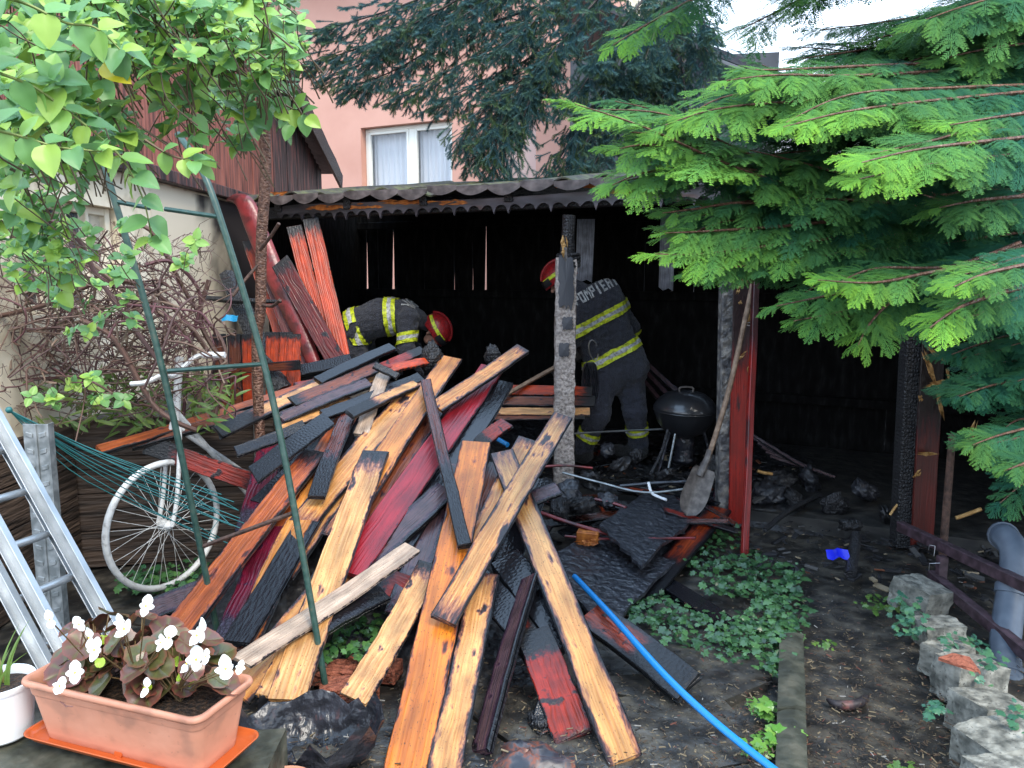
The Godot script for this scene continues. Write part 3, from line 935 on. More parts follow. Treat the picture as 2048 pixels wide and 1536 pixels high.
	for q in [[1488, 570, 1490, 540, 0.02], [1499, 655, 1500, 600, 0.014], [1470, 722, 1500, 700, 0.01], [1466, 735, 1478, 716, 0.008], [1497, 745, 1500, 725, 0.012], [1502, 780, 1503, 765, 0.012], [1495, 820, 1508, 812, 0.008], [1496, 955, 1502, 935, 0.009], [1474, 590, 1480, 570, 0.01], [1478, 610, 1483, 600, 0.012], [1498, 990, 1503, 982, 0.007], [1478, 560, 1470, 548, 0.01], [1504, 640, 1506, 612, 0.01]]:
		splinters(ch2, at(q[0], q[1], 4.955), at(q[2], q[3], 4.95), q[4] * 1.2, 8)
	part(post, "splinter", ch2, mats.splinter)
	var hasp := MB.new()
	var loop := []
	for i in 13:
		var a := TAU * i / 12
		loop.append(at(1499 + cos(a) * 9, 648 + sin(a) * 3, 4.92))
	hasp.tube(loop, 0.003, 5, false)
	part(post, "wire_loop", hasp, mats.steel)
	# dark post towards the conifer, red paint left near its foot
	var c2 := MB.new()
	var q0 := at(1836, 1075, 4.55); q0.y = 0.02
	var q1 := at(1872, 420, 4.55); q1.y = fy - 0.02
	c2.box((q0 + q1) * 0.5 + Vector3(-0.01, 0, -0.06), Vector3(0.10, 0, 0.02), (q1 - q0) * 0.5, Vector3(0, 0, 0.05), 0.008)
	var post2 := part(t, "post", c2, mats.char)
	part(post2, "cladding_board", plank(q0 + Vector3(0.02, 0.02, 0.01), q1 + Vector3(0.02, 0, 0.01), 0.135, 0.02, Vector3(0, 0, 1)), mats.skin_postdark)
	var ch3 := MB.new()
	for q in [[1848, 692, 1892, 722, 0.008], [1846, 700, 1872, 770, 0.010], [1872, 770, 1888, 845, 0.009], [1846, 772, 1893, 762, 0.009], [1833, 907, 1885, 909, 0.008], [1826, 955, 1844, 940, 0.009], [1894, 735, 1897, 765, 0.006], [1840, 790, 1842, 805, 0.008]]:
		splinters(ch3, at(q[0], q[1], 4.495), at(q[2], q[3], 4.495), q[4] * 1.6, 14)
	part(post2, "splinter", ch3, mats.splinter)
	var sp := MB.new()
	splinters(sp, at(1925, 910, 4.3), at(1958, 828, 4.3), 0.02, 9)
	solo("split_lath", "torn pale splintered lath leaning beside the dark shed post", "lath", sp, mats.splinter)
	# the red gutter sheet bent down at the end of the shed
	var gs := MB.new()
	var cl := curve([at(462, 394, 6.5), at(486, 402, 6.45), at(508, 450, 6.4), at(545, 540, 6.3), at(590, 640, 6.2), at(632, 738, 6.1)], 6)
	var grow := []
	for j in cl.size():
		var f := float(j) / (cl.size() - 1)
		var row := []
		for i in 9:
			var a := (i / 8.0 - 0.5) * PI * 0.85
			var hw := 0.045 + 0.035 * sin(f * PI)
			row.append(cl[j] + Vector3(sin(a) * hw, 0, cos(a) * 0.05 - 0.02) + Vector3(0, 0.03 * sin(a), 0))
		grow.append(row)
	gs.slab(grow, Vector3(0, 0, 0.006))
	solo("bent_red_sheet", "bent crimson sheet metal flashing hanging from the shed roof corner", "flashing", gs, mats.red_sheet)

func splinters(mb: MB, a: Vector3, b: Vector3, w: float, n: int):
	var ax := b - a
	var s := ax.cross(Vector3(0, 0, 1)).normalized() * w
	for k in n:
		var f0 := rnd(-0.05, 0.5); var f1 := f0 + rnd(0.35, 0.6)
		var o := s * rnd(-0.8, 0.8)
		var c := a + ax * (f0 + f1) * 0.5 + o + Vector3(0, 0, rnd(0.003, 0.008))
		var p0 := a + ax * f0 + o; var p1 := a + ax * f1 + o * 0.6
		var ww := s * rnd(0.2, 0.5)
		mb.flat(p0, c + ww, p1); mb.flat(p0, p1, c - ww)
		mb.flat(p0, c + Vector3(0, 0, 0.006), c + ww); mb.flat(p1, c - ww, c + Vector3(0, 0, 0.006))

# a rough square column
func block_column(a: Vector3, b: Vector3, half: float, rough: float) -> MB:
	var mb := MB.new()
	var rows := []
	for k in 40:
		var row := []
		var c := a.lerp(b, k / 39.0)
		for j in 17:
			var ang := TAU * (j % 16) / 16 + PI / 4
			var q := Vector2(cos(ang), sin(ang))
			q /= max(abs(q.x), abs(q.y))
			q *= 0.97 if abs(abs(q.x) - abs(q.y)) < 0.01 else 1.0
			row.append(c + Vector3(q.x, 0, q.y) * half + (Vector3(rnd(-1, 1), rnd(-1, 1), rnd(-1, 1)) * rough * 0.5 if j < 16 else Vector3.ZERO))
		row[16] = row[0]
		rows.append(row)
	mb.sheet(rows)
	return mb

func make_skins():
	var amber := Color(0.80, 0.55, 0.26); var amber2 := Color(0.66, 0.38, 0.15)
	var tan1 := Color(0.85, 0.67, 0.44); var tan2 := Color(0.70, 0.47, 0.26)
	var red1 := Color(0.60, 0.10, 0.15); var red2 := Color(0.47, 0.055, 0.10)
	var or1 := Color(0.68, 0.36, 0.16); var or2 := Color(0.50, 0.22, 0.09)
	var bright := Color(0.82, 0.49, 0.15); var bright2 := Color(0.66, 0.34, 0.08)
	var blk := Color(0.155, 0.165, 0.21); var blk2 := Color(0.075, 0.08, 0.105)
	mats.skin_amber = board_skin(101, amber, amber2, 0.09, 0.0, 0.04)
	mats.skin_amber_b = board_skin(102, amber.lerp(tan1, 0.4), amber2, 0.12, 0.05, 0.0, 0.05)
	mats.skin_tan = board_skin(103, tan1, tan2, 0.06, 0.10, 0.0, 0.06)
	mats.skin_tan_b = board_skin(104, tan1.lerp(amber, 0.35), tan2.lerp(amber2, 0.5), 0.12, 0.03, 0.03, 0.10)
	mats.skin_tan_c = board_skin(105, tan1.lerp(amber, 0.4), tan2, 0.14, 0.02, 0.0, 0.05)
	mats.skin_red = board_skin(106, red1, red2, 0.04, 0.0, 0.0, 0.0, Color(0.12, 0.06, 0.075))
	mats.skin_purple = board_skin(107, Color(0.42, 0.08, 0.17), Color(0.30, 0.06, 0.12), 0.06, 0.0, 0.25, 0.1, Color(0.17, 0.15, 0.20))
	mats.skin_orange = board_skin(108, or1, or2, 0.08, 0.10, 0.0, 0.06)
	mats.skin_bright = board_skin(109, bright, bright2, 0.08, 0.0, 0.0, 0.02, Color(0.10, 0.05, 0.06))
	mats.skin_black = board_skin(110, blk, blk2, 0.0, 0.0, 0.0)
	mats.skin_black_b = board_skin(111, blk, Color(0.17, 0.10, 0.07), 0.2, 0.3, 0.0)
	mats.skin_half = board_skin(112, Color(0.38, 0.17, 0.09), Color(0.24, 0.10, 0.06), 0.1, 0.0, 0.45, 0.08)
	mats.skin_grey = board_skin(113, Color(0.72, 0.64, 0.56), Color(0.58, 0.48, 0.40), 0.02, 0.0, 0.0)
	mats.skin_slate = board_skin(114, Color(0.36, 0.25, 0.24), Color(0.24, 0.19, 0.22), 0.18, 0.0, 0.0, 0.12)
	mats.skin_brown = board_skin(115, Color(0.50, 0.26, 0.14), Color(0.33, 0.15, 0.08), 0.12, 0.06, 0.12, 0.1)
	mats.skin_tanchar = board_skin(116, tan1, tan2, 0.16, 0.0, 0.38, 0.06)
	mats.skin_charorange = board_skin(117, Color(0.66, 0.25, 0.07), Color(0.42, 0.13, 0.04), 0.22, 0.0, 0.5, 0.15)
	mats.skin_redburnt = board_skin(118, Color(0.58, 0.14, 0.05), Color(0.42, 0.09, 0.035), 0.06, 0.28, 0.03, 0.1)
	mats.skin_leanorange = board_skin(119, Color(0.76, 0.27, 0.05), Color(0.60, 0.17, 0.03), 0.03, 0.0, 0.10)
	mats.skin_leanred = board_skin(120, Color(0.40, 0.08, 0.05), Color(0.30, 0.05, 0.04), 0.05, 0.0, 0.12, 0.05)
	mats.skin_postred = board_skin(121, Color(0.58, 0.10, 0.045), Color(0.48, 0.07, 0.035), 0.0, 0.0, 0.48, 0.02, Color(0.16, 0.09, 0.10))
	mats.skin_strip = board_skin(122, Color(0.56, 0.08, 0.05), Color(0.45, 0.06, 0.04), 0.0, 0.0, 0.42, 0.04, Color(0.22, 0.08, 0.09))
	mats.skin_postdark = board_skin(123, Color(0.36, 0.08, 0.04), Color(0.27, 0.06, 0.035), 0.0, 0.0, 0.66, 0.02, Color(0.10, 0.065, 0.055))
	for k in ["black", "black_b", "slate", "purple", "half"]: mats["skin_" + k].roughness = 0.27
	mats.fibre = board_skin(124, Color(0.62, 0.65, 0.72), Color(0.42, 0.44, 0.50), 0.0, 0.0, 0.0)
	mats.post_concrete = tri_mat(ramp_tex(noise(125, 0.04, 6), [[0.2, lin(0.05, 0.05, 0.055)], [0.5, lin(0.12, 0.115, 0.11)], [0.85, lin(0.28, 0.26, 0.23)]], 128, 128), 2.0, 0.7, mats.rough_bump, 2.0)

# boards of the heap: [x0, y0, lift0, x1, y1, lift1, width, skin, label, extra]
func heap_board(q: Array, group := "burnt boards heaped before the shed"):
	var a := heap(q[0], q[1], q[2]); var b := heap(q[3], q[4], q[5])
	a.y = max(a.y, 0.05); b.y = max(b.y, 0.05)
	var ex: Dictionary = q[9] if q.size() > 9 else {}
	var mb := plank(a, b, q[6], ex.get("t", 0.022), ex.get("n", Vector3(0, 0.8, 0.6)), ex.get("bow", rnd(-0.025, 0.025)), ex.get("e0", 0.006), ex.get("e1", 0.006), ex.get("skew", rnd(-0.15, 0.15)))
	solo("plank", q[8], "plank", mb, mats["skin_" + q[7]], group)

# boards placed by the distance of their ends: [x0, y0, d0, x1, y1, d1, width, skin, label, extra]
func far_board(q: Array, group := "burnt boards heaped before the shed"):
	var ex: Dictionary = q[9] if q.size() > 9 else {}
	var mb := plank(at(q[0], q[1], q[2]), at(q[3], q[4], q[5]), q[6], ex.get("t", 0.022), ex.get("n", Vector3(0, 0.7, 0.7)), ex.get("bow", rnd(-0.01, 0.01)), ex.get("e0", 0.008), ex.get("e1", 0.008), ex.get("skew", rnd(-0.2, 0.2)))
	solo("plank", q[8], "plank", mb, mats["skin_" + q[7]], group)

func build_boards():
	rng.seed = 21
	# the core of the heap: dark burnt rubble that carries the boards
	var n := noise(70, 1.3, 4)
	var rows := []
	for r in 34:
		var row := []
		for s in 46:
			var x := -1.75 + s * 0.052; var z := -2.55 - r * 0.085
			var d := -z
			var edge: float = clampf(min(min((x + 1.75) / 0.5, (0.12 - 0.1 * (d - 4.0) - x) / 0.5), (d - 2.5) / 0.2), 0, 1) * clampf((5.3 - d) / 0.6, 0, 1)
			var h: float = (0.46 * (d - 2.5) - 0.26 + 0.05 * n.get_noise_2d(x * 2, z * 2)) * edge
			row.append(Vector3(x, max(h, -0.05), z))
		rows.append(row)
	var core := MB.new()
	core.sheet(rows)
	var co := solo("charcoal_mound", "mound of black charcoal and ash under the heaped boards", "charcoal", core, mats.ash)
	co.set_meta("kind", "stuff")
	for q in [
		[905, 716, 0.0, 672, 1075, 0.0, 0.135, "amber", "amber board with charred edge, its top end at the heap's crest beside the crimson board", {"e0": 0.01}],
		[848, 764, -0.005, 600, 1055, -0.03, 0.14, "tan_b", "pale tan board alongside the amber one, bulging, below the heap's crest"],
		[1046, 697, 0.09, 872, 815, 0.05, 0.105, "amber_b", "short amber board with dark edge sticking out over the crimson board"],
		[985, 735, -0.03, 694, 1148, 0.0, 0.15, "red", "wide crimson painted board running down the middle of the heap"],
		[1008, 765, -0.07, 775, 1130, -0.06, 0.13, "black_b", "black edged board mostly hidden beneath the wide crimson one", {"t": 0.03}],
		[851, 762, 0.10, 929, 1094, 0.13, 0.062, "half", "narrow bar, brown above and charred black below, lying across the amber boards", {"t": 0.03}],
		[953, 885, 0.05, 812, 1590, 0.05, 0.155, "bright", "bright orange grained board with ragged black edges reaching the paving", {"e0": 0.012}],
		[1127, 832, 0.12, 886, 1243, 0.15, 0.112, "tan_b", "long tan board laid across the bright orange board, propped high at one end"],
		[1003, 905, 0.06, 1252, 1530, 0.07, 0.125, "tan_c", "long tan board with a dark crack, slanting down across the paving", {"bow": 0.01}],
		[1058, 880, 0.02, 945, 1120, 0.0, 0.13, "amber_b", "tan board stub behind the crossing of the two long tan boards"],
		[862, 1128, 0.02, 706, 1402, 0.03, 0.115, "tan", "tan board ending on the ground with a burnt corner beside ivy", {"e1": 0.02}],
		[972, 1150, 0.03, 885, 1600, 0.04, 0.115, "tan_c", "yellowish tan board with blackened edge next to the bright orange board"],
		[1062, 1155, 0.05, 962, 1525, 0.03, 0.10, "slate", "brown board tilted on edge, shiny grey side, under the cracked tan board", {"n": Vector3(-0.75, 0.6, 0.35), "t": 0.03}],
		[826, 1095, 0.10, 480, 1325, 0.12, 0.085, "grey", "weathered pale grey board crossing the lower heap above the planter", {"skew": 0.35}],
		[632, 905, 0.03, 348, 1272, 0.04, 0.125, "orange", "orange brown board with rounded scorched top end beside the green trellis", {"t": 0.035}],
		[775, 765, -0.03, 472, 1288, 0.0, 0.115, "black", "long charred black board between the orange brown and tan boards", {"t": 0.03}],
		[752, 905, 0.06, 572, 1405, 0.03, 0.14, "tan", "broad tan board with a burnt black top end lying over the heap", {"t": 0.03}],
		[697, 830, 0.05, 632, 996, 0.06, 0.088, "half", "short brown board charred at its lower end lying on the black board"],
		[545, 878, -0.06, 500, 1062, -0.05, 0.14, "purple", "purple crimson board standing behind the orange brown board"],
		[548, 1055, -0.03, 450, 1295, -0.03, 0.125, "purple", "crimson board fading to sooty lavender between orange and black boards"],
		[645, 955, -0.05, 480, 1305, -0.05, 0.13, "amber", "yellow board peeping from under the long black board"],
		[690, 1130, -0.04, 470, 1390, -0.04, 0.15, "amber_b", "yellow sooty board low in the heap under the broad tan board"],
		[640, 1225, -0.02, 545, 1400, 0.0, 0.14, "tan", "short yellow tan board end behind the planter"],
		[892, 978, -0.02, 700, 1150, -0.02, 0.13, "slate", "slate coloured scorched board under the crimson board"],
		[762, 1178, 0.0, 600, 1268, 0.05, 0.14, "black_b", "cracked charcoal board with brown underside above the ivy", {"t": 0.035, "e1": 0.02}],
		[935, 1140, -0.02, 1035, 1246, 0.02, 0.13, "black", "black board end poking out between tan boards", {"t": 0.03, "skew": 0.5}],
		[730, 1150, -0.08, 905, 1215, -0.06, 0.14, "redburnt", "scorched dark red board deep under the tan board"],
		[1065, 1262, 0.03, 1148, 1478, 0.02, 0.145, "redburnt", "red painted board with blackened top lying on the paving"],
		[1010, 1120, -0.03, 1142, 1292, -0.01, 0.15, "black", "thick wet black beam beneath the cracked tan board", {"t": 0.06}],
		[1180, 1228, -0.19, 1382, 1382, -0.06, 0.15, "charorange", "brown board with thick black burnt rim and rounded end on the paving", {"t": 0.035, "e1": 0.03}],
		[1060, 1000, 0.06, 1118, 978, 0.06, 0.085, "slate", "stub of a purple grey board beside the black sheet"],
		[958, 890, 0.0, 1015, 846, 0.05, 0.09, "redburnt", "short orange red board behind the bright orange board"],
		[1110, 1330, 0.03, 1075, 1455, 0.0, 0.05, "black", "thin dark lath lying on the paving beside the red board"],
		[880, 800, -0.06, 640, 1180, -0.06, 0.14, "brown", "brown board deep in the heap between amber and crimson boards"],
		[820, 790, -0.05, 560, 1150, -0.07, 0.13, "tan_c", "scorched tan board deep in the heap under the pale tan one"],
		[720, 800, -0.05, 520, 1110, -0.06, 0.13, "orange", "orange brown board deep in the heap behind the black board"],
		[900, 930, -0.07, 800, 1230, -0.07, 0.14, "slate", "sooty grey board deep in the heap beside the bright orange board"],
		[1000, 930, -0.05, 900, 1300, -0.04, 0.13, "brown", "brown scorched board behind the bright orange board's lower edge"],
		[660, 870, -0.06, 520, 1010, -0.06, 0.12, "black_b", "black and brown board behind the orange brown board's top"],
		[1080, 960, -0.08, 1010, 1130, -0.06, 0.13, "black", "sooty board under the crossing of the long tan boards"],
		[1000, 1200, -0.02, 1085, 1330, 0.0, 0.12, "charorange", "scorched orange board under the tilted brown board"],
		[300, 1222, 0.0, 415, 1178, 0.0, 0.11, "slate", "dusty purple board lying on the soil behind the begonias"],
	]: heap_board(q)
	for q in [
		[645, 762, 4.75, 196, 902, 3.75, 0.06, "orange", "long thin orange brown lath pointing towards the bicycle", {"t": 0.03}],
		[560, 815, 4.35, 262, 890, 3.9, 0.06, "brown", "thin brown lath below the long orange lath", {"t": 0.03}],
		[640, 772, 4.6, 430, 868, 4.05, 0.10, "tanchar", "tan board with a black crumbling end over the bicycle frame", {"e1": 0.03}],
		[762, 732, 4.75, 582, 806, 4.3, 0.085, "brown", "brown board with ragged lower end near the crest", {"e1": 0.02}],
		[786, 694, 4.9, 634, 764, 4.5, 0.07, "black", "black charred lath on the crest of the heap", {"t": 0.03}],
		[846, 700, 5.0, 745, 742, 4.7, 0.07, "redburnt", "reddish brown lath on the crest behind the amber board"],
		[856, 722, 4.9, 770, 742, 4.75, 0.06, "leanorange", "short orange lath on the crest beside the charred post"],
		[842, 755, 4.75, 644, 832, 4.25, 0.075, "black_b", "dark narrow board sloping from the crest over the black board", {"t": 0.03}],
		[832, 768, 4.65, 698, 830, 4.2, 0.075, "tanchar", "tan and black narrow board sloping from the crest"],
		[705, 800, 4.5, 560, 860, 4.15, 0.06, "tan_c", "thin scorched tan lath tucked under the brown board"],
		[690, 770, 4.7, 470, 850, 4.15, 0.07, "half", "brown and black lath between the tan and orange laths"],
		[740, 765, 4.6, 560, 838, 4.2, 0.08, "slate", "sooty grey lath under the black narrow board"],
		[800, 740, 4.85, 640, 800, 4.5, 0.07, "tan_c", "scorched tan lath behind the small black offcut"],
		[610, 850, 4.1, 470, 905, 3.85, 0.07, "black_b", "short black and brown lath above the purple board"],
		[720, 745, 4.95, 590, 775, 4.7, 0.07, "redburnt", "reddish lath behind the black charred lath of the crest"],
		[748, 730, 4.65, 797, 754, 4.6, 0.045, "black", "small black offcut lying across the laths"],
		[768, 748, 4.7, 722, 872, 4.2, 0.085, "grey", "pinkish grey board between the laths at the crest"],
		[658, 838, 4.15, 506, 952, 3.75, 0.11, "black", "blue black charred board with a square end above the purple board", {"skew": -0.4}],
		[560, 752, 5.0, 705, 722, 5.1, 0.09, "black", "cracked charcoal beam lying level behind the laths", {"t": 0.06}],
		[290, 888, 3.95, 500, 962, 4.1, 0.10, "redburnt", "dark red board lying behind the bicycle wheel", {"n": Vector3(0, 0.3, 1)}],
		[985, 780, 5.95, 1185, 784, 5.85, 0.09, "leanorange", "orange board, topmost of the level stack behind the stone pillar"],
		[930, 800, 5.85, 1190, 803, 5.8, 0.09, "brown", "brown board, second in the level stack behind the stone pillar"],
		[950, 822, 5.75, 1180, 824, 5.72, 0.07, "tan", "tan board low in the level stack behind the stone pillar"],
		[945, 836, 5.72, 1170, 833, 5.7, 0.05, "brown", "brown lath at the bottom of the level stack"],
		[1440, 1018, 4.95, 1236, 1246, 3.62, 0.15, "charorange", "long black plank with an orange burnt end beside the red post", {"n": Vector3(0, 1, 0.15), "e0": 0.02}],
		[1322, 1162, 4.08, 1456, 1250, 3.55, 0.12, "black", "small sooty board lying in the ivy", {"n": Vector3(0, 1, 0.05)}],
	]: far_board(q)
	# tall boards leaning at the end of the shed
	var lean := {"n": Vector3(0.15, 0.1, 1), "t": 0.025}
	for q in [
		[605, 735, 6.15, 508, 455, 6.5, 0.13, "leanred", "red board leaning inside the shed corner beside the bent flashing"],
		[672, 722, 6.05, 560, 522, 6.3, 0.15, "leanred", "broad maroon board with dusty top leaning against the orange boards"],
		[652, 700, 6.25, 588, 452, 6.55, 0.12, "leanorange", "red orange board with a crack leaning behind the maroon board"],
		[686, 722, 6.2, 621, 436, 6.6, 0.13, "leanorange", "bright orange board leaning tallest at the shed's open corner"],
		[575, 700, 6.3, 500, 480, 6.55, 0.13, "leanorange", "orange board leaning behind the slender tree trunk"],
	]: far_board(q + [lean], "boards leaning at the shed corner")
	# charred post and bar in front of the cream wall
	var cp := MB.new()
	var p0 := at(452, 548, 5.3); var p1 := at(566, 782, 4.95)
	cp.tube([p0, p0.lerp(p1, 0.25) + rv(0.01), p0.lerp(p1, 0.5) + rv(0.012), p0.lerp(p1, 0.75) + rv(0.01), p1], [0.05, 0.07, 0.068, 0.072, 0.075], 6)
	solo("charred_post", "leaning post burnt to cracked charcoal before the cream wall", "post", cp, mats.char)
	var bar := MB.new()
	bar.tube([at(408, 596, 5.2), at(470, 601, 5.1), at(520, 603, 5.05), at(562, 603, 5.0)], [0.018, 0.024, 0.02, 0.01], 6)
	solo("charred_lath", "thin black bar sticking out level beside the slender trunk", "lath", bar, mats.char)
	# charcoal knob on top of the heap
	for q in [[862, 718, 4.95, 0.10], [985, 712, 5.0, 0.07]]:
		var kb := MB.new()
		rock(kb, at(q[0], q[1], q[2]), Vector3(q[3] * 0.7, q[3], q[3] * 0.7), 0.25)
		solo("charcoal_lump", "lump of crumbling charcoal at the crest of the heap", "charcoal", kb, mats.char, "charcoal lumps on the crest")
	# black burnt panels lying in front of the red post
	for q in [[[1195, 1060, 1300, 978, 1412, 1000, 1282, 1110], 0.22, "smaller burnt black sheet lying at the shovel blade, covered in wet ash"], [[1085, 1130, 1230, 1040, 1420, 1035, 1215, 1240], 0.13, "large burnt black sheet sloping to the ivy, glittering with wet ash"]]:
		var c := []
		for k in 4: c.append(on(q[0][k * 2], q[0][k * 2 + 1], q[1]))
		c[0].y += 0.03
		var rows2 := []
		var nn := noise(72, 4.0, 3)
		for r in 11:
			var row := []
			for s in 13:
				var p: Vector3 = c[0].lerp(c[1], r / 10.0).lerp(c[3].lerp(c[2], r / 10.0), s / 12.0)
				p.y += 0.018 * nn.get_noise_2d(p.x * 2, p.z * 2) - 0.05 * (s / 12.0)
				if r in [0, 10] or s in [0, 12]: p += Vector3(rnd(-0.015, 0.015), 0, rnd(-0.015, 0.015))
				row.append(p)
			rows2.append(row)
		var mb := MB.new()
		mb.slab(rows2, Vector3(0, 0.02, 0))
		solo("burnt_roofing_felt", q[2], "sheet", mb, mats.soot_blue)

func rock(mb: MB, o: Vector3, r: Vector3, rough := 0.15, basis := Basis.IDENTITY, boxy := 0.0):
	var rows := []
	var n := noise(rng.randi() % 9999, 1.1, 3)
	for k in 13:
		var row := []
		var th := PI * k / 12.0
		for j in 21:
			var ph := TAU * (j % 20) / 20.0
			var d := Vector3(sin(th) * cos(ph), cos(th), sin(th) * sin(ph))
			if boxy > 0.0:
				var m: float = max(abs(d.x), max(abs(d.y), abs(d.z)))
				d = d.lerp(d / m, boxy)
			var f := 1.0 + rough * 2.0 * n.get_noise_3dv(d * 1.6)
			row.append(o + basis * (d * r * f))
		rows.append(row)
	mb.sheet(rows)

func build_shed_contents():
	rng.seed = 33
	# kettle barbecue
	var o := at(1370, 822, 5.95)
	var b := thing("kettle_barbecue", "black round kettle barbecue with a domed lid in the burnt shed", "barbecue", Vector3(o.x, FLOOR, o.z))
	var R := 0.235
	var bowl := MB.new()
	bowl.lathe([Vector2(0.0, -0.2), Vector2(0.08, -0.195), Vector2(0.15, -0.16), Vector2(0.205, -0.09), Vector2(0.228, -0.03), Vector2(R, 0.0), Vector2(R + 0.008, 0.004), Vector2(R + 0.008, 0.012), Vector2(R, 0.014)], o, Vector3(0.02, 1, 0.03), 40)
	part(b, "bowl", bowl, mats.enamel)
	var lid := MB.new()
	lid.lathe([Vector2(R + 0.004, 0.016), Vector2(R + 0.006, 0.03), Vector2(R - 0.004, 0.05), Vector2(0.20, 0.095), Vector2(0.15, 0.132), Vector2(0.08, 0.153), Vector2(0.0, 0.16)], o, Vector3(0.02, 1, 0.03), 40)
	var lo := part(b, "lid", lid, mats.enamel)
	var hd := MB.new()
	hd.tube(curve([o + Vector3(-0.05, 0.15, 0.02), o + Vector3(-0.045, 0.185, 0.02), o + Vector3(0.045, 0.185, 0.02), o + Vector3(0.05, 0.15, 0.02)], 4), 0.008, 6)
	part(lo, "handle", hd, mats.dull_steel)
	var col := MB.new()
	col.lathe([Vector2(0.075, -0.19), Vector2(0.078, -0.26), Vector2(0.07, -0.262), Vector2(0.07, -0.36), Vector2(0.09, -0.365), Vector2(0.09, -0.40), Vector2(0.0, -0.40)], o, Vector3.UP, 24)
	part(b, "ash_catcher", col, mats.black_plastic)
	for k in 3:
		var a := TAU * k / 3 + 0.5
		var leg := MB.new()
		leg.tube([o + Vector3(cos(a) * 0.15, -0.15, sin(a) * 0.15), Vector3(o.x + cos(a) * 0.27, 0.12, o.z + sin(a) * 0.27)], 0.012, 8)
		part(b, "leg", leg, mats.black_plastic)
	# shovel leaning on the red post
	var tip := at(1377, 1020, 4.66); var neck := at(1413, 925, 4.72); var top := at(1507, 560, 4.9)
	var sh := thing("shovel", "old shovel with a wooden handle leaning on the red post", "shovel", tip)
	var hl := MB.new()
	hl.tube(curve([at(1400, 950, 4.7), neck, neck.lerp(top, 0.35) + Vector3(0.02, 0, 0.01), neck.lerp(top, 0.7) + Vector3(0.012, 0, 0.01), top], 5), 0.0165, 10)
	part(sh, "handle", hl, mats.handle)
	var sock := MB.new()
	sock.tube([at(1399, 952, 4.7), neck.lerp(top, 0.02), neck.lerp(top, 0.07)], [0.026, 0.022, 0.0185], 10)
	part(sh, "socket", sock, mats.dull_steel)
	var bl := MB.new()
	var ax := (tip - neck).normalized()
	var side := ax.cross(Vector3(0, 0, 1)).normalized()
	var nn := side.cross(ax).normalized()
	var rows := []
	for k in 15:
		var f := k / 14.0
		var w := 0.085 * (1.0 if f < 0.55 else sqrt(max(0.0, 1.0 - pow((f - 0.55) / 0.45, 2.2)))) * (0.85 + 0.3 * f if f < 0.5 else 1.0)
		if k == 0: w = 0.06
		var row := []
		for j in 9:
			var g := (j / 8.0 - 0.5) * 2.0
			row.append(neck.lerp(tip, 0.12) + (tip - neck) * f * 1.0 + side * g * w + nn * (0.018 * g * g - 0.012 * exp(-g * g * 14) * (1.0 - f)))
		rows.append(row)
	bl.slab(rows, nn * 0.003)
	part(sh, "blade", bl, mats.dull_steel)
	# tool that the standing person works with: a long handle into the pile
	var tool := MB.new()
	tool.tube([at(985, 805, 5.75), at(1050, 768, 5.9), at(1150, 712, 6.1)], 0.018, 8)
	solo("tool_handle", "wooden tool handle held by the person behind the stone pillar", "tool", tool, mats.handle)
	# burnt laths leaning behind the barbecue
	for q in [[1275, 725, 6.9, 1345, 800, 6.6], [1283, 718, 6.95, 1362, 790, 6.7], [1262, 728, 6.85, 1320, 800, 6.5]]:
		solo("charred_lath", "scorched lath leaning behind the kettle barbecue", "lath", plank(at(q[0], q[1], q[2]), at(q[3], q[4], q[5]), 0.05, 0.02, Vector3(0, 0.3, 1)), mats.skin_slate, "laths behind the barbecue")
	for k in 6:
		solo("charred_lath", "scorched grey lath leaning in the dark bay beyond the red post", "lath", plank(at(1500 + k * 8, 868 + k * 9, 5.9 - k * 0.03), at(1610 + k * 12, 935 + k * 4, 5.6), 0.03, 0.015, Vector3(0, 0.5, 1)), mats.skin_slate, "laths in the dark bay")
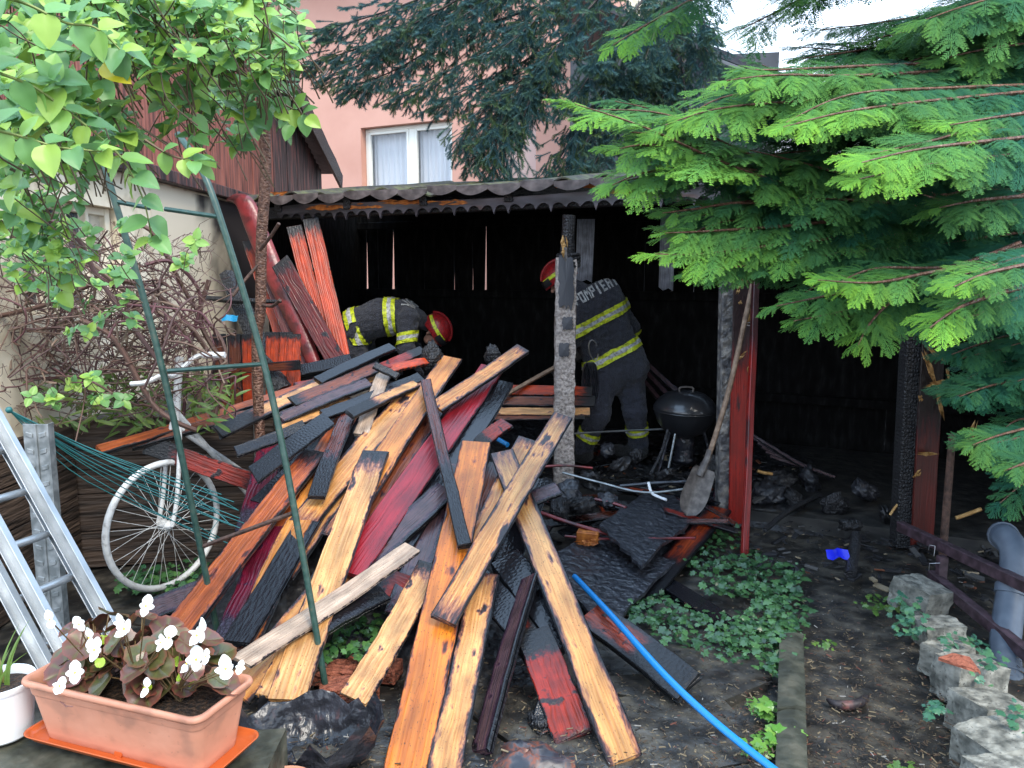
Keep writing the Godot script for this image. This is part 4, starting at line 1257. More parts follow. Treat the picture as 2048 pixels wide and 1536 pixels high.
	# loose bits on the shed floor
	var bits := [
		["metal_strip", "long bent aluminium strip lying on the debris", "strip", [[1125, 945, 5.1], [1200, 965, 5.0], [1290, 985, 4.9], [1390, 975, 4.9]], 0.008, "galv"],
		["metal_strip", "straight aluminium strip behind the boots of the standing person", "strip", [[1130, 868, 5.6], [1240, 862, 6.0], [1330, 858, 6.1]], 0.008, "galv"],
		["metal_strip", "black metal strip lying across the debris near the shovel", "strip", [[1240, 972, 5.0], [1310, 966, 4.95], [1400, 962, 4.9]], 0.012, "black_plastic"],
		["plastic_tube", "short curved white tube on the debris", "tube", [[1297, 965, 4.95], [1303, 985, 4.9], [1315, 993, 4.85], [1333, 1000, 4.8]], 0.010, "white_plastic"],
		["metal_rod", "pale rod standing up from debris beside the barbecue", "rod", [[1336, 940, 5.4], [1345, 895, 5.5], [1350, 868, 5.55]], 0.008, "galv"],
		["red_strip", "thin red plastic strip lying by the stone pillar", "strip", [[1090, 933, 5.1], [1130, 931, 5.1], [1185, 936, 5.1]], 0.009, "red_sheet"],
		["red_strip", "thin red plastic strip lying on the ash", "strip", [[1190, 998, 4.8], [1225, 1006, 4.75], [1252, 1015, 4.7]], 0.010, "red_sheet"],
		["red_strip", "long charred red lath across the black sheets", "strip", [[1080, 1025, 4.5], [1160, 1052, 4.35], [1300, 1090, 4.25]], 0.012, "red_sheet"],
		["red_strip", "charred red lath beside the orange splintered block", "strip", [[1130, 1072, 4.35], [1220, 1078, 4.3], [1390, 1076, 4.3]], 0.008, "red_sheet"],
		["blue_tube", "piece of blue pipe sticking out under the orange red board", "pipe", [[952, 842, 5.1], [990, 875, 4.9], [1015, 890, 4.8]], 0.017, "blue_pipe"],
		["charred_stick", "black stick lying in the debris before the shovel", "stick", [[1300, 950, 5.2], [1322, 905, 5.3], [1335, 860, 5.4]], 0.010, "char"],
		["charred_stick", "burnt branch lying in the dark bay", "stick", [[1530, 1060, 4.6], [1580, 1020, 4.9], [1640, 990, 5.2]], 0.018, "char"],
		["charred_stick", "burnt stick near the blue scrap", "stick", [[1700, 1150, 4.0], [1710, 1090, 4.25], [1712, 1070, 4.35]], 0.03, "char"],
		["dry_twig", "pale dry twig on the ground by the dark post", "twig", [[1780, 1030, 4.6], [1790, 1015, 4.6], [1800, 1005, 4.6]], 0.008, "splinter"],
		["dry_twig", "pale split twig behind the railing", "twig", [[1912, 1036, 4.5], [1930, 1030, 4.5], [1962, 1018, 4.5]], 0.012, "splinter"],
		["dry_twig", "pale chip on the ground beyond the red post", "twig", [[1515, 942, 5.3], [1530, 946, 5.3], [1545, 948, 5.3]], 0.012, "splinter"],
	]
	for q in bits:
		var pts := []
		for p in q[3]:
			var w := at(p[0], p[1], p[2])
			pts.append(w)
		var mb := MB.new()
		mb.tube(curve(pts, 4), q[4], 6)
		solo(q[0], q[1], q[2], mb, mats[q[5]])
	# splintered orange block
	var ob := MB.new()
	ob.box(at(1176, 1072, 4.33), Vector3(0.06, 0, 0.02), Vector3(0, 0.035, 0.01), Vector3(-0.01, 0, 0.04), 0.006)
	splinters(ob, at(1150, 1088, 4.28), at(1205, 1082, 4.28), 0.02, 12)
	solo("splintered_block", "splintered orange timber offcut on the black sheets", "offcut", ob, mats.orange_splinter)
	var rb := MB.new()
	rb.box(at(1145, 985, 4.85), Vector3(0.02, 0.01, 0), Vector3(-0.012, 0.07, 0.0), Vector3(0, 0, 0.02), 0.004)
	solo("red_offcut", "small red painted offcut standing in the debris", "offcut", rb, mats.red_sheet)
	# rounded lumps and boxes of burnt debris: bricks, tins, charred chunks
	var spots := [[1090, 900, 5.5, 0.07], [1215, 900, 5.6, 0.06], [1240, 930, 5.4, 0.08], [1180, 960, 5.1, 0.07], [1130, 990, 4.8, 0.09], [1160, 1010, 4.7, 0.08], [1215, 1000, 4.8, 0.06], [1060, 1050, 4.4, 0.08], [1120, 1020, 4.6, 0.07], [1270, 915, 5.5, 0.06], [1330, 950, 5.2, 0.07], [1425, 930, 5.5, 0.07], [1540, 990, 5.2, 0.1], [1560, 965, 5.4, 0.09], [1590, 1000, 5.1, 0.08], [1670, 1010, 5.0, 0.08], [1730, 980, 5.2, 0.09], [1770, 1030, 4.8, 0.07], [1620, 960, 5.6, 0.1], [1700, 1050, 4.6, 0.06]]
	for q in spots:
		var mb := MB.new()
		rock(mb, at(q[0], q[1], q[2]) , Vector3(q[3], q[3] * rnd(0.4, 0.8), q[3] * rnd(0.6, 1.0)), 0.3, Basis.from_euler(rv(1.2)), rnd(0.2, 0.8))
		var kd := rng.randi() % 3
		solo("burnt_chunk", ["cracked charcoal chunk lying in the ash of the shed floor", "wet bluish black chunk lying in the ash of the shed floor", "crumbly ash covered chunk lying on the shed floor"][kd], "chunk", mb, [mats.char, mats.soot_blue, mats.ash][kd], "burnt chunks on the shed floor")
	# short burnt laths strewn between the heap and the red post
	for k in 34:
		var px := rnd(1040, 1440); var py := rnd(885, 1075)
		var c := on(px, py, 0.13 + rnd(0, 0.06))
		if c.z < -6.6: c.z = -6.6
		var a := rnd(0, TAU)
		var hv := Vector3(cos(a), rnd(-0.15, 0.25), sin(a)) * rnd(0.10, 0.34)
		var kind: String = ["black", "black", "black_b", "slate", "charorange", "redburnt", "half"][rng.randi() % 7]
		solo("burnt_lath", "short " + {"black": "black charred", "black_b": "black and brown", "slate": "greyish scorched", "charorange": "orange and black", "redburnt": "dark red scorched", "half": "brown and black"}[kind] + " lath strewn between the heap and the red post", "lath", plank(c - hv, c + hv, rnd(0.025, 0.075), 0.018, Vector3(rnd(-0.4, 0.4), 1, rnd(-0.2, 0.6)), 0.0, 0.02, 0.02, 0.3, 5), mats["skin_" + kind], "laths strewn before the shed")
	# a dense litter of burnt scraps on the floor and around the heap
	var sc := MB.new()
	sc.box(Vector3.ZERO, Vector3(0.5, 0, 0), Vector3(0, 0.12, 0), Vector3(0, 0, 0.2), 0.03)
	var xf := []; var cs := []
	for k in 1500:
		var p := shed(rnd(-0.6, 3.0), 0, rnd(-0.9, 1.4))
		var h := 0.02 if (p - SH_O).dot(SH_N) < 0.05 else 0.15
		if (p - SH_O).dot(SH_U) > 1.5: h = 0.05
		p.y = h + rnd(-0.01, 0.03)
		var sz := rnd(0.015, 0.10) * (1.0 if rng.randf() < 0.25 else 0.5)
		xf.append(Transform3D(Basis.from_euler(Vector3(rnd(-0.4, 0.4), rnd(0, TAU), rnd(-0.4, 0.4))).scaled_local(Vector3(sz, sz * rnd(0.3, 1.0), sz)), p))
		var g := rng.randf()
		cs.append(Color(0.012, 0.012, 0.014) if g < 0.72 else (Color(0.06, 0.058, 0.056) if g < 0.9 else (Color(0.16, 0.05, 0.02) if g < 0.95 else Color(0.24, 0.19, 0.12))))
	var li := Node3D.new()
	li.name = "burnt_litter"
	add_child(li)
	tag(li, "litter of burnt scraps and splinters strewn over the shed floor", "debris")
	li.set_meta("kind", "stuff")
	scatter(li, "scraps", sc.mesh(), mats.twig, xf, cs)
	# blue and cyan plastic scraps
	for q in [[1672, 1106, 4.15, 0.045, "blue_scrap", "royal blue plastic scrap on the ground in the dark bay"], [462, 636, 5.05, 0.04, "cyan_scrap", "torn cyan plastic scrap hanging at the charred post"]]:
		var mb := MB.new()
		var p := at(q[0], q[1], q[2])
		var rows2 := []
		for r in 4:
			var row := []
			for s in 6:
				row.append(p + Vector3((s / 5.0 - 0.5) * q[3] * 2.6, (r / 3.0 - 0.5) * -q[3] * 0.9 + rnd(-0.006, 0.006), (0.015 * sin(s * 1.5) + r * 0.012)))
			rows2.append(row)
		mb.slab(rows2, Vector3(0, 0, 0.003))
		solo("plastic_scrap", q[5], "scrap", mb, mats[q[4]])

# ---------- people ----------
# bones: [a, b, ra, rb, colour]; one continuous surface from a smooth union of tapered capsules
func figure(bones: Array, cell: float, k: float, wrinkle := 0.0) -> MB:
	var lo := Vector3.INF; var hi := -Vector3.INF
	for q in bones:
		var r: float = max(q[2], q[3]) + k + cell * 2
		for p in [q[0], q[1]]:
			lo = lo.min(p - Vector3.ONE * r); hi = hi.max(p + Vector3.ONE * r)
	var n := Vector3i(((hi - lo) / cell).ceil()) + Vector3i.ONE
	var f := PackedFloat32Array()
	f.resize(n.x * n.y * n.z)
	f.fill(9.0)
	var owner := PackedInt32Array()
	owner.resize(n.x * n.y * n.z)
	var best := PackedFloat32Array()
	best.resize(n.x * n.y * n.z)
	best.fill(9.0)
	for bi in bones.size():
		var q: Array = bones[bi]
		var a: Vector3 = q[0]; var b: Vector3 = q[1]
		var ra: float = q[2]; var rb: float = q[3]
		var m: float = max(ra, rb) + k + cell * 1.5
		var c0 := Vector3i(((a.min(b) - Vector3.ONE * m - lo) / cell).floor()).clamp(Vector3i.ZERO, n - Vector3i.ONE)
		var c1 := Vector3i(((a.max(b) + Vector3.ONE * m - lo) / cell).ceil()).clamp(Vector3i.ZERO, n - Vector3i.ONE)
		var ab := b - a
		var l2: float = max(ab.length_squared(), 1e-9)
		for z in range(c0.z, c1.z + 1):
			for y in range(c0.y, c1.y + 1):
				var idx := (z * n.y + y) * n.x + c0.x
				for x in range(c0.x, c1.x + 1):
					var p := lo + Vector3(x, y, z) * cell
					var t := clampf((p - a).dot(ab) / l2, 0.0, 1.0)
					var d := p.distance_to(a + ab * t) - lerpf(ra, rb, t)
					if d < best[idx]:
						best[idx] = d; owner[idx] = bi
					var e := f[idx]
					var h := clampf(0.5 + 0.5 * (e - d) / k, 0.0, 1.0)
					f[idx] = lerpf(e, d, h) - k * h * (1.0 - h)
					idx += 1
	if wrinkle > 0.0:
		var wn := noise(5, 7.0, 3)
		for z in n.z:
			for y in n.y:
				for x in n.x:
					var idx := (z * n.y + y) * n.x + x
					if abs(f[idx]) < 0.05:
						var p := lo + Vector3(x, y, z) * cell
						f[idx] += wrinkle * (abs(wn.get_noise_3d(p.x, p.y * 1.8, p.z)) - 0.25)
	var mb := MB.new()
	var ids := {}
	var sx := 1; var sy := n.x; var sz := n.x * n.y
	var corner := [0, sx, sy, sx + sy, sz, sx + sz, sy + sz, sx + sy + sz]
	var edges := [[0, 1], [2, 3], [4, 5], [6, 7], [0, 2], [1, 3], [4, 6], [5, 7], [0, 4], [1, 5], [2, 6], [3, 7]]
	for z in n.z - 1:
		for y in n.y - 1:
			for x in n.x - 1:
				var idx := z * sz + y * sy + x
				var e0 := f[idx]
				if abs(e0) > cell * 3.0: continue
				var mask := 0
				for j in 8:
					if f[idx + corner[j]] < 0.0: mask |= 1 << j
				if mask == 0 or mask == 255: continue
				var s := Vector3.ZERO
				var cnt := 0
				for e in edges:
					var fa := f[idx + corner[e[0]]]; var fb := f[idx + corner[e[1]]]
					if (fa < 0.0) != (fb < 0.0):
						var t := fa / (fa - fb)
						var pa := Vector3(e[0] & 1, (e[0] >> 1) & 1, e[0] >> 2); var pb := Vector3(e[1] & 1, (e[1] >> 1) & 1, e[1] >> 2)
						s += pa.lerp(pb, t)
						cnt += 1
				mb.col = bones[owner[idx]][4]
				ids[idx] = mb.vert(lo + (Vector3(x, y, z) + s / cnt) * cell)
	for idx in ids:
		var z: int = idx / sz
		var y: int = (idx % sz) / sy
		var x: int = idx % sy
		if x < 1 or y < 1 or z < 1: continue
		var in0 := f[idx] < 0.0
		for ax in 3:
			var st: int = [sx, sy, sz][ax]
			var in1 := f[idx + st] < 0.0
			if in0 == in1: continue
			var o1: int = [sy, sz, sx][ax]; var o2: int = [sz, sx, sy][ax]
			if not (ids.has(idx - o1) and ids.has(idx - o2) and ids.has(idx - o1 - o2)): continue
			var a: int = ids[idx]; var b: int = ids[idx - o1]; var c: int = ids[idx - o1 - o2]; var d: int = ids[idx - o2]
			if in0:
				mb.tri(a, c, b); mb.tri(a, d, c)
			else:
				mb.tri(a, b, c); mb.tri(a, c, d)
	return mb

# the part of a surface inside all planes (normal, distance), lifted off along its normals
func cut_patch(src: MB, planes: Array, lift: float, facing := Vector3.ZERO) -> MB:
	var out := MB.new()
	var nn := PackedVector3Array()
	nn.resize(src.v.size())
	for k in range(0, src.i.size(), 3):
		var a := src.v[src.i[k]]
		var nrm := (src.v[src.i[k + 2]] - a).cross(src.v[src.i[k + 1]] - a)
		nn[src.i[k]] += nrm; nn[src.i[k + 1]] += nrm; nn[src.i[k + 2]] += nrm
	for k in range(0, src.i.size(), 3):
		var poly := []
		for j in 3:
			var q := src.i[k + j]
			poly.append([src.v[q], nn[q].normalized()])
		if facing != Vector3.ZERO and (poly[0][1] + poly[1][1] + poly[2][1]).dot(facing) < 0.3: continue
		for pl in planes:
			var nx := []
			for j in poly.size():
				var p: Array = poly[j]; var q: Array = poly[(j + 1) % poly.size()]
				var dp: float = p[0].dot(pl[0]) - pl[1]; var dq: float = q[0].dot(pl[0]) - pl[1]
				if dp <= 0.0: nx.append(p)
				if (dp <= 0.0) != (dq <= 0.0):
					var t := dp / (dp - dq)
					nx.append([p[0].lerp(q[0], t), p[1].lerp(q[1], t)])
			poly = nx
			if poly.size() < 3: break
		if poly.size() < 3: continue
		var b0 := out.v.size()
		for p in poly: out.vert(p[0] + p[1] * lift)
		for j in range(1, poly.size() - 1): out.tri(b0, b0 + j, b0 + j + 1)
	return out
func band_planes(o: Vector3, axis: Vector3, half: float) -> Array:
	var n := axis.normalized()
	return [[n, n.dot(o) + half], [-n, -n.dot(o) + half]]
func band(person: Node3D, src: MB, o: Vector3, axis: Vector3, reach: float, height := 0.075):
	# yellow band with a silver stripe along its middle
	var lim := []
	for d in [Vector3.RIGHT, Vector3.UP, Vector3.BACK]:
		lim.append([d, d.dot(o) + reach]); lim.append([-d, -d.dot(o) + reach])
	var y := part(person, "reflective_band", cut_patch(src, band_planes(o, axis, height * 0.5) + lim, 0.011), mats.band_yellow)
	part(y, "silver_stripe", cut_patch(src, band_planes(o, axis, height * 0.17) + lim, 0.014), mats.band_silver)
func lettering(person: Node3D, src: MB, o: Vector3, x: Vector3, y: Vector3, n: Vector3, cw: float, ch: float, word: String):
	var glyph := {"P": [[0, 0, 0.25, 1], [0.25, 0.8, 0.8, 1], [0.25, 0.42, 0.8, 0.6], [0.6, 0.6, 0.8, 0.8]], "O": [[0, 0, 0.24, 1], [0.58, 0, 0.82, 1], [0.24, 0, 0.58, 0.2], [0.24, 0.8, 0.58, 1]], "M": [[0, 0, 0.2, 1], [0.65, 0, 0.85, 1], [0.2, 0.6, 0.34, 0.95], [0.5, 0.6, 0.65, 0.95], [0.34, 0.45, 0.5, 0.75]], "I": [[0.25, 0, 0.55, 1]], "E": [[0, 0, 0.25, 1], [0.25, 0.8, 0.78, 1], [0.25, 0.41, 0.7, 0.6], [0.25, 0, 0.78, 0.2]], "R": [[0, 0, 0.25, 1], [0.25, 0.8, 0.8, 1], [0.25, 0.42, 0.8, 0.6], [0.6, 0.6, 0.8, 0.8], [0.5, 0, 0.78, 0.42]]}
	var all := MB.new()
	for k in word.length():
		for g in glyph[word[k]]:
			var x0: float = (k - word.length() * 0.5 + g[0]) * cw; var x1: float = (k - word.length() * 0.5 + g[2]) * cw
			var y0: float = (g[1] - 0.5) * ch; var y1: float = (g[3] - 0.5) * ch
			var pl := [[x, x.dot(o) + x1], [-x, -x.dot(o) - x0], [y, y.dot(o) + y1], [-y, -y.dot(o) - y0]]
			var p := cut_patch(src, pl, 0.007, n)
			var b := all.v.size()
			for v in p.v: all.vert(v)
			for i in p.i: all.i.append(b + i)
	part(person, "lettering", all, mats.band_silver)

# a gloved hand: palm, four fingers curled, thumb
func hand_bones(w: Vector3, dir: Vector3, palm: Vector3, col: Color) -> Array:
	var d := dir.normalized()
	var pn := (palm - d * palm.dot(d)).normalized()
	var s := d.cross(pn)
	var out := []
	for j in 4:
		var o := s * (j - 1.5) * 0.024
		var k0 := w + d * 0.09 + o
		out.append([w + d * 0.01 + o * 0.6, k0, 0.017, 0.014, col])
		var L: float = [0.036, 0.042, 0.040, 0.032][j]
		var k1 := k0 + d * L * 0.8 + pn * L * 0.7
		var k2 := k1 + pn * L * 0.75 - d * L * 0.15
		out.append([k0, k1, 0.012, 0.011, col]); out.append([k1, k2, 0.011, 0.0095, col])
	var t0 := w + d * 0.03 - s * 0.035
	var t1 := t0 + d * 0.035 - s * 0.022 + pn * 0.02
	out.append([w + d * 0.015 - s * 0.02, t1, 0.016, 0.013, col]); out.append([t1, t1 + d * 0.025 + pn * 0.028 + s * 0.006, 0.012, 0.010, col])
	return out
# head with brow, nose, jaw, ears; looks along f, crown towards u
func head_bones(c: Vector3, f: Vector3, u: Vector3, skin: Color, hair: Color) -> Array:
	var s := f.cross(u).normalized()
	return [[c + u * 0.035 - f * 0.02, c + u * 0.03 + f * 0.015, 0.082, 0.078, hair], [c + u * 0.0 + f * 0.03, c - u * 0.07 + f * 0.045, 0.062, 0.042, skin], [c + u * 0.005 + f * 0.09, c - u * 0.028 + f * 0.112, 0.011, 0.015, skin], [c + f * 0.082 + u * 0.025 + s * 0.025, c + f * 0.082 + u * 0.025 - s * 0.025, 0.016, 0.016, skin], [c + s * 0.074 + u * 0.01, c + s * 0.076 - u * 0.03, 0.014, 0.010, skin], [c - s * 0.074 + u * 0.01, c - s * 0.076 - u * 0.03, 0.014, 0.010, skin], [c - u * 0.062 + f * 0.082 + s * 0.018, c - u * 0.062 + f * 0.082 - s * 0.018, 0.011, 0.011, Color(0.36, 0.13, 0.10)]]
func helmet(person: Node3D, c: Vector3, f: Vector3, u: Vector3):
	f = f.normalized()
	u = (u - f * u.dot(f)).normalized()
	var s := f.cross(u)
	var rows := []
	for k in 15:
		var row := []
		var th := PI * 0.60 * k / 14.0
		for j in 33:
			var ph := TAU * (j % 32) / 32.0
			var fr := cos(ph)
			var d := f * sin(th) * fr * 1.18 + s * sin(th) * sin(ph) * 0.98 + u * cos(th) * 1.0
			var r := 0.118
			var p := c + u * 0.02 + d * r
			if k >= 12: p += (f * fr * 0.02 if fr > 0.2 else -u * 0.035 * max(0.0, -fr)) * (k - 11) / 3.0
			row.append(p)
		rows.append(row)
	var mb := MB.new()
	mb.sheet(rows)
	var inner := []
	for r in rows:
		var q := []
		for p in r: q.append(c + (p - c) * 0.95)
		q.reverse()
		inner.append(q)
	mb.sheet(inner)
	var hm := part(person, "helmet", mb, mats.helmet)
	var ridge := MB.new()
	var pts := []
	for k in 13:
		var a := lerpf(-1.25, 1.2, k / 12.0)
		pts.append(c + u * 0.02 + (f * sin(a) * 1.18 + u * cos(a)) * 0.126)
	ridge.tube(pts, 0.011, 6)
	part(hm, "comb", ridge, mats.helmet)
	for sd in [-1.0, 1.0]:
		var st := MB.new()
		var up := []; var dn := []
		for k in 11:
			var ph: float = sd * lerpf(0.55, 2.6, k / 10.0)
			for e in 2:
				var th := PI * (0.40 if e == 0 else 0.475)
				var d := f * sin(th) * cos(ph) * 1.18 + s * sin(th) * sin(ph) * 0.98 + u * cos(th)
				(up if e == 0 else dn).append(c + u * 0.02 + d * 0.1255)
		st.sheet([up, dn])
		part(hm, "yellow_stripe", st, mats.band_yellow)
	var vis := MB.new()
	var vr := []
	for k in 5:
		var row := []
		for j in 13:
			var ph := lerpf(-1.15, 1.15, j / 12.0)
			var th := PI * lerpf(0.42, 0.56, k / 4.0)
			row.append(c + u * 0.02 + (f * sin(th) * cos(ph) * 1.2 + s * sin(th) * sin(ph) * 1.0 + u * cos(th)) * 0.129)
		vr.append(row)
	vis.sheet(vr)
	part(hm, "visor", vis, mats.enamel)

func build_people():
	rng.seed = 44
	mats.band_yellow = tri_mat(ramp_tex(noise(151, 0.05, 5), [[0.25, lin(0.22, 0.24, 0.03)], [0.5, lin(0.56, 0.64, 0.02)], [0.9, lin(0.62, 0.70, 0.02)]], 128, 128), 5.0, 0.5)
	mats.band_silver = tri_mat(ramp_tex(noise(152, 0.05, 5), [[0.25, lin(0.22, 0.22, 0.21)], [0.5, lin(0.48, 0.49, 0.48)], [0.9, lin(0.56, 0.57, 0.56)]], 128, 128), 5.0, 0.4)
	mats.helmet = tri_mat(ramp_tex(noise(150, 0.05, 5), [[0.25, lin(0.10, 0.012, 0.012)], [0.5, lin(0.32, 0.012, 0.015)], [0.9, lin(0.36, 0.02, 0.02)]], 128, 128), 6.0, 0.35)
	mats.uniform = painted(0.75)
	mats.uniform.albedo_texture = mats.cloth_tone
	mats.uniform.rim_enabled = true
	mats.uniform.rim = 0.3
	mats.uniform.heightmap_enabled = true
	mats.uniform.heightmap_texture = mats.fine
	mats.uniform.heightmap_scale = 1.2
	mats.uniform.uv1_triplanar = true; mats.uniform.uv1_world_triplanar = true
	mats.uniform.uv1_scale = Vector3.ONE * 6.0
	var navy := Color(0.034, 0.038, 0.054); var trous := Color(0.032, 0.037, 0.056); var boot := Color(0.012, 0.012, 0.012); var glove := Color(0.03, 0.03, 0.03)
	var skin := Color(0.48, 0.25, 0.18); var hair := Color(0.03, 0.02, 0.015)
	# --- standing, bent towards the pillar, seen from behind ---
	var D := 6.15
	var pel := at(1228, 722, D); var chest := at(1188, 618, D - 0.04); var neck := at(1152, 575, D + 0.02); var hd := at(1124, 560, D + 0.1)
	var axis := (neck - pel).normalized()
	var wide := axis.cross(Vector3(0, 0, 1)).normalized()
	var back := Vector3(0.25, 0.35, 0.9).normalized()
	var bones := []
	for e in [-1.0, 1.0]:
		bones.append([pel + wide * 0.085 * e, chest + wide * 0.10 * e, 0.135, 0.13, navy])
		bones.append([chest + wide * 0.10 * e, chest.lerp(neck, 0.45) + wide * 0.11 * e, 0.12, 0.085, navy])
		bones.append([pel - axis * 0.10 + wide * 0.09 * e, pel + wide * 0.10 * e, 0.15, 0.14, navy])
	bones.append([chest.lerp(neck, 0.4), neck.lerp(hd, 0.3), 0.10, 0.065, navy])
	# arms reach down and forward to the tool behind the pillar
	var shl := chest.lerp(neck, 0.45) - wide * 0.17; var shr := chest.lerp(neck, 0.35) + wide * 0.19
	var ell := at(1150, 668, D - 0.12); var elr := at(1262, 655, D + 0.22)
	var hnl := at(1128, 724, 6.02); var hnr := at(1178, 700, 6.2)
	bones += [[shl, ell, 0.075, 0.062, navy], [ell, hnl, 0.060, 0.042, navy], [shr, elr, 0.078, 0.062, navy], [elr, hnr, 0.06, 0.042, navy]]
	var hipl := at(1203, 748, D - 0.04); var kneel := at(1196, 830, D - 0.12); var ankl := at(1166, 893, D - 0.06)
	var hipr := at(1256, 745, D + 0.05); var kneer := at(1270, 825, D - 0.02); var ankr := at(1277, 885, D + 0.05)
	bones += [[hipl, kneel, 0.125, 0.088, trous], [kneel, ankl, 0.085, 0.072, trous], [hipr, kneer, 0.125, 0.088, trous], [kneer, ankr, 0.085, 0.072, trous]]
	for an in [ankl, ankr]:
		bones.append([an, Vector3(an.x, FLOOR + 0.05, an.z), 0.066, 0.055, boot])
		bones.append([Vector3(an.x + 0.02, FLOOR + 0.045, an.z + 0.03), Vector3(an.x - 0.16, FLOOR + 0.045, an.z - 0.08), 0.05, 0.045, boot])
	var face := Vector3(-0.75, -0.55, -0.2).normalized(); var crown := Vector3(-0.5, 0.85, -0.05)
	crown = (crown - face * crown.dot(face)).normalized()
	var p := thing("person", "person in dark fire uniform and red helmet, bending beside the stone pillar, back turned", "person", Vector3(pel.x, FLOOR, pel.z))
	var body := figure(bones, 0.015, 0.045, 0.032)
	part(p, "body", body, mats.uniform)
	part(p, "head", figure(head_bones(hd, face, crown, skin, hair), 0.006, 0.018), painted(0.55))
	for q in [[hnl, ell], [hnr, elr]]:
		part(p, "glove", figure(hand_bones(q[0], q[0] - q[1] + Vector3(-0.1, 0, 0), Vector3(0.2, -0.6, -0.6), glove), 0.0055, 0.01), painted(0.7))
	helmet(p, hd + crown * 0.02, face, crown)
	band(p, body, pel + axis * 0.06, axis, 0.34, 0.085)
	band(p, body, at(1207, 632, D), axis, 0.26, 0.085)
	var shkl := ankl - kneel; var shkr := ankr - kneer
	band(p, body, kneel.lerp(ankl, 0.62), shkl, 0.13, 0.075)
	band(p, body, kneer.lerp(ankr, 0.55), shkr, 0.13, 0.075)
	lettering(p, body, at(1192, 580, D - 0.1), wide if wide.x > 0 else -wide, axis, back, 0.046, 0.085, "POMPIERI")
	# belt with carabiner and a coiled line hanging from it
	var cb := MB.new()
	var cpt := []
	for k in 15:
		var a := TAU * k / 16.0 + 0.4
		cpt.append(at(1187 + cos(a) * 9 + sin(a) * 3, 700 + sin(a) * 20, D - 0.26))
	cb.tube(cpt, 0.006, 6)
	part(p, "carabiner", cb, mats.steel)
	var cord := MB.new()
	for j in 4:
		var c2 := []
		for k in 13:
			var a := TAU * k / 12.0
			c2.append(at(1178 + j * 4 - 4 + cos(a) * 9, 765 + sin(a) * 40, D - 0.26 + 0.012 * j))
		cord.tube(c2, 0.009, 6, false)
	part(p, "coiled_line", cord, mats.black_plastic)
	# --- stooped, seen from the side, behind the heap ---
	D = 6.75
	pel = at(716, 652, D); chest = at(805, 632, D); neck = at(846, 640, D); hd = at(866, 662, D + 0.02)
	bones = []
	for e in [-1.0, 1.0]:
		var w := Vector3(0, 0, 0.09 * e)
		bones.append([pel + w, at(765, 634, D) + w, 0.15, 0.15, navy])
		bones.append([at(765, 634, D) + w, chest + w * 1.2, 0.15, 0.13, navy])
		bones.append([chest + w, chest.lerp(neck, 0.6) + w * 0.8, 0.125, 0.08, navy])
	bones.append([chest.lerp(neck, 0.5), neck.lerp(hd, 0.3), 0.095, 0.062, navy])
	shl = at(822, 640, D + 0.24); shr = at(818, 636, D - 0.22)
	ell = at(830, 700, D + 0.26); elr = at(812, 698, D - 0.26)
	hnl = at(868, 745, D + 0.15); hnr = at(850, 748, D - 0.14)
	bones += [[shl, ell, 0.08, 0.065, navy], [ell, hnl, 0.06, 0.042, navy], [shr, elr, 0.088, 0.068, navy], [elr, hnr, 0.062, 0.042, navy]]
	for e in [-1.0, 1.0]:
		var hp := at(708, 672, D) + Vector3(0, 0, 0.10 * e)
		var kn := at(730 - 12 * e, 768, D) + Vector3(0, 0, 0.13 * e)
		var an := Vector3(hp.x + 0.02 - 0.05 * e, FLOOR + 0.12, hp.z + 0.04 * e)
		bones += [[hp, kn, 0.135, 0.092, trous], [kn, an, 0.088, 0.072, trous], [an, an - Vector3(0, 0.07, 0), 0.066, 0.055, boot], [an - Vector3(0.02, 0.075, 0), an + Vector3(0.17, -0.075, 0.02), 0.05, 0.045, boot]]
	face = Vector3(0.45, -0.88, 0.1).normalized(); crown = Vector3(0.85, 0.35, 0.15)
	crown = (crown - face * crown.dot(face)).normalized()
	var p2 := thing("person", "person in dark fire uniform and red helmet, stooping low behind the heap of boards", "person", Vector3(pel.x, FLOOR, pel.z))
	body = figure(bones, 0.015, 0.045, 0.032)
	part(p2, "body", body, mats.uniform)
	part(p2, "head", figure(head_bones(hd, face, crown, skin, hair), 0.006, 0.018), painted(0.55))
	for q in [[hnl, ell], [hnr, elr]]:
		part(p2, "glove", figure(hand_bones(q[0], q[0] - q[1], Vector3(0.3, -0.9, 0), glove), 0.0055, 0.01), painted(0.7))
	helmet(p2, hd + crown * 0.02, face, crown)
	band(p2, body, at(708, 630, D), Vector3(0.92, 0.32, 0), 0.24, 0.10)
	band(p2, body, at(787, 630, D), Vector3(0.99, 0.10, 0), 0.27, 0.10)
	var ua := elr - shr
	band(p2, body, shr.lerp(elr, 0.62) + Vector3(0, 0, 0.02), ua + Vector3(0.08, 0.0, 0), 0.12, 0.09)
	lettering(p2, body, at(820, 600, D), Vector3(0, 0, -1), Vector3(1, 0.05, 0).normalized(), Vector3(0.1, 0.95, 0.3).normalized(), 0.05, 0.10, "POMPIERI")

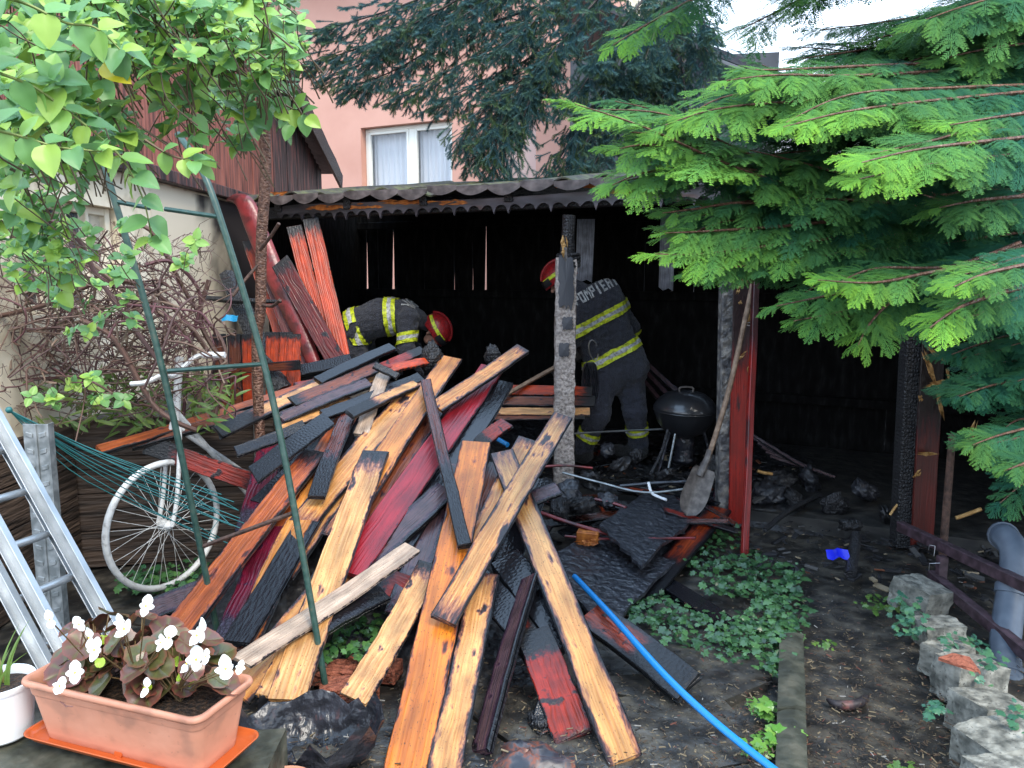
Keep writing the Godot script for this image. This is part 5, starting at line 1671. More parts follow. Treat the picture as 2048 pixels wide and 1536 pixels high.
func build_yard_things():
	rng.seed = 55
	# --- plank retaining wall behind the bicycle ---
	var rw := thing("plank_wall", "low retaining wall of dark weathered planks behind the bicycle wheel", "wall", Vector3(-1.9, 0, -4.45))
	for k in 4:
		var mb := plank(Vector3(-2.75, 0.11 + k * 0.215, -4.25 + rnd(-0.01, 0.01)), Vector3(-1.4, 0.11 + k * 0.215, -4.552 + rnd(-0.01, 0.01)), 0.21, 0.035, Vector3(0.2, 0, 1))
		part(rw, "plank", mb, mats.old_plank)
	for k in 4:
		part(rw, "plank", plank(Vector3(-2.45, 0.11 + k * 0.215, -2.9), Vector3(-2.45, 0.11 + k * 0.215, -4.28), 0.21, 0.035, Vector3(1, 0, 0)), mats.old_plank)
	for x in [-2.6, -1.9, -1.45]:
		var mb := MB.new()
		mb.box(Vector3(x, 0.43, -4.36 - (x + 2.75) * 0.224), Vector3(0.035, 0, 0), Vector3(0, 0.43, 0), Vector3(0, 0, 0.03), 0.006)
		part(rw, "stake", mb, mats.old_plank)
	var bed := MB.new()
	var rows := []
	var n := noise(80, 2.0, 4)
	for r in 14:
		var row := []
		for s in 24:
			var x := -2.6 + s * 0.068; var z := -4.3 - (x + 2.75) * 0.224 - r * 0.16
			row.append(Vector3(x, (0.82 + 0.05 * n.get_noise_2d(x, z)) if r > 0 else 0.6, z))
		rows.append(row)
	bed.sheet(rows)
	var bo := struct("raised_bed_soil", bed, mats.soil)
	bo.set_meta("kind", "structure")
	# --- slatted panel of orange planks ---
	var pan := thing("slatted_panel", "weathered orange slatted wooden panel behind the bicycle handlebar", "panel", at(500, 830, 4.95))
	for q in [[438, 668, 448, 832], [468, 668, 474, 828], [497, 668, 500, 828], [545, 664, 545, 800], [572, 664, 572, 796], [588, 668, 588, 780]]:
		part(pan, "slat", plank(at(q[2], q[3], 4.95), at(q[0], q[1], 5.0), 0.085, 0.018, Vector3(0.1, 0, 1)), mats.skin_leanorange if q[0] > 490 else mats.skin_brown)
	part(pan, "rail", plank(at(425, 742, 4.92), at(600, 730, 4.88), 0.06, 0.02, Vector3(0, 0, 1)), mats.skin_brown)
	# --- bicycle ---
	var hub := at(330, 1050, 3.92)
	var wd := Vector3(0.50, 0, -0.866)       # from the front wheel towards the rear
	var wn := Vector3(0.866, 0, 0.50)
	var bk := thing("bicycle", "old white painted bicycle standing half buried by the boards", "bicycle", Vector3(hub.x, 0, hub.z))
	var wheel := func(c: Vector3, tilt: Vector3):
		var R := 0.325
		var up := (Vector3.UP + tilt).normalized()
		var rim := MB.new()
		var rp := []
		for k in 49:
			var a := TAU * k / 48.0
			rp.append(c + (wd * cos(a) + up * sin(a)) * R)
		rim.tube(rp, 0.017, 8, false)
		var w := part(bk, "wheel", rim, mats.white_paint)
		var hb := MB.new()
		hb.tube([c - wn * 0.05, c - wn * 0.03, c + wn * 0.03, c + wn * 0.05], [0.012, 0.026, 0.026, 0.012], 10)
		part(w, "hub", hb, mats.white_paint)
		for k in 36:
			var a := TAU * k / 36.0
			var sd := 1.0 if k % 2 == 0 else -1.0
			var a2 := a + (0.9 if k % 4 < 2 else -0.9)
			var sp := MB.new()
			sp.tube([c + (wd * cos(a2) + up * sin(a2)) * 0.024 + wn * 0.03 * sd, c + (wd * cos(a) + up * sin(a)) * (R - 0.01)], 0.0016, 4, false)
			part(w, "spoke", sp, mats.white_paint)
	wheel.call(hub, Vector3.ZERO)
	wheel.call(hub + wd * 1.02, Vector3.ZERO)
	var head := hub + wd * 0.10 + Vector3(0, 0.52, 0)
	for sd in [-1.0, 1.0]:
		var fk := MB.new()
		fk.tube(curve([hub + wn * 0.055 * sd, hub + wd * 0.035 + Vector3(0, 0.12, 0) + wn * 0.055 * sd, hub + wd * 0.07 + Vector3(0, 0.34, 0) + wn * 0.05 * sd, head + wn * 0.03 * sd], 5), 0.012, 8)
		part(bk, "fork_blade", fk, mats.white_paint)
	var ht := MB.new()
	ht.tube([head, head + Vector3(0.03, 0.34, -0.02)], 0.020, 10)
	part(bk, "head_tube", ht, mats.white_paint)
	var hb2 := MB.new()
	hb2.tube(curve([at(262, 768, 3.72), at(290, 765, 3.72), at(322, 752, 3.78), at(345, 752, 3.86), at(366, 735, 3.92), at(392, 714, 4.0), at(420, 708, 4.02), at(450, 710, 4.0)], 5), 0.0125, 8)
	part(bk, "handlebar", hb2, mats.white_paint)
	var grip := MB.new()
	grip.tube([at(406, 711, 4.0), at(450, 710, 4.0)], 0.016, 8)
	part(bk, "grip", grip, mats.white_plastic)
	for q in [[0.06, 0.62, 0.0], [-0.02, 0.2, 0.14]]:
		var tb := MB.new()
		var st := head + Vector3(0, q[0], 0)
		tb.tube([st, hub + wd * 0.62 + Vector3(0, q[2] - 0.06, 0)], 0.017, 8)
		part(bk, "frame_tube", tb, mats.white_paint)
	var seatp := MB.new()
	seatp.tube([hub + wd * 0.62 - Vector3(0, 0.06, 0), at(508, 745, 4.5)], 0.014, 8)
	part(bk, "seat_tube", seatp, mats.white_paint)
	for sd in [-1.0, 1.0]:
		var cs := MB.new()
		cs.tube([hub + wd * 0.62 + Vector3(0, -0.05, 0) + wn * 0.03 * sd, hub + wd * 1.02 + wn * 0.06 * sd], 0.010, 6)
		part(bk, "chain_stay", cs, mats.white_paint)
	# --- aluminium ladder ---
	var la := at(-70, 730, 3.05); var lb := at(218, 1250, 2.72)
	var sh := at(92, 1318, 2.45) - lb
	var ld := thing("ladder", "aluminium extension ladder leaning beside the white flower pot", "ladder", lb)
	var ldir := (lb - la).normalized()
	var across := sh.normalized()
	var fn := ldir.cross(across).normalized()
	for q in [[0.0, 0.0], [1.0, 0.0], [0.12, -0.055], [0.88, -0.055]]:
		var off: Vector3 = sh * q[0] + fn * q[1]
		var rail := MB.new()
		var c := (la + lb) * 0.5 + off
		var hl := (lb - la) * 0.56
		rail.box(c, hl, fn * 0.026, across * 0.0025, 0.001)
		for e in [-1.0, 1.0]:
			rail.box(c + fn * 0.0255 * e + across * 0.011, hl, fn * 0.0025, across * 0.0125, 0.001)
		part(ld, "rail", rail, mats.alu)
	for k in 7:
		var c := la.lerp(lb, 0.02 + k * 0.158)
		var rg := MB.new()
		rg.tube([c, c + sh], 0.015, 8)
		part(ld, "rung", rg, mats.alu)
	# --- perforated steel post ---
	var sp0 := at(104, 1240, 3.3); sp0.y = 0.0
	var sp := thing("steel_post", "galvanised perforated steel post standing behind the ladder", "post", sp0)
	var hh := at(104, 848, 3.3).y
	var ch := MB.new()
	ch.box(sp0 + Vector3(0, hh * 0.5, 0), Vector3(0.05, 0, 0), Vector3(0, hh * 0.5, 0), Vector3(0, 0, 0.003), 0.001)
	for e in [-1.0, 1.0]:
		ch.box(sp0 + Vector3(0.0515 * e, hh * 0.5, -0.02), Vector3(0.0025, 0, 0), Vector3(0, hh * 0.5, 0), Vector3(0, 0, 0.022), 0.001)
	ch.box(sp0 + Vector3(0, hh * 0.5, 0.006), Vector3(0.006, 0, 0), Vector3(0, hh * 0.5, 0), Vector3(0, 0, 0.004), 0.002)
	var pc := part(sp, "channel", ch, mats.galv)
	for k in 14:
		for e in [-1.0, 1.0]:
			var slot := MB.new()
			slot.box(sp0 + Vector3(0.028 * e, 0.06 + k * hh / 14.5, 0.0045), Vector3(0.014, 0.004 * e, 0), Vector3(0, 0.010, 0), Vector3(0, 0, 0.003), 0.002)
			part(pc, "lug", slot, mats.galv)
	# --- green ladder-shaped trellis ---
	var tr := thing("plant_trellis", "green coated metal tube trellis shaped like a ladder over the bicycle", "trellis", at(550, 1350, 3.0))
	var ta := [at(196, 300, 3.1), at(232, 410, 3.1), at(330, 760, 3.12), at(440, 1290, 3.2)]
	var tb2 := [at(355, 268, 3.15), at(398, 330, 3.1), at(440, 435, 3.06), at(530, 735, 3.0), at(590, 1025, 2.95), at(656, 1402, 2.88)]
	for q in [ta, tb2]:
		var mb := MB.new()
		mb.tube(curve(q, 6), 0.013, 10)
		part(tr, "upright", mb, mats.green_tube)
	for q in [[330, 418, 3.08, 440, 434, 3.06], [336, 742, 3.1, 526, 728, 3.0], [408, 1092, 3.16, 592, 1024, 2.95], [505, 1412, 2.9, 652, 1330, 2.9], [236, 404, 3.1, 300, 416, 3.09]]:
		var mb := MB.new()
		mb.tube([at(q[0], q[1], q[2]), at(q[3], q[4], q[5])], 0.009, 8)
		part(tr, "rung", mb, mats.green_tube if q[1] < 1000 else mats.rust)
	# --- folded clothes line with green cords ---
	var cl := thing("clothes_line", "bundle of thin green clothes line cords stretched past the bicycle wheel", "clothes line", at(20, 820, 3.3))
	var kn := MB.new()
	rock(kn, at(18, 820, 3.3), Vector3(0.014, 0.014, 0.014), 0.05)
	part(cl, "end_knob", kn, mats.green_line)
	var ends := []
	for k in 13:
		var e := at(rnd(430, 510), 985 + k * 9 + rnd(-8, 8), rnd(3.5, 3.8))
		var m := at(rnd(170, 230), 900 + k * 5 + rnd(-4, 4), 3.45)
		var mb := MB.new()
		mb.tube(curve([at(18, 820, 3.3), m, e], 6), 0.0024, 5, false)
		part(cl, "cord", mb, mats.green_line)
		ends.append([m, e])
	for k in 9:
		var q: Array = ends[k]; var q2: Array = ends[(k + 4) % 13]
		var f := rnd(0.2, 0.9)
		var mb := MB.new()
		mb.tube([q[0].lerp(q[1], f), q2[0].lerp(q2[1], clampf(f + rnd(-0.2, 0.2), 0, 1))], 0.002, 4, false)
		part(cl, "cord", mb, mats.green_line)
	# --- blue pipe on the ground ---
	var bp := MB.new()
	bp.tube(curve([on(1149, 1153, 0.26), on(1220, 1228, 0.24), on(1320, 1340, 0.20), on(1400, 1418, 0.165), on(1480, 1486, 0.12), on(1575, 1560, 0.08)], 6), 0.0135, 12)
	solo("blue_pipe", "long bright blue plastic pipe lying across the paving", "pipe", bp, mats.blue_pipe)
	# --- row of rough stones along the path ---
	var sw := thing("stone_edging", "row of rough pale stone blocks edging the trodden path", "stone edging", on(1880, 1300, 0))
	for q in [[1838, 1192, 0.105, 0.14, 0.15, 0.2], [1876, 1262, 0.10, 0.11, 0.10, -0.1], [1892, 1318, 0.10, 0.12, 0.10, 0.3], [1935, 1372, 0.12, 0.15, 0.11, -0.15], [1975, 1442, 0.12, 0.13, 0.12, 0.15], [2005, 1530, 0.14, 0.15, 0.13, 0.05], [2030, 1620, 0.14, 0.15, 0.13, -0.1]]:
		var g := on(q[0], q[1] + 40, 0.0)
		var mb := MB.new()
		stone_block(mb, g + Vector3(0.02, q[3] * 0.55, -0.04), Vector3(q[2] * 0.9, q[3] * 0.55, q[4] * 0.72), Basis(Vector3.UP, q[5] + 0.2) * Basis.from_euler(rv(0.13)))
		part(sw, "stone", mb, mats.stone)
	var tile := MB.new()
	var tp := on(1915, 1325, 0.26)
	tile.slab([[tp + Vector3(-0.06, 0.01, -0.02), tp + Vector3(0.0, 0.02, -0.035), tp + Vector3(0.055, 0.012, -0.02)], [tp + Vector3(-0.03, 0.012, 0.02), tp + Vector3(0.01, 0.02, 0.02), tp + Vector3(0.058, 0.0, 0.012)], [tp + Vector3(0.03, 0.005, 0.06), tp + Vector3(0.04, 0.006, 0.06), tp + Vector3(0.05, -0.004, 0.06)]], Vector3(0, 0.012, 0))
	solo("tile_shard", "triangular orange tile shard lying on the stone edging", "shard", tile, mats.brick)
	var hp := MB.new()
	var arc := []
	for k in 10:
		var a := lerpf(0.3, 2.6, k / 9.0)
		arc.append(on(1692 + cos(a) * 44, 1385 + sin(a) * 26, 0.03))
	hp.tube(arc, [0.008, 0.016, 0.018, 0.018, 0.019, 0.018, 0.018, 0.016, 0.012, 0.006], 8)
	solo("tile_shard", "curved dull red tile shard half sunk in the path", "shard", hp, mats.scorched_red)
	# --- brown metal railing ---
	var rl := thing("metal_railing", "dark purplish brown metal railing with two square rails beside the grey pipe", "railing", on(1880, 1250, 0.0))
	for q in [[1800, 1052, 4.3, 2300, 1290, 2.7], [1862, 1150, 3.9, 2300, 1510, 2.5]]:
		var mb := MB.new()
		var a := at(q[0], q[1], q[2]); var b := at(q[3], q[4], q[5])
		var dx := (b - a) * 0.5
		var sd := dx.cross(Vector3.UP).normalized()
		mb.box((a + b) * 0.5, dx, sd.cross(dx).normalized() * 0.028, sd * 0.022, 0.004)
		part(rl, "rail", mb, mats.rail)
	var rp := MB.new()
	var pa := at(1885, 1112, 3.85)
	rp.box(Vector3(pa.x, pa.y * 0.5, pa.z), Vector3(0.022, 0, 0), Vector3(0, pa.y * 0.5, 0), Vector3(0, 0, 0.022), 0.004)
	part(rl, "post", rp, mats.rail)
	var wire := MB.new()
	wire.tube([at(1857, 1100, 3.84), at(1859, 1090, 3.83), at(1870, 1092, 3.82), at(1868, 1112, 3.82)], 0.0022, 5)
	wire.tube([at(1858, 1140, 3.84), at(1859, 1127, 3.83), at(1880, 1126, 3.82)], 0.0022, 5)
	part(rl, "tie_wire", wire, mats.steel)
	# --- grey drain pipe with an elbow ---
	var pp := MB.new()
	var pq := curve([at(2003, 1070, 3.7), at(2013, 1078, 3.6), at(2030, 1110, 3.52), at(2022, 1190, 3.45), at(2010, 1290, 3.3), at(2018, 1360, 3.12), at(2045, 1430, 2.95), at(2110, 1520, 2.75)], 5)
	pp.tube(pq, 0.062, 16)
	var dpt := thing("drain_pipe", "thick blue grey plastic drain pipe with an elbow behind the railing", "pipe", at(2018, 1360, 3.12))
	var pbody := part(dpt, "pipe", pp, mats.grey_pipe)
	for k in [2, 14, 24]:
		var col := MB.new()
		col.tube([pq[k], pq[k + 1]], 0.069, 16)
		part(dpt, "collar", col, mats.grey_pipe)
	# --- rusty pole ---
	var pl := MB.new()
	var r1 := at(1905, 868, 4.2); var r0 := at(1886, 1095, 4.2)
	r0.y = 0.0
	pl.tube([r0, r0.lerp(r1, 0.5) + rv(0.004), r1], [0.022, 0.021, 0.019], 8)
	solo("rusty_pole", "short rusty pole standing beside the dark shed post", "pole", pl, mats.rust)
	# --- bricks at the edge of the ivy in front of the heap ---
	for q in [[655, 1345, 0.0, "dull red brick with a cracked face, above its twin, before the ivy"], [700, 1378, 0.15, "dull red brick lying lower on the soil before the ivy"], [745, 1338, -0.2, "dull red brick half under the tan board"]]:
		var g := on(q[0], q[1], 0.05)
		var mb := MB.new()
		var bs := Basis(Vector3.UP, q[2])
		mb.box(g, bs * Vector3(0.115, 0, 0), bs * Vector3(0, 0.033, 0), bs * Vector3(0, 0, 0.055), 0.005)
		solo("brick", q[3], "brick", mb, mats.brick)
	# --- charcoal block and rusty melted lump on the paving ---
	var cb := MB.new()
	rock(cb, on(1080, 1445, 0.06), Vector3(0.035, 0.03, 0.05), 0.15, Basis(Vector3.UP, 0.5), 0.8)
	solo("charcoal_block", "small cracked charcoal block lying on the paving by the red board", "charcoal", cb, mats.char)
	var ml := MB.new()
	var mr := []
	var c0 := on(1060, 1520, 0.05)
	for r in 8:
		var row := []
		for s in 17:
			var a := TAU * (s % 16) / 16.0
			var rr := 0.13 * r / 7.0 * (1.0 + 0.18 * sin(a * 3 + 1) + 0.1 * sin(a * 5))
			row.append(c0 + Vector3(cos(a) * rr, 0.035 * (1.0 - pow(r / 7.0, 3)) + 0.008 * sin(a * 4 + r), sin(a) * rr * 0.8))
		mr.append(row)
	ml.sheet(mr)
	solo("melted_lump", "flat rusty red and grey melted lump on the paving", "lump", ml, mats.melt)
	# --- leaf litter, needles and chips on the ground ---
	var sc := MB.new()
	sc.box(Vector3.ZERO, Vector3(0.5, 0, 0), Vector3(0, 0.05, 0), Vector3(0, 0, 0.07))
	var xf := []; var cs := []
	for k in 12000:
		var p := on(rnd(480, 2100), 1130 + 470 * sqrt(rng.randf()), 0.0)
		if rng.randf() < 0.35: p = on(rnd(1480, 1960), rnd(1020, 1560), 0.0)
		p.y = rnd(0.0, 0.03) + (0.048 if p.z > -3.4 and p.x < 0.9 else 0.02)
		var sz := rnd(0.007, 0.026) * (1.0 if rng.randf() < 0.35 else 0.5)
		xf.append(Transform3D(Basis.from_euler(Vector3(rnd(-0.25, 0.25), rnd(0, TAU), rnd(-0.25, 0.25))).scaled_local(Vector3(sz, sz, sz * rnd(0.5, 1.8))), p))
		var g := rng.randf()
		cs.append(Color(0.02, 0.016, 0.013) if g < 0.42 else (Color(0.07, 0.045, 0.026) if g < 0.74 else (Color(0.19, 0.145, 0.085) if g < 0.93 else (Color(0.12, 0.04, 0.025) if g < 0.98 else Color(0.25, 0.24, 0.22)))))
	var li := Node3D.new()
	li.name = "leaf_litter"
	add_child(li)
	tag(li, "litter of needles, chips and dead leaves on the path and paving", "litter")
	li.set_meta("kind", "stuff")
	scatter(li, "chips", sc.mesh(), mats.twig, xf, cs)

func stone_block(mb: MB, o: Vector3, r: Vector3, basis: Basis):
	var n := noise(rng.randi() % 9999, 1.3, 4)
	for f in 6:
		var a: Vector3 = [Vector3.RIGHT, Vector3.UP, Vector3.BACK][f % 3]
		var b: Vector3 = [Vector3.UP, Vector3.BACK, Vector3.RIGHT][f % 3]
		var c: Vector3 = [Vector3.BACK, Vector3.RIGHT, Vector3.UP][f % 3]
		if f > 2:
			c = -c
			var t := a
			a = b; b = t
		var rows := []
		for i in 9:
			var row := []
			for j in 9:
				var p := c + a * (i / 4.0 - 1.0) + b * (j / 4.0 - 1.0)
				p = p.lerp(p.normalized() * 1.25, 0.12)
				p *= 1.0 + 0.07 * n.get_noise_3dv(p * 0.9) + 0.06 * n.get_noise_3dv(p * 3.0)
				row.append(o + basis * (p * r))
			rows.append(row)
		mb.sheet(rows)

func build_foreground():
	rng.seed = 66
	# --- low wall that the pots stand on ---
	var wt := 0.30
	var wl := thing("low_wall", "low mossy concrete wall carrying the flower pots", "wall", Vector3(-1.2, 0, -1.9))
	var rows := []
	var n := noise(90, 5.0, 3)
	for r in 12:
		var row := []
		for s in 30:
			var x := -2.3 + s * 0.0555; var z := -2.24 + r * 0.09
			row.append(Vector3(x, wt - 0.012 + 0.010 * n.get_noise_2d(x, z), z))
		rows.append(row)
	var mb := MB.new()
	mb.slab(rows, Vector3(0, 0.29, 0))
	part(wl, "wall_body", mb, mats.kerb)
	# --- terracotta planter ---
	var c0 := on(76, 1492, wt); var c1 := on(396, 1576, wt)
	var x := (c1 - c0) * Vector3(1, 0, 1)
	var L := x.length()
	x = x / L
	var z := Vector3(x.z, 0, -x.x)   # away from the camera
	if z.z > 0: z = -z
	var base := (c0 + c1) * 0.5 + z * 0.10
	base.y = wt + 0.014
	var ring := func(y: float, hl: float, hw: float, rad: float, segs := 6) -> Array:
		var out := []
		for q in [[1, 1, 0.0], [-1, 1, PI * 0.5], [-1, -1, PI], [1, -1, PI * 1.5]]:
			for k in segs + 1:
				var a: float = q[2] + PI * 0.5 * k / segs
				out.append(base + Vector3.UP * y + x * (q[0] * (hl - rad) + cos(a) * rad) + z * (q[1] * (hw - rad) + sin(a) * rad))
		out.append(out[0])
		return out
	var hl0 := L * 0.5
	var H := 0.20
	var pl := thing("planter_box", "rectangular terracotta coloured plastic planter full of white flowering begonias", "planter", base)
	var pb := MB.new()
	pb.sheet([ring.call(0.0, hl0 - 0.015, 0.078, 0.025), ring.call(0.01, hl0 - 0.01, 0.083, 0.025), ring.call(H - 0.055, hl0 + 0.012, 0.104, 0.03), ring.call(H - 0.05, hl0 + 0.012, 0.104, 0.03), ring.call(H - 0.048, hl0 + 0.016, 0.108, 0.03), ring.call(H - 0.022, hl0 + 0.019, 0.111, 0.03)])
	pb.sheet([ring.call(H - 0.022, hl0 + 0.019, 0.111, 0.03), ring.call(H - 0.020, hl0 + 0.030, 0.122, 0.035), ring.call(H - 0.012, hl0 + 0.034, 0.126, 0.035), ring.call(H - 0.003, hl0 + 0.032, 0.124, 0.035), ring.call(H, hl0 + 0.026, 0.118, 0.035), ring.call(H - 0.003, hl0 + 0.018, 0.110, 0.03), ring.call(H - 0.02, hl0 + 0.010, 0.102, 0.03), ring.call(H - 0.08, hl0, 0.092, 0.03)])
	part(pl, "box", pb, mats.terracotta)
	var soil := MB.new()
	var ctr: Array = ring.call(H - 0.05, hl0 + 0.004, 0.098, 0.03)
	for k in ctr.size() - 1:
		soil.flat(base + Vector3.UP * (H - 0.035), ctr[k], ctr[k + 1])
	part(pl, "potting_soil", soil, mats.potting)
	var notch := MB.new()
	notch.tube([base - z * 0.078 + x * 0.0 + Vector3.UP * 0.012, base - z * 0.086 + Vector3.UP * 0.014], 0.014, 12)
	part(pl, "drain_notch", notch, mats.saucer)
	base.y = wt + 0.001
	var sa := MB.new()
	sa.sheet([ring.call(0.0, hl0 + 0.01, 0.09, 0.03), ring.call(0.004, hl0 + 0.03, 0.108, 0.035), ring.call(0.022, hl0 + 0.044, 0.122, 0.04), ring.call(0.026, hl0 + 0.048, 0.126, 0.04), ring.call(0.028, hl0 + 0.045, 0.123, 0.04), ring.call(0.024, hl0 + 0.040, 0.118, 0.04), ring.call(0.006, hl0 + 0.028, 0.105, 0.035), ring.call(0.004, 0.02, 0.01, 0.005)])
	solo("planter_saucer", "orange brown oblong saucer under the begonia planter", "saucer", sa, mats.saucer)
	base.y = wt + 0.014
	# --- begonias ---
	mats.begonia = painted(0.3, 0.2)
	mats.petal = painted(0.5, 0.4)
	var leafm := []
	for k in 3: leafm.append(round_leaf(k))
	for k in 3:
		var pc := base + x * (k - 1) * 0.145 + Vector3.UP * (H - 0.04)
		var bg := thing("begonia", ["white flowering begonia with bronze leaves at the white pot's end of the planter", "white flowering begonia with bronze leaves in the middle of the planter", "white flowering begonia with bronze leaves at the planter's end by the boards"][k], "begonia", pc)
		var stems := MB.new()
		for j in 36:
			var a := rnd(0, TAU)
			var sp := sqrt(rng.randf()) * 0.12
			var hgt := rnd(0.03, 0.19) * (1.25 - sp * 4.0)
			var tip = pc + x * cos(a) * sp * 1.0 + z * (sin(a) * sp * 0.7 + 0.015) + Vector3.UP * max(hgt, 0.02)
			stems.tube([pc + rv(0.012) * Vector3(1, 0, 1), pc.lerp(tip, 0.6) + Vector3.UP * 0.01, tip], 0.0022, 5, false)
			var lo := part(bg, "leaf", leafm[j % 3], mats.begonia)
			var out = (tip - pc) * Vector3(1, 0, 1)
			var nrm = (Vector3.UP * 0.75 + out.normalized() * rnd(0.2, 0.9) + Vector3(0, 0, 0.25) + rv(0.35)).normalized()
			var fw = (out.normalized() - nrm * out.normalized().dot(nrm)).normalized()
			var s := rnd(0.032, 0.052)
			lo.transform = Transform3D(Basis(nrm.cross(fw), nrm, fw).scaled_local(Vector3(s, s, s)), tip - pc)
		part(bg, "stem", stems, mats.begstem)
		var spots := [[[158, 1248], [180, 1275], [100, 1240], [150, 1345], [120, 1372]], [[292, 1212], [250, 1258], [322, 1285], [338, 1275], [190, 1300], [292, 1375], [240, 1245]], [[395, 1270], [405, 1262], [393, 1318], [375, 1328], [452, 1338], [412, 1312], [480, 1335]]]
		for j in spots[k].size():
			var q: Array = spots[k][j]
			var p := at(q[0], q[1], 1.98 + rnd(-0.05, 0.03) - 0.0003 * q[0])
			var fl := flower(p, (Vector3(rnd(-0.5, 0.5), rnd(0.15, 0.8), 0.85)).normalized(), rnd(0.016, 0.025) * (0.7 if j > 4 else 1.0))
			var fo := part(bg, "flower", fl[0], mats.petal)
			part(fo, "stamens", fl[1], mats.stamen)
			var st := MB.new()
			st.tube([pc + Vector3(0, 0.03, 0), pc.lerp(p, 0.6) + Vector3(0, 0.012, 0), p], 0.0018, 5, false)
			part(fo, "stalk", st, mats.begstem)
		for j in 5:
			var p := pc + x * rnd(-0.1, 0.1) + z * rnd(-0.08, 0.05) + Vector3.UP * rnd(0.06, 0.13)
			var bl := part(bg, "young_leaf", leafm[j % 3], mats.younglf)
			bl.transform = Transform3D(Basis.from_euler(Vector3(rnd(0.2, 1.2), rnd(0, TAU), 0)).scaled_local(Vector3.ONE * rnd(0.012, 0.018)), p - pc)
	# --- white pot with a spiky plant ---
	var wp := on(8, 1468, wt); wp.y = wt
	var wpo := thing("flower_pot", "white plastic flower pot holding a spiky plant beside the ladder", "flower pot", wp)
	var pt := MB.new()
	pt.lathe([Vector2(0.0, 0.002), Vector2(0.072, 0.002), Vector2(0.078, 0.01), Vector2(0.092, 0.155), Vector2(0.096, 0.157), Vector2(0.098, 0.172), Vector2(0.095, 0.176), Vector2(0.09, 0.172), Vector2(0.086, 0.14)], wp, Vector3.UP, 36)
	part(wpo, "pot", pt, mats.white_plastic)
	var ps := MB.new()
	ps.lathe([Vector2(0.0, 0.155), Vector2(0.05, 0.152), Vector2(0.0885, 0.148)], wp, Vector3.UP, 24)
	part(wpo, "potting_soil", ps, mats.potting)
	var gp := thing("spiky_plant", "thin grassy plant with long upright leaves in the white pot", "plant", wp + Vector3(0, 0.15, 0))
	for k in 9:
		var a := rnd(0, TAU)
		var h := rnd(0.08, 0.19)
		var b0 := wp + Vector3(rnd(-0.02, 0.03), 0.15, rnd(-0.02, 0.02))
		var lean := Vector3(cos(a) * 0.05, 0, sin(a) * 0.04)
		var bl := MB.new()
		bl.col = Color(0.12, 0.20, 0.035) if k % 3 else Color(0.22, 0.20, 0.06)
		var lr := []
		for j in 7:
			var f := j / 6.0
			var p := b0 + Vector3.UP * h * f + lean * f * f * 2.0
			var w := 0.0045 * (1.0 - f * f)
			lr.append([p - Vector3(w, 0, 0), p + Vector3(0, 0, 0.0015 * (1 - f)), p + Vector3(w, 0, 0)])
		bl.sheet(lr)
		part(gp, "blade", bl, mats.leaf)
	# --- rim of another pot near the camera ---
	var rp := on(565, 1575, wt - 0.12); rp.y = 0.03
	var pot := thing("flower_pot", "round terracotta flower pot with bare soil beside the melted black bin", "flower pot", rp)
	var pm := MB.new()
	pm.lathe([Vector2(0.0, 0.0), Vector2(0.06, 0.0), Vector2(0.085, 0.13), Vector2(0.095, 0.132), Vector2(0.098, 0.155), Vector2(0.092, 0.158), Vector2(0.086, 0.15), Vector2(0.08, 0.12)], rp, Vector3.UP, 32)
	part(pot, "pot", pm, mats.terracotta)
	var pms := MB.new()
	pms.lathe([Vector2(0.0, 0.145), Vector2(0.05, 0.142), Vector2(0.083, 0.138)], rp, Vector3.UP, 24)
	part(pot, "potting_soil", pms, mats.moss_roof)
	# --- melted black bin ---
	var bc := on(620, 1500, 0.08)
	var bin := thing("melted_bin", "melted black plastic bin with torn rim lying beside the planter", "bin", Vector3(bc.x, 0, bc.z))
	var br := []
	var nz := noise(95, 3.0, 3)
	for r in 12:
		var row := []
		for s in 33:
			var a := TAU * (s % 32) / 32.0
			var f := r / 11.0
			var rr := 0.03 + 0.20 * sqrt(f) + 0.02 * nz.get_noise_2d(cos(a) * 2 + f, sin(a) * 2)
			var hh := 0.02 + 0.16 * f * f + 0.06 * nz.get_noise_2d(cos(a) * 1.5 + 9, sin(a) * 1.5) * f
			if r == 11: hh += rnd(-0.05, 0.035)
			row.append(bc + Vector3(cos(a) * rr * 1.1, hh - 0.08 + 0.02, sin(a) * rr * 0.8))
		row[32] = row[0]
		br.append(row)
	var bm := MB.new()
	bm.slab(br, Vector3(0, 0.006, 0))
	part(bin, "shell", bm, mats.black_plastic)
	for q in [[515, 1450, 600, 1400, 0.02], [545, 1500, 610, 1395, 0.018], [600, 1395, 632, 1425, 0.015], [640, 1400, 720, 1450, 0.02], [520, 1400, 560, 1390, 0.016]]:
		var fl := MB.new()
		var a := at(q[0], q[1], 2.72); var b := at(q[2], q[3], 2.8)
		var fr := []
		for j in 7:
			var p := a.lerp(b, j / 6.0)
			fr.append([p + Vector3(rnd(-0.01, 0.01), 0.02 + rnd(-0.012, 0.02), 0.01), p + Vector3(0, -0.02, 0.025), p + Vector3(rnd(-0.01, 0.01), -0.10, -0.02)])
		fl.slab(fr, Vector3(0, 0, 0.005))
		part(bin, "torn_flap", fl, mats.black_plastic)
	var bk := MB.new()
	bk.box(at(590, 1515, 2.5), Vector3(0.16, 0.01, 0.02), Vector3(0, 0.012, 0), Vector3(-0.01, 0, 0.03), 0.005)
	solo("bark_piece", "rough dark strip of bark lying in front of the melted bin", "bark", bk, mats.ash)

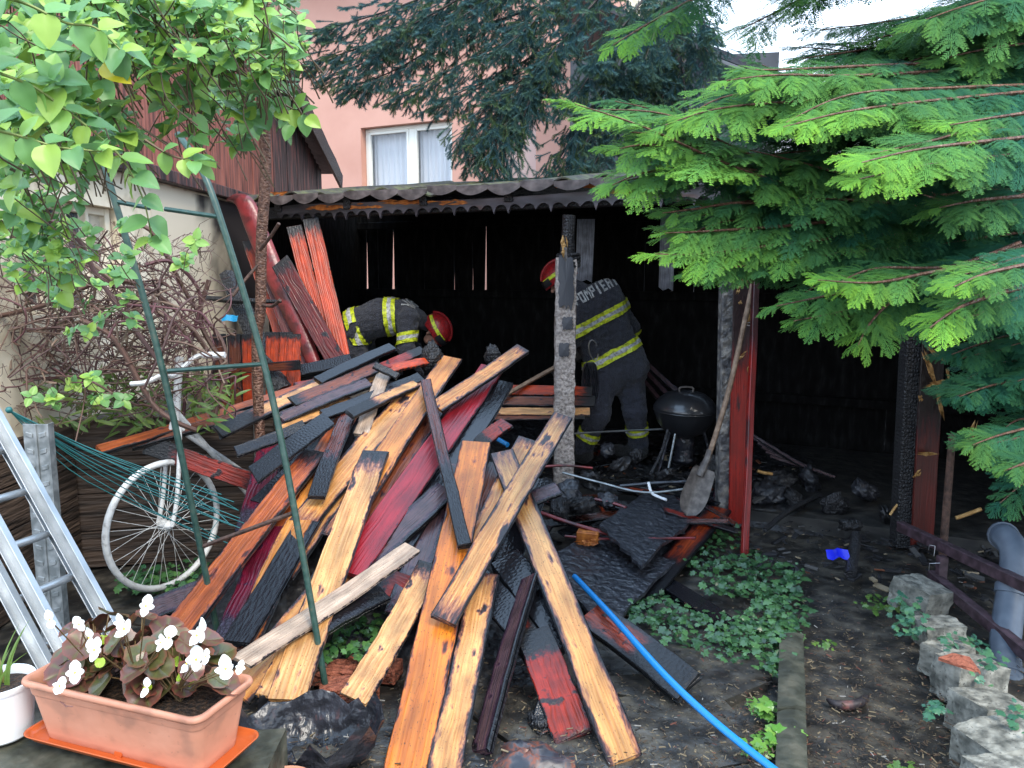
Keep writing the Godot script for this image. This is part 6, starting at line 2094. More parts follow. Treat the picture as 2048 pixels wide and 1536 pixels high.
func round_leaf(sd: int) -> ArrayMesh:
	# rounded, slightly cupped leaf with a scalloped rim; base at the origin, tip along +z, top side up
	var mb := MB.new()
	rng.seed = 900 + sd
	var rows := []
	var c := Vector3(0, 0.06, 0.45)
	var base: Color = [Color(0.095, 0.042, 0.028), Color(0.08, 0.078, 0.028), Color(0.12, 0.055, 0.036)][sd]
	var veins := 9
	for r in 5:
		var row := []
		for s in 25:
			var a := TAU * s / 24.0
			var rr: float = r / 4.0 * (1.0 + 0.05 * cos(a * 14.0)) * (1.0 - 0.28 * exp(-pow((a - PI) / 0.35, 2)))
			var p := c + Vector3(sin(a) * rr * 0.95, 0.22 * rr * rr * (0.7 + 0.3 * cos(a * 3 + sd)), cos(a) * rr)
			p.y -= 0.10 * exp(-pow(p.x / 0.12, 2)) * 0.6
			row.append(p)
		rows.append(row)
	mb.col = base
	mb.sheet(rows)
	# rim and veins of another tone, as the leaf is grown
	for k in mb.v.size():
		var r := k / 25
		var s := k % 25
		var t := base
		if r == 4: t = base.lerp(Color(0.22, 0.055, 0.035), 0.6)
		elif s % 4 == 0: t = base.lerp(Color(0.10, 0.11, 0.03), 0.6)
		mb.c[k] = t
	return mb.mesh()

func flower(p: Vector3, n: Vector3, s: float) -> Array:
	var x := n.cross(Vector3.UP).normalized()
	var y := x.cross(n)
	var mb := MB.new()
	var turn := rnd(-0.6, 0.6)
	var half := rng.randf() < 0.3
	for q in [[turn, rnd(1.0, 1.3), rnd(0.65, 0.85)], [turn + 1.57, rnd(0.6, 0.9), 0.5], [turn + 3.14, rnd(0.9, 1.2), rnd(0.6, 0.85)], [turn + 4.71, rnd(0.6, 0.9), 0.5]]:
		if half and abs(q[2] - 0.5) < 0.01: continue
		mb.col = Color(0.82, 0.82, 0.78)
		var d: Vector3 = y * cos(q[0]) + x * sin(q[0])
		var e := d.cross(n)
		var rows := []
		for r in 6:
			var f := r / 5.0
			var w: float = q[2] * s * sin(PI * clampf(0.12 + f * 0.80, 0, 1))
			var row := []
			for k in 5:
				var g := k / 4.0 - 0.5
				row.append(p + d * s * q[1] * f * 1.25 + e * w * g * 1.7 + n * s * ((0.35 + 0.3 * sin(turn * 9)) * f * f - 0.25 * g * g + 0.1 * sin(f * 5 + g * 4 + turn * 7)))
			rows.append(row)
		mb.sheet(rows)
	var st := MB.new()
	for k in 5:
		var a := TAU * k / 5.0
		rock_small(st, p + (x * cos(a) + y * sin(a)) * s * 0.09 + n * s * 0.2, s * 0.08)
	return [mb, st]
func rock_small(mb: MB, o: Vector3, r: float):
	var t := [o + Vector3(r, 0, 0), o - Vector3(r, 0, 0), o + Vector3(0, r, 0), o - Vector3(0, r, 0), o + Vector3(0, 0, r), o - Vector3(0, 0, r)]
	for a in [0, 1]:
		for b in [2, 3]:
			for c in [4, 5]:
				if (a + b + c) % 2 == 0: mb.flat(t[a], t[b], t[c])
				else: mb.flat(t[a], t[c], t[b])

# pointed oval leaf, base at origin, tip along +z, top up
func oval_leaf(width: float, fold: float, curl: float, rib: Color, blade: Color) -> MB:
	var mb := MB.new()
	var rows := []
	for r in 9:
		var f := r / 8.0
		var w := width * pow(sin(PI * pow(f, 0.72)), 0.8) if f > 0.0 and f < 1.0 else 0.0
		var row := []
		for k in 7:
			var g := k / 3.0 - 1.0
			row.append(Vector3(g * w, fold * abs(g) * w + 0.03 * sin(f * 16.0) * (abs(g) * w) * 1.5 - curl * f * f, f))
		rows.append(row)
	mb.col = blade
	mb.sheet(rows)
	for k in mb.v.size():
		mb.c[k] = blade
	return mb
func ivy_leaf() -> MB:
	var mb := MB.new()
	var prof := [[0.0, 1.0], [0.35, 0.62], [0.75, 0.85], [1.15, 0.55], [1.75, 0.72], [2.3, 0.5], [2.8, 0.42], [3.14, 0.22]]
	var c := mb.vert(Vector3(0, 0.03, 0.4))
	var first := -1
	var ring := []
	for q in prof: ring.append(q)
	for k in range(prof.size() - 2, 0, -1): ring.append([TAU - prof[k][0], prof[k][1]])
	for q in ring:
		mb.vert(Vector3(sin(q[0]) * q[1] * 0.62, -0.06 * q[1] * q[1] + 0.03 * sin(q[0] * 5), 0.4 + cos(q[0]) * q[1] * 0.6))
	for k in ring.size(): mb.tri(c, c + 1 + k, c + 1 + (k + 1) % ring.size())
	return mb

func leaf_xf(p: Vector3, fw: Vector3, up: Vector3, s: float) -> Transform3D:
	var f := fw.normalized()
	var u := (up - f * up.dot(f)).normalized()
	return Transform3D(Basis(u.cross(f), u, f).scaled_local(Vector3(s, s, s)), p)

func build_plants():
	rng.seed = 77
	# ---------- leafy climber over the trellis ----------
	var greens := [Color(0.22, 0.41, 0.09), Color(0.16, 0.34, 0.10), Color(0.30, 0.47, 0.08), Color(0.13, 0.29, 0.10)]
	var lm := []
	for k in 4:
		lm.append(oval_leaf(0.33 + 0.03 * k, 0.22 + 0.05 * k, 0.10 + 0.06 * k, greens[k], greens[k]).mesh())
	var yl := oval_leaf(0.36, 0.3, 0.15, Color(0.55, 0.5, 0.05), Color(0.50, 0.42, 0.02)).mesh()
	var cv := thing("climbing_vine", "leafy green climber with oval leaves growing over the trellis top", "vine", at(400, 900, 3.3))
	var leaves := []
	var stems := [
		[[-60, -20, 1.35], [45, 5, 1.35], [130, 45, 1.38], [190, 55, 1.4], [243, 102, 1.42]],
		[[-60, 130, 1.4], [0, 147, 1.4], [68, 174, 1.42], [130, 219, 1.45], [178, 256, 1.47], [236, 308, 1.5], [267, 355, 1.52], [290, 410, 1.55], [304, 478, 1.58]],
		[[-60, 250, 1.35], [0, 262, 1.36], [50, 275, 1.38], [120, 295, 1.4], [205, 303, 1.42]],
		[[300, -30, 1.8], [312, 60, 1.8], [303, 130, 1.78], [298, 165, 1.76]],
		[[430, -30, 1.9], [400, 60, 1.88], [388, 140, 1.86], [385, 230, 1.85], [398, 330, 1.85]],
		[[470, 140, 2.0], [520, 180, 2.0], [560, 205, 2.0], [606, 228, 2.0]],
		[[290, 280, 1.6], [340, 310, 1.6], [388, 322, 1.6]],
		[[190, 30, 1.6], [200, 130, 1.65], [205, 200, 1.7], [240, 260, 1.72], [262, 340, 1.74]],
		[[560, 10, 2.0], [545, 80, 2.0], [530, 160, 2.05], [510, 240, 2.1]],
		[[100, -20, 1.9], [90, 80, 1.95], [60, 200, 2.0], [30, 330, 2.1], [60, 420, 2.2], [110, 500, 2.3], [125, 600, 2.4]],
		[[0, 330, 2.0], [60, 350, 2.05], [100, 330, 2.1], [130, 300, 2.1]],
	]
	for q in stems:
		var pts := []
		for p in q: pts.append(at(p[0], p[1], p[2]))
		var cl := curve(pts, 8)
		var mb := MB.new()
		mb.col = Color(0.22, 0.26, 0.08) if q[0][2] < 1.5 else Color(0.13, 0.09, 0.05)
		var rr := []
		for k in cl.size(): rr.append(lerpf(0.0034, 0.0014, float(k) / cl.size()))
		mb.tube(cl, rr, 6)
		part(cv, "stem", mb, mats.twig)
		var run := 0.0
		var turn := rnd(0, TAU)
		for k in range(1, cl.size()):
			run += cl[k].distance_to(cl[k - 1])
			if run > 0.036 or k == cl.size() - 1:
				run = 0.0
				turn += PI * 0.5 + rnd(-0.3, 0.3)
				var t: Vector3 = (cl[k] - cl[k - 1]).normalized()
				var s0 := t.cross(Vector3(0, 0.3, 1)).normalized()
				for e in [-1.0, 1.0]:
					var side = (s0 * cos(turn * 0.35) + Vector3(0, 0.2, 0.55) * sin(turn)).normalized() * e
					var fw = (side * 0.85 + t * 0.5 + Vector3(0, -0.12, 0.1)).normalized()
					leaves.append([cl[k], fw, Vector3(rnd(-0.3, 0.3), 0.75, 0.65), rnd(0.038, 0.062)])
	# leaf rosettes filling the crown of the climber
	for q in [[110, 80, 150, 110, 66, 1.7, 0.05], [340, 65, 180, 85, 86, 1.85, 0.047], [500, 90, 110, 95, 64, 2.0, 0.044], [90, 330, 120, 90, 34, 2.0, 0.046], [80, 480, 120, 90, 26, 2.3, 0.046], [200, 600, 110, 90, 16, 2.6, 0.046], [150, 790, 130, 40, 9, 3.7, 0.06], [300, 220, 150, 70, 18, 2.1, 0.054], [450, 250, 90, 50, 10, 2.2, 0.05], [50, 220, 90, 70, 12, 1.6, 0.066], [210, 240, 120, 60, 14, 1.8, 0.06], [420, 180, 110, 70, 20, 2.0, 0.056], [480, 240, 60, 40, 6, 2.1, 0.052], [75, 460, 110, 70, 11, 2.3, 0.056], [210, 520, 70, 80, 4, 2.6, 0.055], [100, 570, 60, 40, 4, 2.5, 0.06], [20, 330, 60, 60, 5, 1.9, 0.06], [300, -10, 330, 40, 30, 1.8, 0.06], [60, 400, 80, 60, 6, 2.0, 0.06], [390, 530, 60, 50, 4, 3.0, 0.05]]:
		for k in q[4]:
			var a := rnd(0, TAU); var rr := sqrt(rng.randf())
			var c := at(q[0] + cos(a) * rr * q[2], q[1] + sin(a) * rr * q[3], q[5] + rnd(-0.2, 0.3))
			var ax := Vector3(rnd(-0.6, 0.6), rnd(0.1, 0.9), rnd(0.1, 1.0)).normalized()
			var sx := ax.cross(Vector3.RIGHT).normalized()
			var sy := ax.cross(sx)
			var nl := 4 + rng.randi() % 5
			var ph := rnd(0, TAU)
			for j in nl:
				var b := ph + TAU * j / 4.0 + (PI / 4 if j >= 4 else 0.0)
				var tier := 0.2 if j < 4 else 0.8
				var fw := (sx * cos(b) + sy * sin(b) + ax * (tier + rnd(-0.2, 0.3))).normalized()
				leaves.append([c + ax * (0.012 if j >= 4 else 0.0) + rv(0.006), fw, ax + Vector3(0, 0.3, 0), q[6] * rnd(0.65, 1.1) * (0.6 if j >= 4 else 1.0)])
			var mb := MB.new()
			mb.col = Color(0.14, 0.10, 0.06)
			mb.tube(curve([c, c - ax * 0.05 + rv(0.01), c - ax * 0.10 + Vector3(0, -0.02, -0.03) + rv(0.03)], 3), [0.0014, 0.0014, 0.0015, 0.0016, 0.0018, 0.002, 0.0022], 5, false)
			part(cv, "stem", mb, mats.twig)
	for p in [[570, 188], [600, 208], [590, 245], [620, 230], [560, 215]]:
		leaves.append([at(p[0] - 8, p[1] + 5, 1.98), Vector3(rnd(-0.2, 0.8), rnd(-0.6, 0.6), 0.3), Vector3(0, 0.4, 1), 0.045])
	# the largest 300 leaves as parts, the others in one mass
	leaves.sort_custom(func(a, b): return a[3] / -a[0].z > b[3] / -b[0].z)
	var xs := [[], [], [], []]
	var kk := 0
	for q in leaves:
		var tr := leaf_xf(q[0], q[1], q[2], q[3])
		var kind := rng.randi() % 4
		if kk < 300:
			var lo := part(cv, "leaf", lm[kind], mats.leaf)
			lo.transform = Transform3D(tr.basis, tr.origin - cv.position)
		else: xs[kind].append(tr)
		kk += 1
	var yo := part(cv, "leaf", yl, mats.leaf)
	var ytr := leaf_xf(at(205, 128, 1.44), Vector3(0.75, -0.45, 0.2), Vector3(-0.1, 0.5, 0.85), 0.062)
	yo.transform = Transform3D(ytr.basis, ytr.origin - cv.position)
	yo.set_meta("label", "yellowing leaf with a brown tip")
	for k in 4: scatter(cv, "foliage", lm[k], mats.leaf, xs[k], [])
	# ---------- tangle of bare stems ----------
	var tg := thing("bare_creeper", "tangled mass of bare brown creeper stems before the cream wall", "creeper", Vector3(-1.9, 0.85, -4.5))
	var browns := [Color(0.12, 0.065, 0.05), Color(0.16, 0.10, 0.075), Color(0.09, 0.05, 0.045), Color(0.20, 0.14, 0.10), Color(0.11, 0.045, 0.05)]
	for q in [[[-40, 640, 3.9], [90, 610, 3.9], [220, 560, 4.0], [330, 600, 4.1], [430, 720, 4.2]], [[20, 470, 3.6], [140, 500, 3.7], [260, 590, 3.9], [380, 680, 4.1], [400, 830, 4.2]], [[290, 530, 4.0], [345, 525, 4.1], [400, 590, 4.2], [380, 700, 4.2], [365, 850, 4.2]], [[160, 640, 3.7], [230, 680, 3.75], [300, 800, 3.8], [345, 840, 3.8], [390, 860, 3.9]], [[240, 470, 4.1], [300, 460, 4.1], [380, 600, 4.3], [450, 700, 4.3], [430, 830, 4.2]], [[-30, 400, 3.4], [70, 430, 3.5], [150, 470, 3.6], [200, 560, 3.7], [330, 740, 3.8]], [[418, 560, 4.3], [400, 640, 4.3], [440, 720, 4.3], [452, 760, 4.3], [425, 830, 4.2]]]:
		var pts := []
		for p in q: pts.append(at(p[0], p[1], p[2]))
		var mb := MB.new()
		mb.col = browns[rng.randi() % 5]
		mb.tube(curve(pts, 6), rnd(0.008, 0.014), 7)
		part(tg, "stem", mb, mats.twig)
	for k in 250:
		var p := Vector3(rnd(-30, 430), rnd(560, 800), rnd(3.7, 4.4))
		var pts := []
		var dirx := rnd(-1, 1); var diry := rnd(-1.0, 0.6)
		for j in 5:
			pts.append(at(p.x, p.y, p.z))
			p += Vector3(dirx * rnd(20, 55), diry * rnd(10, 45), rnd(-0.08, 0.08))
			dirx += rnd(-0.7, 0.7); diry += rnd(-0.5, 0.7)
			p.x = clampf(p.x, -60, 470); p.y = clampf(p.y, 430, 835)
		var mb := MB.new()
		mb.col = browns[rng.randi() % 5]
		mb.tube(curve(pts, 4), rnd(0.0025, 0.0065), 5, false)
		part(tg, "stem", mb, mats.twig)
	var fine := MB.new()
	for k in 1500:
		fine.col = browns[rng.randi() % 5]
		var c := at(rnd(-40, 420), rnd(470, 830), rnd(3.7, 4.5))
		var d := rv(1).normalized() * rnd(0.04, 0.14)
		fine.tube([c, c + d * 0.5 + rv(0.015), c + d], 0.0014, 3, false)
	for k in 260:
		fine.col = browns[rng.randi() % 5]
		var c := at(rnd(-60, 360), rnd(500, 830), rnd(3.9, 4.6))
		var d := rv(1).normalized() * rnd(0.12, 0.3)
		fine.tube(curve([c - d, c + rv(0.06), c + d + rv(0.05)], 3), rnd(0.002, 0.0045), 4, false)
	var fo := part(tg, "twigs", fine, mats.twig)
	fo.set_meta("kind", "stuff")
	# green weeds at the foot of the tangle
	var weed := thing("weeds", "thin green weeds on the raised bed below the bare creeper", "weeds", Vector3(-1.9, 0.82, -4.4))
	weed.set_meta("kind", "stuff")
	var wl := oval_leaf(0.10, 0.2, 0.35, Color(1, 1, 1), Color(1, 1, 1)).mesh()
	var xf := []; var cs := []
	for k in 420:
		var c := at(rnd(60, 470), rnd(755, 868), rnd(4.0, 4.5))
		xf.append(leaf_xf(c, Vector3(rnd(-1, 1), rnd(-0.3, 1), rnd(-0.3, 0.8)), Vector3(0, 0.6, 0.8), rnd(0.04, 0.12)))
		cs.append(Color(0.07, 0.15, 0.03).lerp(Color(0.17, 0.24, 0.05), rng.randf()))
	scatter(weed, "blades", wl, mats.leaf, xf, cs)
	# ---------- slender tree trunk ----------
	var st := thing("sapling", "slender tree with a reddish speckled trunk before the leaning red boards", "tree", on(512, 1130, 0.0))
	var tk := MB.new()
	var g0 := at(514, 760, 4.25); g0.y = 0.0
	tk.tube(curve([g0, at(514, 720, 4.25), at(521, 620, 4.22), at(523, 480, 4.2), at(531, 350, 4.18), at(528, 235, 4.15), at(524, 120, 4.1), at(540, -20, 4.1)], 6), 0.029, 12)
	part(st, "trunk", tk, mats.bark)
	for q in [[[520, 500, 4.15], [540, 475, 4.1], [558, 447, 4.05]], [[525, 520, 4.2], [490, 560, 4.15], [465, 592, 4.1]], [[524, 610, 4.2], [545, 612, 4.15], [560, 600, 4.1]], [[528, 260, 4.1], [480, 180, 4.0], [440, 90, 3.9]], [[528, 200, 4.1], [560, 120, 4.0], [580, 40, 3.9]]]:
		var pts := []
		for p in q: pts.append(at(p[0], p[1], p[2]))
		var mb := MB.new()
		mb.tube(curve(pts, 5), 0.009, 7)
		part(st, "twig", mb, mats.rust)
	# its crown is thin: some leaves high up, darker
	var xf2 := []; var cs2 := []
	for k in 420:
		var c := at(rnd(380, 600), rnd(-40, 260), rnd(3.6, 4.4))
		if c.y < 2.4 + rnd(-0.2, 0.3): continue
		xf2.append(leaf_xf(c, rv(1) + Vector3(0, -0.3, 0), Vector3(0, 1, 0.5), rnd(0.06, 0.09)))
		cs2.append(Color(0.045, 0.12, 0.035).lerp(Color(0.09, 0.18, 0.05), rng.randf()))
	scatter(st, "crown", oval_leaf(0.3, 0.2, 0.1, Color(1, 1, 1), Color(1, 1, 1)).mesh(), mats.leaf, xf2, cs2)
	# ---------- ivy ----------
	var il := ivy_leaf().mesh()
	mats.ivy = painted(0.3, 0.2)
	for q in [
		["ivy creeping over the ground between the black sheet and the kerb", [[1420, 1065, 70, 14, 70], [1440, 1110, 90, 26, 150], [1500, 1150, 110, 40, 330], [1560, 1220, 55, 60, 260], [1430, 1260, 120, 40, 260], [1510, 1290, 90, 40, 200], [1300, 1215, 70, 28, 130], [1570, 1320, 35, 24, 60]], 0.040, Color(0.022, 0.070, 0.026), Color(0.065, 0.16, 0.05)],
		["bright green broad leaved ivy tuft beside the kerb and blue pipe", [[1535, 1415, 26, 20, 26], [1545, 1480, 50, 34, 70]], 0.05, Color(0.07, 0.19, 0.03), Color(0.16, 0.30, 0.05)],
		["ivy growing out between the tan boards of the heap", [[715, 1275, 60, 40, 130], [760, 1225, 40, 26, 60], [640, 1310, 26, 14, 24]], 0.042, Color(0.03, 0.10, 0.03), Color(0.09, 0.20, 0.05)],
		["ivy and weeds at the foot of the bicycle wheel", [[330, 1155, 70, 28, 140], [270, 1165, 40, 16, 46], [400, 1140, 30, 30, 46]], 0.045, Color(0.03, 0.10, 0.04), Color(0.10, 0.22, 0.06)],
		["blue green ivy clinging to the stone edging", [[1815, 1215, 30, 40, 60], [1820, 1255, 30, 20, 40], [1925, 1285, 40, 20, 50], [1975, 1330, 30, 40, 60], [2025, 1430, 30, 40, 60], [1870, 1415, 22, 16, 24]], 0.036, Color(0.03, 0.11, 0.07), Color(0.08, 0.19, 0.08)],
		["low grass and moss tuft on the trodden path", [[1760, 1205, 45, 16, 60], [1640, 1290, 30, 12, 16], [1800, 1540, 40, 16, 30]], 0.030, Color(0.04, 0.10, 0.02), Color(0.10, 0.18, 0.03)],
	]:
		var iv := thing("ivy", q[0], "ivy", on(q[1][0][0], q[1][0][1], 0.0))
		iv.set_meta("kind", "stuff")
		var xi := []; var ci := []
		for e in q[1]:
			for k in int(e[4] * 0.95):
				var a := rnd(0, TAU); var rr := sqrt(rng.randf())
				var hgt := rnd(0.015, 0.09)
				if q[0].begins_with("ivy growing"): hgt = rnd(0.05, 0.16)
				if q[0].begins_with("blue"): hgt = rnd(0.02, 0.2)
				var c := on(e[0] + cos(a) * rr * e[2], e[1] + sin(a) * rr * e[3], hgt)
				xi.append(leaf_xf(c, Vector3(rnd(-1, 1), rnd(-0.35, 0.15), rnd(-0.6, 1)), Vector3(rnd(-0.4, 0.4), 1, rnd(0.0, 0.7)), q[2] * rnd(0.45, 1.5)))
				ci.append(q[3].lerp(q[4], pow(rng.randf(), 1.6)))
		scatter(iv, "leaves", il, mats.ivy, xi, ci)

# ---------- conifers ----------
# flat feathery spray of a cypress: axis along +x, flat side up, length 1
func spray_mesh(sd: int) -> ArrayMesh:
	rng.seed = 500 + sd
	var mb := MB.new()
	var old := Color(0.50, 0.72, 0.90); var new := Color(1.0, 1.0, 0.62)
	var drop := func(p: Vector3) -> Vector3: return p - Vector3(0, 0.16 * p.x * p.x + 0.22 * abs(p.z) * abs(p.z), 0)
	var blade := func(a: Vector3, b: Vector3, w: float, c0: Color, c1: Color):
		var s := (b - a).cross(Vector3.UP).normalized() * w
		var m := a.lerp(b, 0.55)
		mb.col = c0
		var i0 := mb.vert(drop.call(a))
		mb.col = c0.lerp(c1, 0.5)
		var i1 := mb.vert(drop.call(m + s) - Vector3(0, w * 0.5, 0)); var i2 := mb.vert(drop.call(m - s) - Vector3(0, w * 0.5, 0))
		mb.col = c1
		var i3 := mb.vert(drop.call(b))
		mb.tri(i0, i1, i3); mb.tri(i0, i3, i2)
	var n := 12
	blade.call(Vector3.ZERO, Vector3(0.5, 0, 0), 0.012, old, old); blade.call(Vector3(0.4, 0, 0), Vector3(1, 0, 0), 0.013, old, new)
	for k in n:
		var s := 0.06 + 0.88 * (k + rnd(-0.25, 0.25)) / (n - 1.0)
		for e in [-1.0, 1.0]:
			if rng.randf() < 0.06: continue
			var L: float = 0.50 * pow(max(0.02, 1.0 - s * 0.95), 0.8) * rnd(0.65, 1.2) * (0.6 + 0.4 * min(1.0, s * 6.0)) + 0.03
			var ang := rnd(0.55, 0.85)
			var roll := rnd(-0.35, 0.25)
			var d := Vector3(cos(ang), sin(ang) * roll, sin(ang) * e).normalized()
			var bend := Vector3(0.35, -0.25, 0)
			var a := Vector3(s + (0.035 if e > 0 else 0.0), 0, 0)
			var m := int(clampf(L / 0.034, 2, 13))
			var prev := a
			for j in m + 1:
				var g := (j + 1.0) / (m + 1.0)
				var p := a + d * L * g + bend * L * g * g * 0.35
				blade.call(prev, p, 0.0085, old.lerp(new, g * 0.6), old.lerp(new, g))
				if j < m:
					for e2 in [-1.0, 1.0]:
						var l2: float = (0.085 * (1.0 - g * 0.72) + 0.014) * rnd(0.7, 1.3) * min(1.0, L / 0.25 + 0.3)
						var a2: float = ang * e + e2 * rnd(0.5, 0.75)
						var d2 := Vector3(cos(a2), roll * 0.6 + rnd(-0.15, 0.1), sin(a2)).normalized()
						blade.call(p, p + d2 * l2, 0.0085, old.lerp(new, g * 0.5), old.lerp(new, 0.35 + g * 0.5))
				prev = p
	return mb.mesh()
# bristly fir twig: axis +x, length 1
func twig_mesh(sd: int) -> ArrayMesh:
	rng.seed = 600 + sd
	var mb := MB.new()
	mb.col = Color(0.7, 0.5, 0.4)
	mb.tube([Vector3.ZERO, Vector3(0.5, 0.01, 0), Vector3(1, -0.04, 0)], [0.016, 0.012, 0.006], 4, false)
	for side in 3:
		var o := Vector3.ZERO if side == 0 else Vector3(0.3 + 0.2 * side, 0, 0)
		var dir := Vector3(1, 0, 0) if side == 0 else Vector3(0.75, -0.05, 0.65 * (1 if side == 1 else -1)).normalized()
		var ln := 1.0 if side == 0 else 0.42
		var cnt := 76 if side == 0 else 34
		for k in cnt:
			var f := (k + 0.5) / cnt
			var p := o + dir * ln * f
			var a := k * 2.4
			var sx := dir.cross(Vector3.UP).normalized(); var sy := sx.cross(dir)
			var d := (sx * cos(a) + sy * sin(a) * 0.75 + dir * 0.75).normalized() * rnd(0.11, 0.17)
			var w := d.cross(dir).normalized() * 0.017
			mb.col = Color(0.75, 0.85, 0.95).lerp(Color(1, 1, 0.8), clampf(f * 1.3 - 0.6, 0, 1))
			var i0 := mb.vert(p - w); mb.vert(p + w); mb.vert(p + d)
			mb.tri(i0, i0 + 1, i0 + 2)
	return mb.mesh()

func build_trees():
	var sprays := []
	for k in 4: sprays.append(spray_mesh(k))
	rng.seed = 88
	# ---------- cypress reaching in from the side ----------
	var base := Vector3(3.3, 0, -3.6)
	var cy := thing("cypress_tree", "bright green cypress with flat feathery sprays hanging over the shed front", "conifer", base)
	var tk := MB.new()
	tk.tube([base, base + Vector3(-0.05, 1.5, 0), base + Vector3(0, 3.2, 0.05), base + Vector3(0, 5.2, 0)], [0.16, 0.13, 0.10, 0.04], 12)
	part(cy, "trunk", tk, mats.bark)
	# boughs: tip first, in picture points with distance; width of the spray fan in metres; share of fresh growth
	var B := [
		[[1150, 208, 2.35], [1290, 255, 2.4], [1500, 345, 2.5], [1790, 430, 2.8], [2120, 500, 3.2], 0.22, 0.9],
		[[1225, 370, 2.4], [1290, 345, 2.45], [1400, 330, 2.5], [1560, 350, 2.6], 0.17, 0.8],
		[[1240, 297, 2.4], [1300, 290, 2.45], [1420, 310, 2.5], 0.15, 0.75],
		[[1453, 161, 2.3], [1560, 150, 2.4], [1750, 150, 2.6], [2060, 130, 3.0], 0.18, 0.7],
		[[1330, 250, 2.35], [1450, 215, 2.4], [1650, 200, 2.55], [1900, 190, 2.8], [2100, 200, 3.0], 0.2, 0.8],
		[[1567, 254, 2.15], [1700, 222, 2.25], [1880, 200, 2.45], [2100, 180, 2.7], 0.17, 0.95],
		[[1724, 325, 1.95], [1830, 300, 2.05], [1950, 285, 2.15], [2100, 270, 2.3], 0.15, 1.0],
		[[1719, 358, 1.95], [1850, 330, 2.05], [2000, 312, 2.2], [2120, 300, 2.3], 0.15, 1.0],
		[[1325, 426, 2.45], [1390, 418, 2.5], [1500, 405, 2.55], [1680, 420, 2.7], 0.15, 0.6],
		[[1330, 466, 2.4], [1420, 462, 2.45], [1590, 450, 2.55], [1782, 428, 2.7], 0.17, 0.75],
		[[1310, 508, 2.35], [1400, 508, 2.4], [1550, 490, 2.5], [1750, 470, 2.7], [1950, 470, 2.9], 0.18, 0.8],
		[[1380, 545, 2.4], [1500, 530, 2.5], [1650, 510, 2.6], [1850, 490, 2.8], 0.15, 0.5],
		[[1553, 612, 2.35], [1660, 590, 2.4], [1800, 560, 2.55], [1980, 520, 2.8], 0.15, 0.55],
		[[1587, 642, 2.35], [1700, 618, 2.4], [1850, 570, 2.6], [2000, 540, 2.8], 0.15, 0.55],
		[[1716, 690, 2.3], [1745, 640, 2.35], [1800, 590, 2.45], [1900, 540, 2.6], 0.13, 0.8],
		[[1636, 560, 2.1], [1750, 565, 2.15], [1860, 545, 2.25], [2000, 520, 2.4], 0.13, 1.0],
		[[1860, 655, 2.0], [1930, 610, 2.05], [2060, 570, 2.15], 0.13, 1.0],
		[[1909, 573, 1.95], [1980, 545, 2.0], [2100, 520, 2.1], 0.12, 1.0],
		[[1602, 117, 2.9], [1780, 90, 3.0], [2060, 30, 3.2], 0.2, 0.3],
		[[1640, 60, 3.0], [1850, 30, 3.1], [2080, -30, 3.3], 0.2, 0.3],
		[[1750, 140, 2.9], [1900, 90, 3.0], [2100, 60, 3.1], 0.2, 0.35],
		[[1226, 90, 2.7], [1300, 45, 2.75], [1400, -10, 2.8], [1500, -60, 2.9], 0.16, 0.9],
		[[1480, 60, 2.9], [1560, 20, 2.95], [1680, -40, 3.0], 0.18, 0.35],
		[[1560, -10, 2.9], [1700, -40, 3.0], [1800, -70, 3.1], 0.2, 0.6],
		[[1945, 890, 2.9], [2000, 870, 2.95], [2080, 850, 3.0], 0.14, 0.5],
		[[2008, 942, 2.8], [2040, 930, 2.8], [2090, 910, 2.9], 0.12, 0.5],
		[[1500, 300, 2.5], [1620, 330, 2.6], [1800, 380, 2.8], [2000, 430, 3.0], 0.2, 0.5],
		[[1560, 395, 2.5], [1700, 400, 2.6], [1900, 420, 2.9], 0.18, 0.35],
		[[1880, 415, 2.2], [1960, 400, 2.3], [2080, 390, 2.4], 0.16, 0.5],
		[[1900, 250, 2.2], [1990, 235, 2.3], [2100, 220, 2.4], 0.16, 0.9],
	]
	var first := B.size()
	for k in first:
		if B[k].size() < 5 or B[k][0][1] < 100 and B[k][0][0] < 1720: continue
		for lay in 2:
			var q := []
			for e in B[k].size() - 2: q.append([B[k][e][0] + 25 + lay * 40 + rnd(-30, 30), B[k][e][1] + rnd(-35, 12), B[k][e][2] + 0.12 + 0.18 * lay])
			q.append(B[k][B[k].size() - 2]); q.append(B[k][B[k].size() - 1] * (0.55 - 0.25 * lay))
			B.append(q)
	for k in 22:
		var px := rnd(1740, 2000); var py := rnd(-40, 160)
		var d := rnd(2.6, 3.3)
		B.append([[px, py + rnd(20, 60), d], [px + 130, py, d + 0.1], [px + 330, py - rnd(-20, 40), d + 0.25], 0.2, rnd(0.1, 0.5)])
	for k in 60:
		var px := rnd(1440, 1950); var py := rnd(170, 380 if px < 1620 else 600)
		var d := rnd(2.7, 3.4)
		B.append([[px, py + rnd(10, 50), d], [px + 130, py, d + 0.1], [px + 330, py - rnd(-20, 40), d + 0.25], 0.2, rnd(0.0, 0.3)])
	# the crown goes on above and beside
	for k in 46:
		var px := rnd(1250, 3000); var py := rnd(-1100, -40)
		var d := rnd(2.4, 4.2)
		B.append([[px, py + rnd(20, 80), d], [px + 160, py, d + 0.1], [px + 420, py - rnd(-20, 40), d + 0.3], 0.3, rnd(0.0, 0.4)])
	for k in 20:
		var px := rnd(2060, 2700); var py := rnd(0, 900)
		var d := rnd(2.4, 3.8)
		B.append([[px, py + rnd(20, 80), d], [px + 160, py, d + 0.1], [px + 420, py - rnd(-20, 40), d + 0.3], 0.3, rnd(0.0, 0.4)])
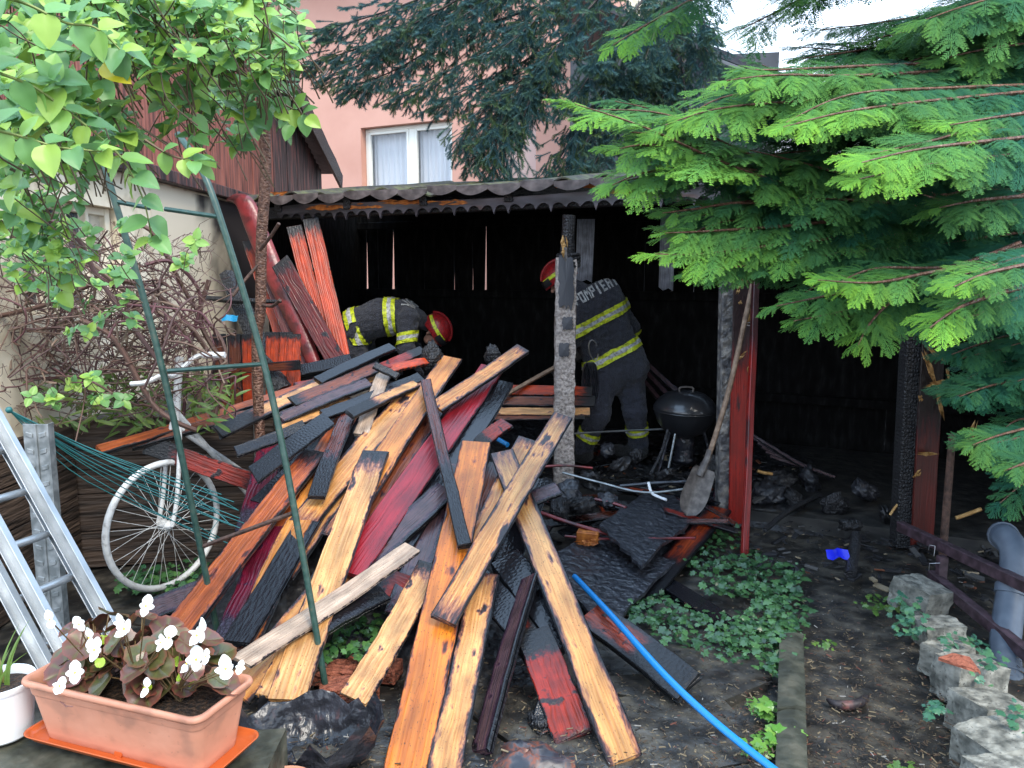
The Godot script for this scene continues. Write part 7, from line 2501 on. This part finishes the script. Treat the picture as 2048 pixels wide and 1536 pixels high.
	for k in 16:
		var px := rnd(1900, 2060); var py := rnd(600, 980)
		var d := rnd(3.0, 3.5)
		B.append([[px, py + rnd(10, 60), d], [px + 80, py, d + 0.1], [px + 220, py - rnd(0, 60), d + 0.25], 0.16, 0.05])
	for q in B:
		var np: int = q.size() - 2
		var pts := []
		for k in np: pts.append(at(q[k][0], q[k][1], q[k][2]))
		var cl := curve(pts, 8)
		var fan: float = q[np]; var fresh: float = q[np + 1]
		var mb := MB.new()
		var rr := []
		for k in cl.size(): rr.append(lerpf(0.0015, 0.008, float(k) / cl.size()))
		mb.tube(cl, rr, 6)
		var bo := part(cy, "bough", mb, mats.bark)
		var xs := [[], [], [], []]; var cs := [[], [], [], []]
		var run := 1.0
		var sgn := 1.0
		var total := 0.0
		for k in range(1, cl.size()): total += cl[k].distance_to(cl[k - 1])
		var gone := 0.0
		for k in range(1, cl.size()):
			var seg: float = cl[k].distance_to(cl[k - 1])
			var t: Vector3 = (cl[k - 1] - cl[k]).normalized()   # towards the tip
			var steps := int(max(1.0, seg / 0.02))
			for j in steps:
				var f := float(j) / steps
				var p: Vector3 = cl[k - 1].lerp(cl[k], f)
				var along: float = (gone + seg * f) / total
				run += seg / steps
				if run < 0.02: continue
				run = 0.0
				sgn = -sgn
				var up := Vector3(rnd(-0.35, 0.35), 1.0, rnd(0.15, 0.75)).normalized()
				var s := t.cross(up).normalized() * sgn
				var dir := (t * 0.8 + s * rnd(0.45, 0.95) + Vector3(0, rnd(-0.28, 0.08), 0)).normalized()
				if along < 0.03: dir = (t + s * 0.25).normalized()
				var ln: float = fan * rnd(0.65, 1.15) * clampf(0.45 + along * 3.0, 0.45, 1.0)
				var z := dir.cross(up).normalized()
				var b := Basis(dir, z.cross(dir).normalized(), z)
				var kind := rng.randi() % 4
				xs[kind].append(Transform3D(b.scaled_local(Vector3(ln, ln, ln)), p))
				var g := clampf(fresh * (1.1 - along * 1.35) + rnd(-0.15, 0.15), 0, 1)
				cs[kind].append(Color(0.032, 0.13, 0.075).lerp(Color(0.20, 0.38, 0.05), g) * rnd(0.85, 1.15))
			gone += seg
		for k in 4:
			if xs[k].size() > 0: scatter(bo, "sprays", sprays[k], mats.needle, xs[k], cs[k])
	# ---------- dark fir between shed and house ----------
	var twigs := []
	for k in 3: twigs.append(twig_mesh(k))
	rng.seed = 99
	var fb := at(1330, 560, 8.6)
	fb.y = 0.0
	var fir := thing("fir_tree", "dark blue green fir with drooping branches in front of the pink house", "conifer", fb)
	var ft := MB.new()
	ft.tube([fb, fb + Vector3(0, 3.5, 0), fb + Vector3(0.05, 6, 0), fb + Vector3(0, 8.5, 0)], [0.2, 0.16, 0.11, 0.04], 12)
	part(fir, "trunk", ft, mats.twigbark)
	var FB := [
		[[605, 130, 7.4], [720, 95, 7.6], [900, 20, 7.9], [1150, -60, 8.3]],
		[[640, 60, 7.5], [780, 20, 7.7], [980, -60, 8.0]],
		[[700, 175, 7.3], [790, 140, 7.4], [900, 80, 7.7], [1080, 10, 8.2]],
		[[795, 190, 7.2], [860, 160, 7.3], [960, 110, 7.5], [1100, 40, 8.0]],
		[[870, 210, 7.2], [930, 180, 7.3], [1000, 150, 7.5], [1120, 80, 8.0]],
		[[925, 285, 7.1], [945, 250, 7.15], [1000, 190, 7.3], [1120, 110, 7.8]],
		[[945, 315, 7.1], [965, 280, 7.15], [1010, 220, 7.25], [1090, 150, 7.6]],
		[[1020, 345, 7.1], [1010, 300, 7.1], [1020, 230, 7.2], [1080, 150, 7.5]],
		[[985, 325, 7.05], [990, 280, 7.1], [1010, 215, 7.2]],
		[[1040, 260, 7.2], [1060, 200, 7.25], [1110, 120, 7.6]],
		[[1095, 352, 7.2], [1130, 300, 7.25], [1180, 220, 7.5], [1260, 120, 8.0]],
		[[1130, 340, 7.2], [1170, 290, 7.3], [1220, 200, 7.6], [1300, 100, 8.1]],
		[[1180, 345, 7.3], [1215, 280, 7.4], [1260, 190, 7.7], [1320, 90, 8.2]],
		[[1235, 340, 7.4], [1265, 270, 7.5], [1300, 180, 7.9], [1340, 90, 8.3]],
		[[1290, 330, 7.5], [1310, 260, 7.6], [1330, 170, 8.0]],
		[[1370, 240, 7.6], [1370, 190, 7.7], [1360, 100, 8.2]],
		[[1430, 130, 7.5], [1400, 80, 7.8], [1350, 20, 8.3]],
		[[1420, 60, 7.4], [1390, 20, 7.8], [1340, -40, 8.3]],
		[[1140, 210, 7.0], [1180, 150, 7.3], [1240, 60, 7.8]],
		[[1090, 130, 7.2], [1140, 60, 7.5], [1220, -30, 8.0]],
		[[1000, 100, 7.3], [1060, 50, 7.5], [1150, -40, 8.0]],
		[[880, 60, 7.3], [960, 10, 7.6], [1080, -70, 8.0]],
		[[760, 80, 7.3], [860, 30, 7.6], [1000, -50, 8.0]],
		[[1200, 120, 7.0], [1240, 60, 7.4], [1300, -20, 8.0]],
		[[1290, 120, 7.1], [1310, 60, 7.5], [1330, -20, 8.1]],
		[[660, 150, 7.3], [740, 120, 7.4], [830, 70, 7.6]],
	]
	for q in FB:
		var pts := []
		for p in q: pts.append(at(p[0], p[1], p[2]))
		var cl := curve(pts, 8)
		var mb := MB.new()
		var rr := []
		for k in cl.size(): rr.append(lerpf(0.003, 0.014, float(k) / cl.size()))
		mb.tube(cl, rr, 6)
		var bo := part(fir, "branch", mb, mats.twigbark)
		var xs := [[], [], []]; var cs := [[], [], []]
		for k in range(1, cl.size()):
			var seg: float = cl[k].distance_to(cl[k - 1])
			var t: Vector3 = (cl[k - 1] - cl[k]).normalized()
			var along := float(k) / cl.size()
			for j in int(ceil(seg / 0.0085)):
				var p: Vector3 = cl[k - 1].lerp(cl[k], rng.randf()) 
				var reach := rnd(0.0, 0.24) * clampf(0.25 + along * 2.0, 0, 1)
				var off := Vector3(rnd(-1, 1), rnd(-1.0, 0.35), rnd(-1, 1)).normalized() * reach
				var dir := (t * 0.7 + off * 3.0 + Vector3(rnd(-0.5, 0.5), rnd(-0.8, 0.1), rnd(-0.5, 0.5))).normalized()
				var up := Vector3(rnd(-0.4, 0.4), 1, rnd(-0.2, 0.6))
				var z := dir.cross(up).normalized()
				var ln := rnd(0.12, 0.22)
				var kind := rng.randi() % 3
				xs[kind].append(Transform3D(Basis(dir, z.cross(dir).normalized(), z).scaled_local(Vector3(ln, ln, ln)), p + off))
				cs[kind].append(Color(0.09, 0.18, 0.185).lerp(Color(0.15, 0.22, 0.09), pow(rng.randf(), 2.5)))
		for k in 3: scatter(bo, "needles", twigs[k], mats.needle, xs[k], cs[k])
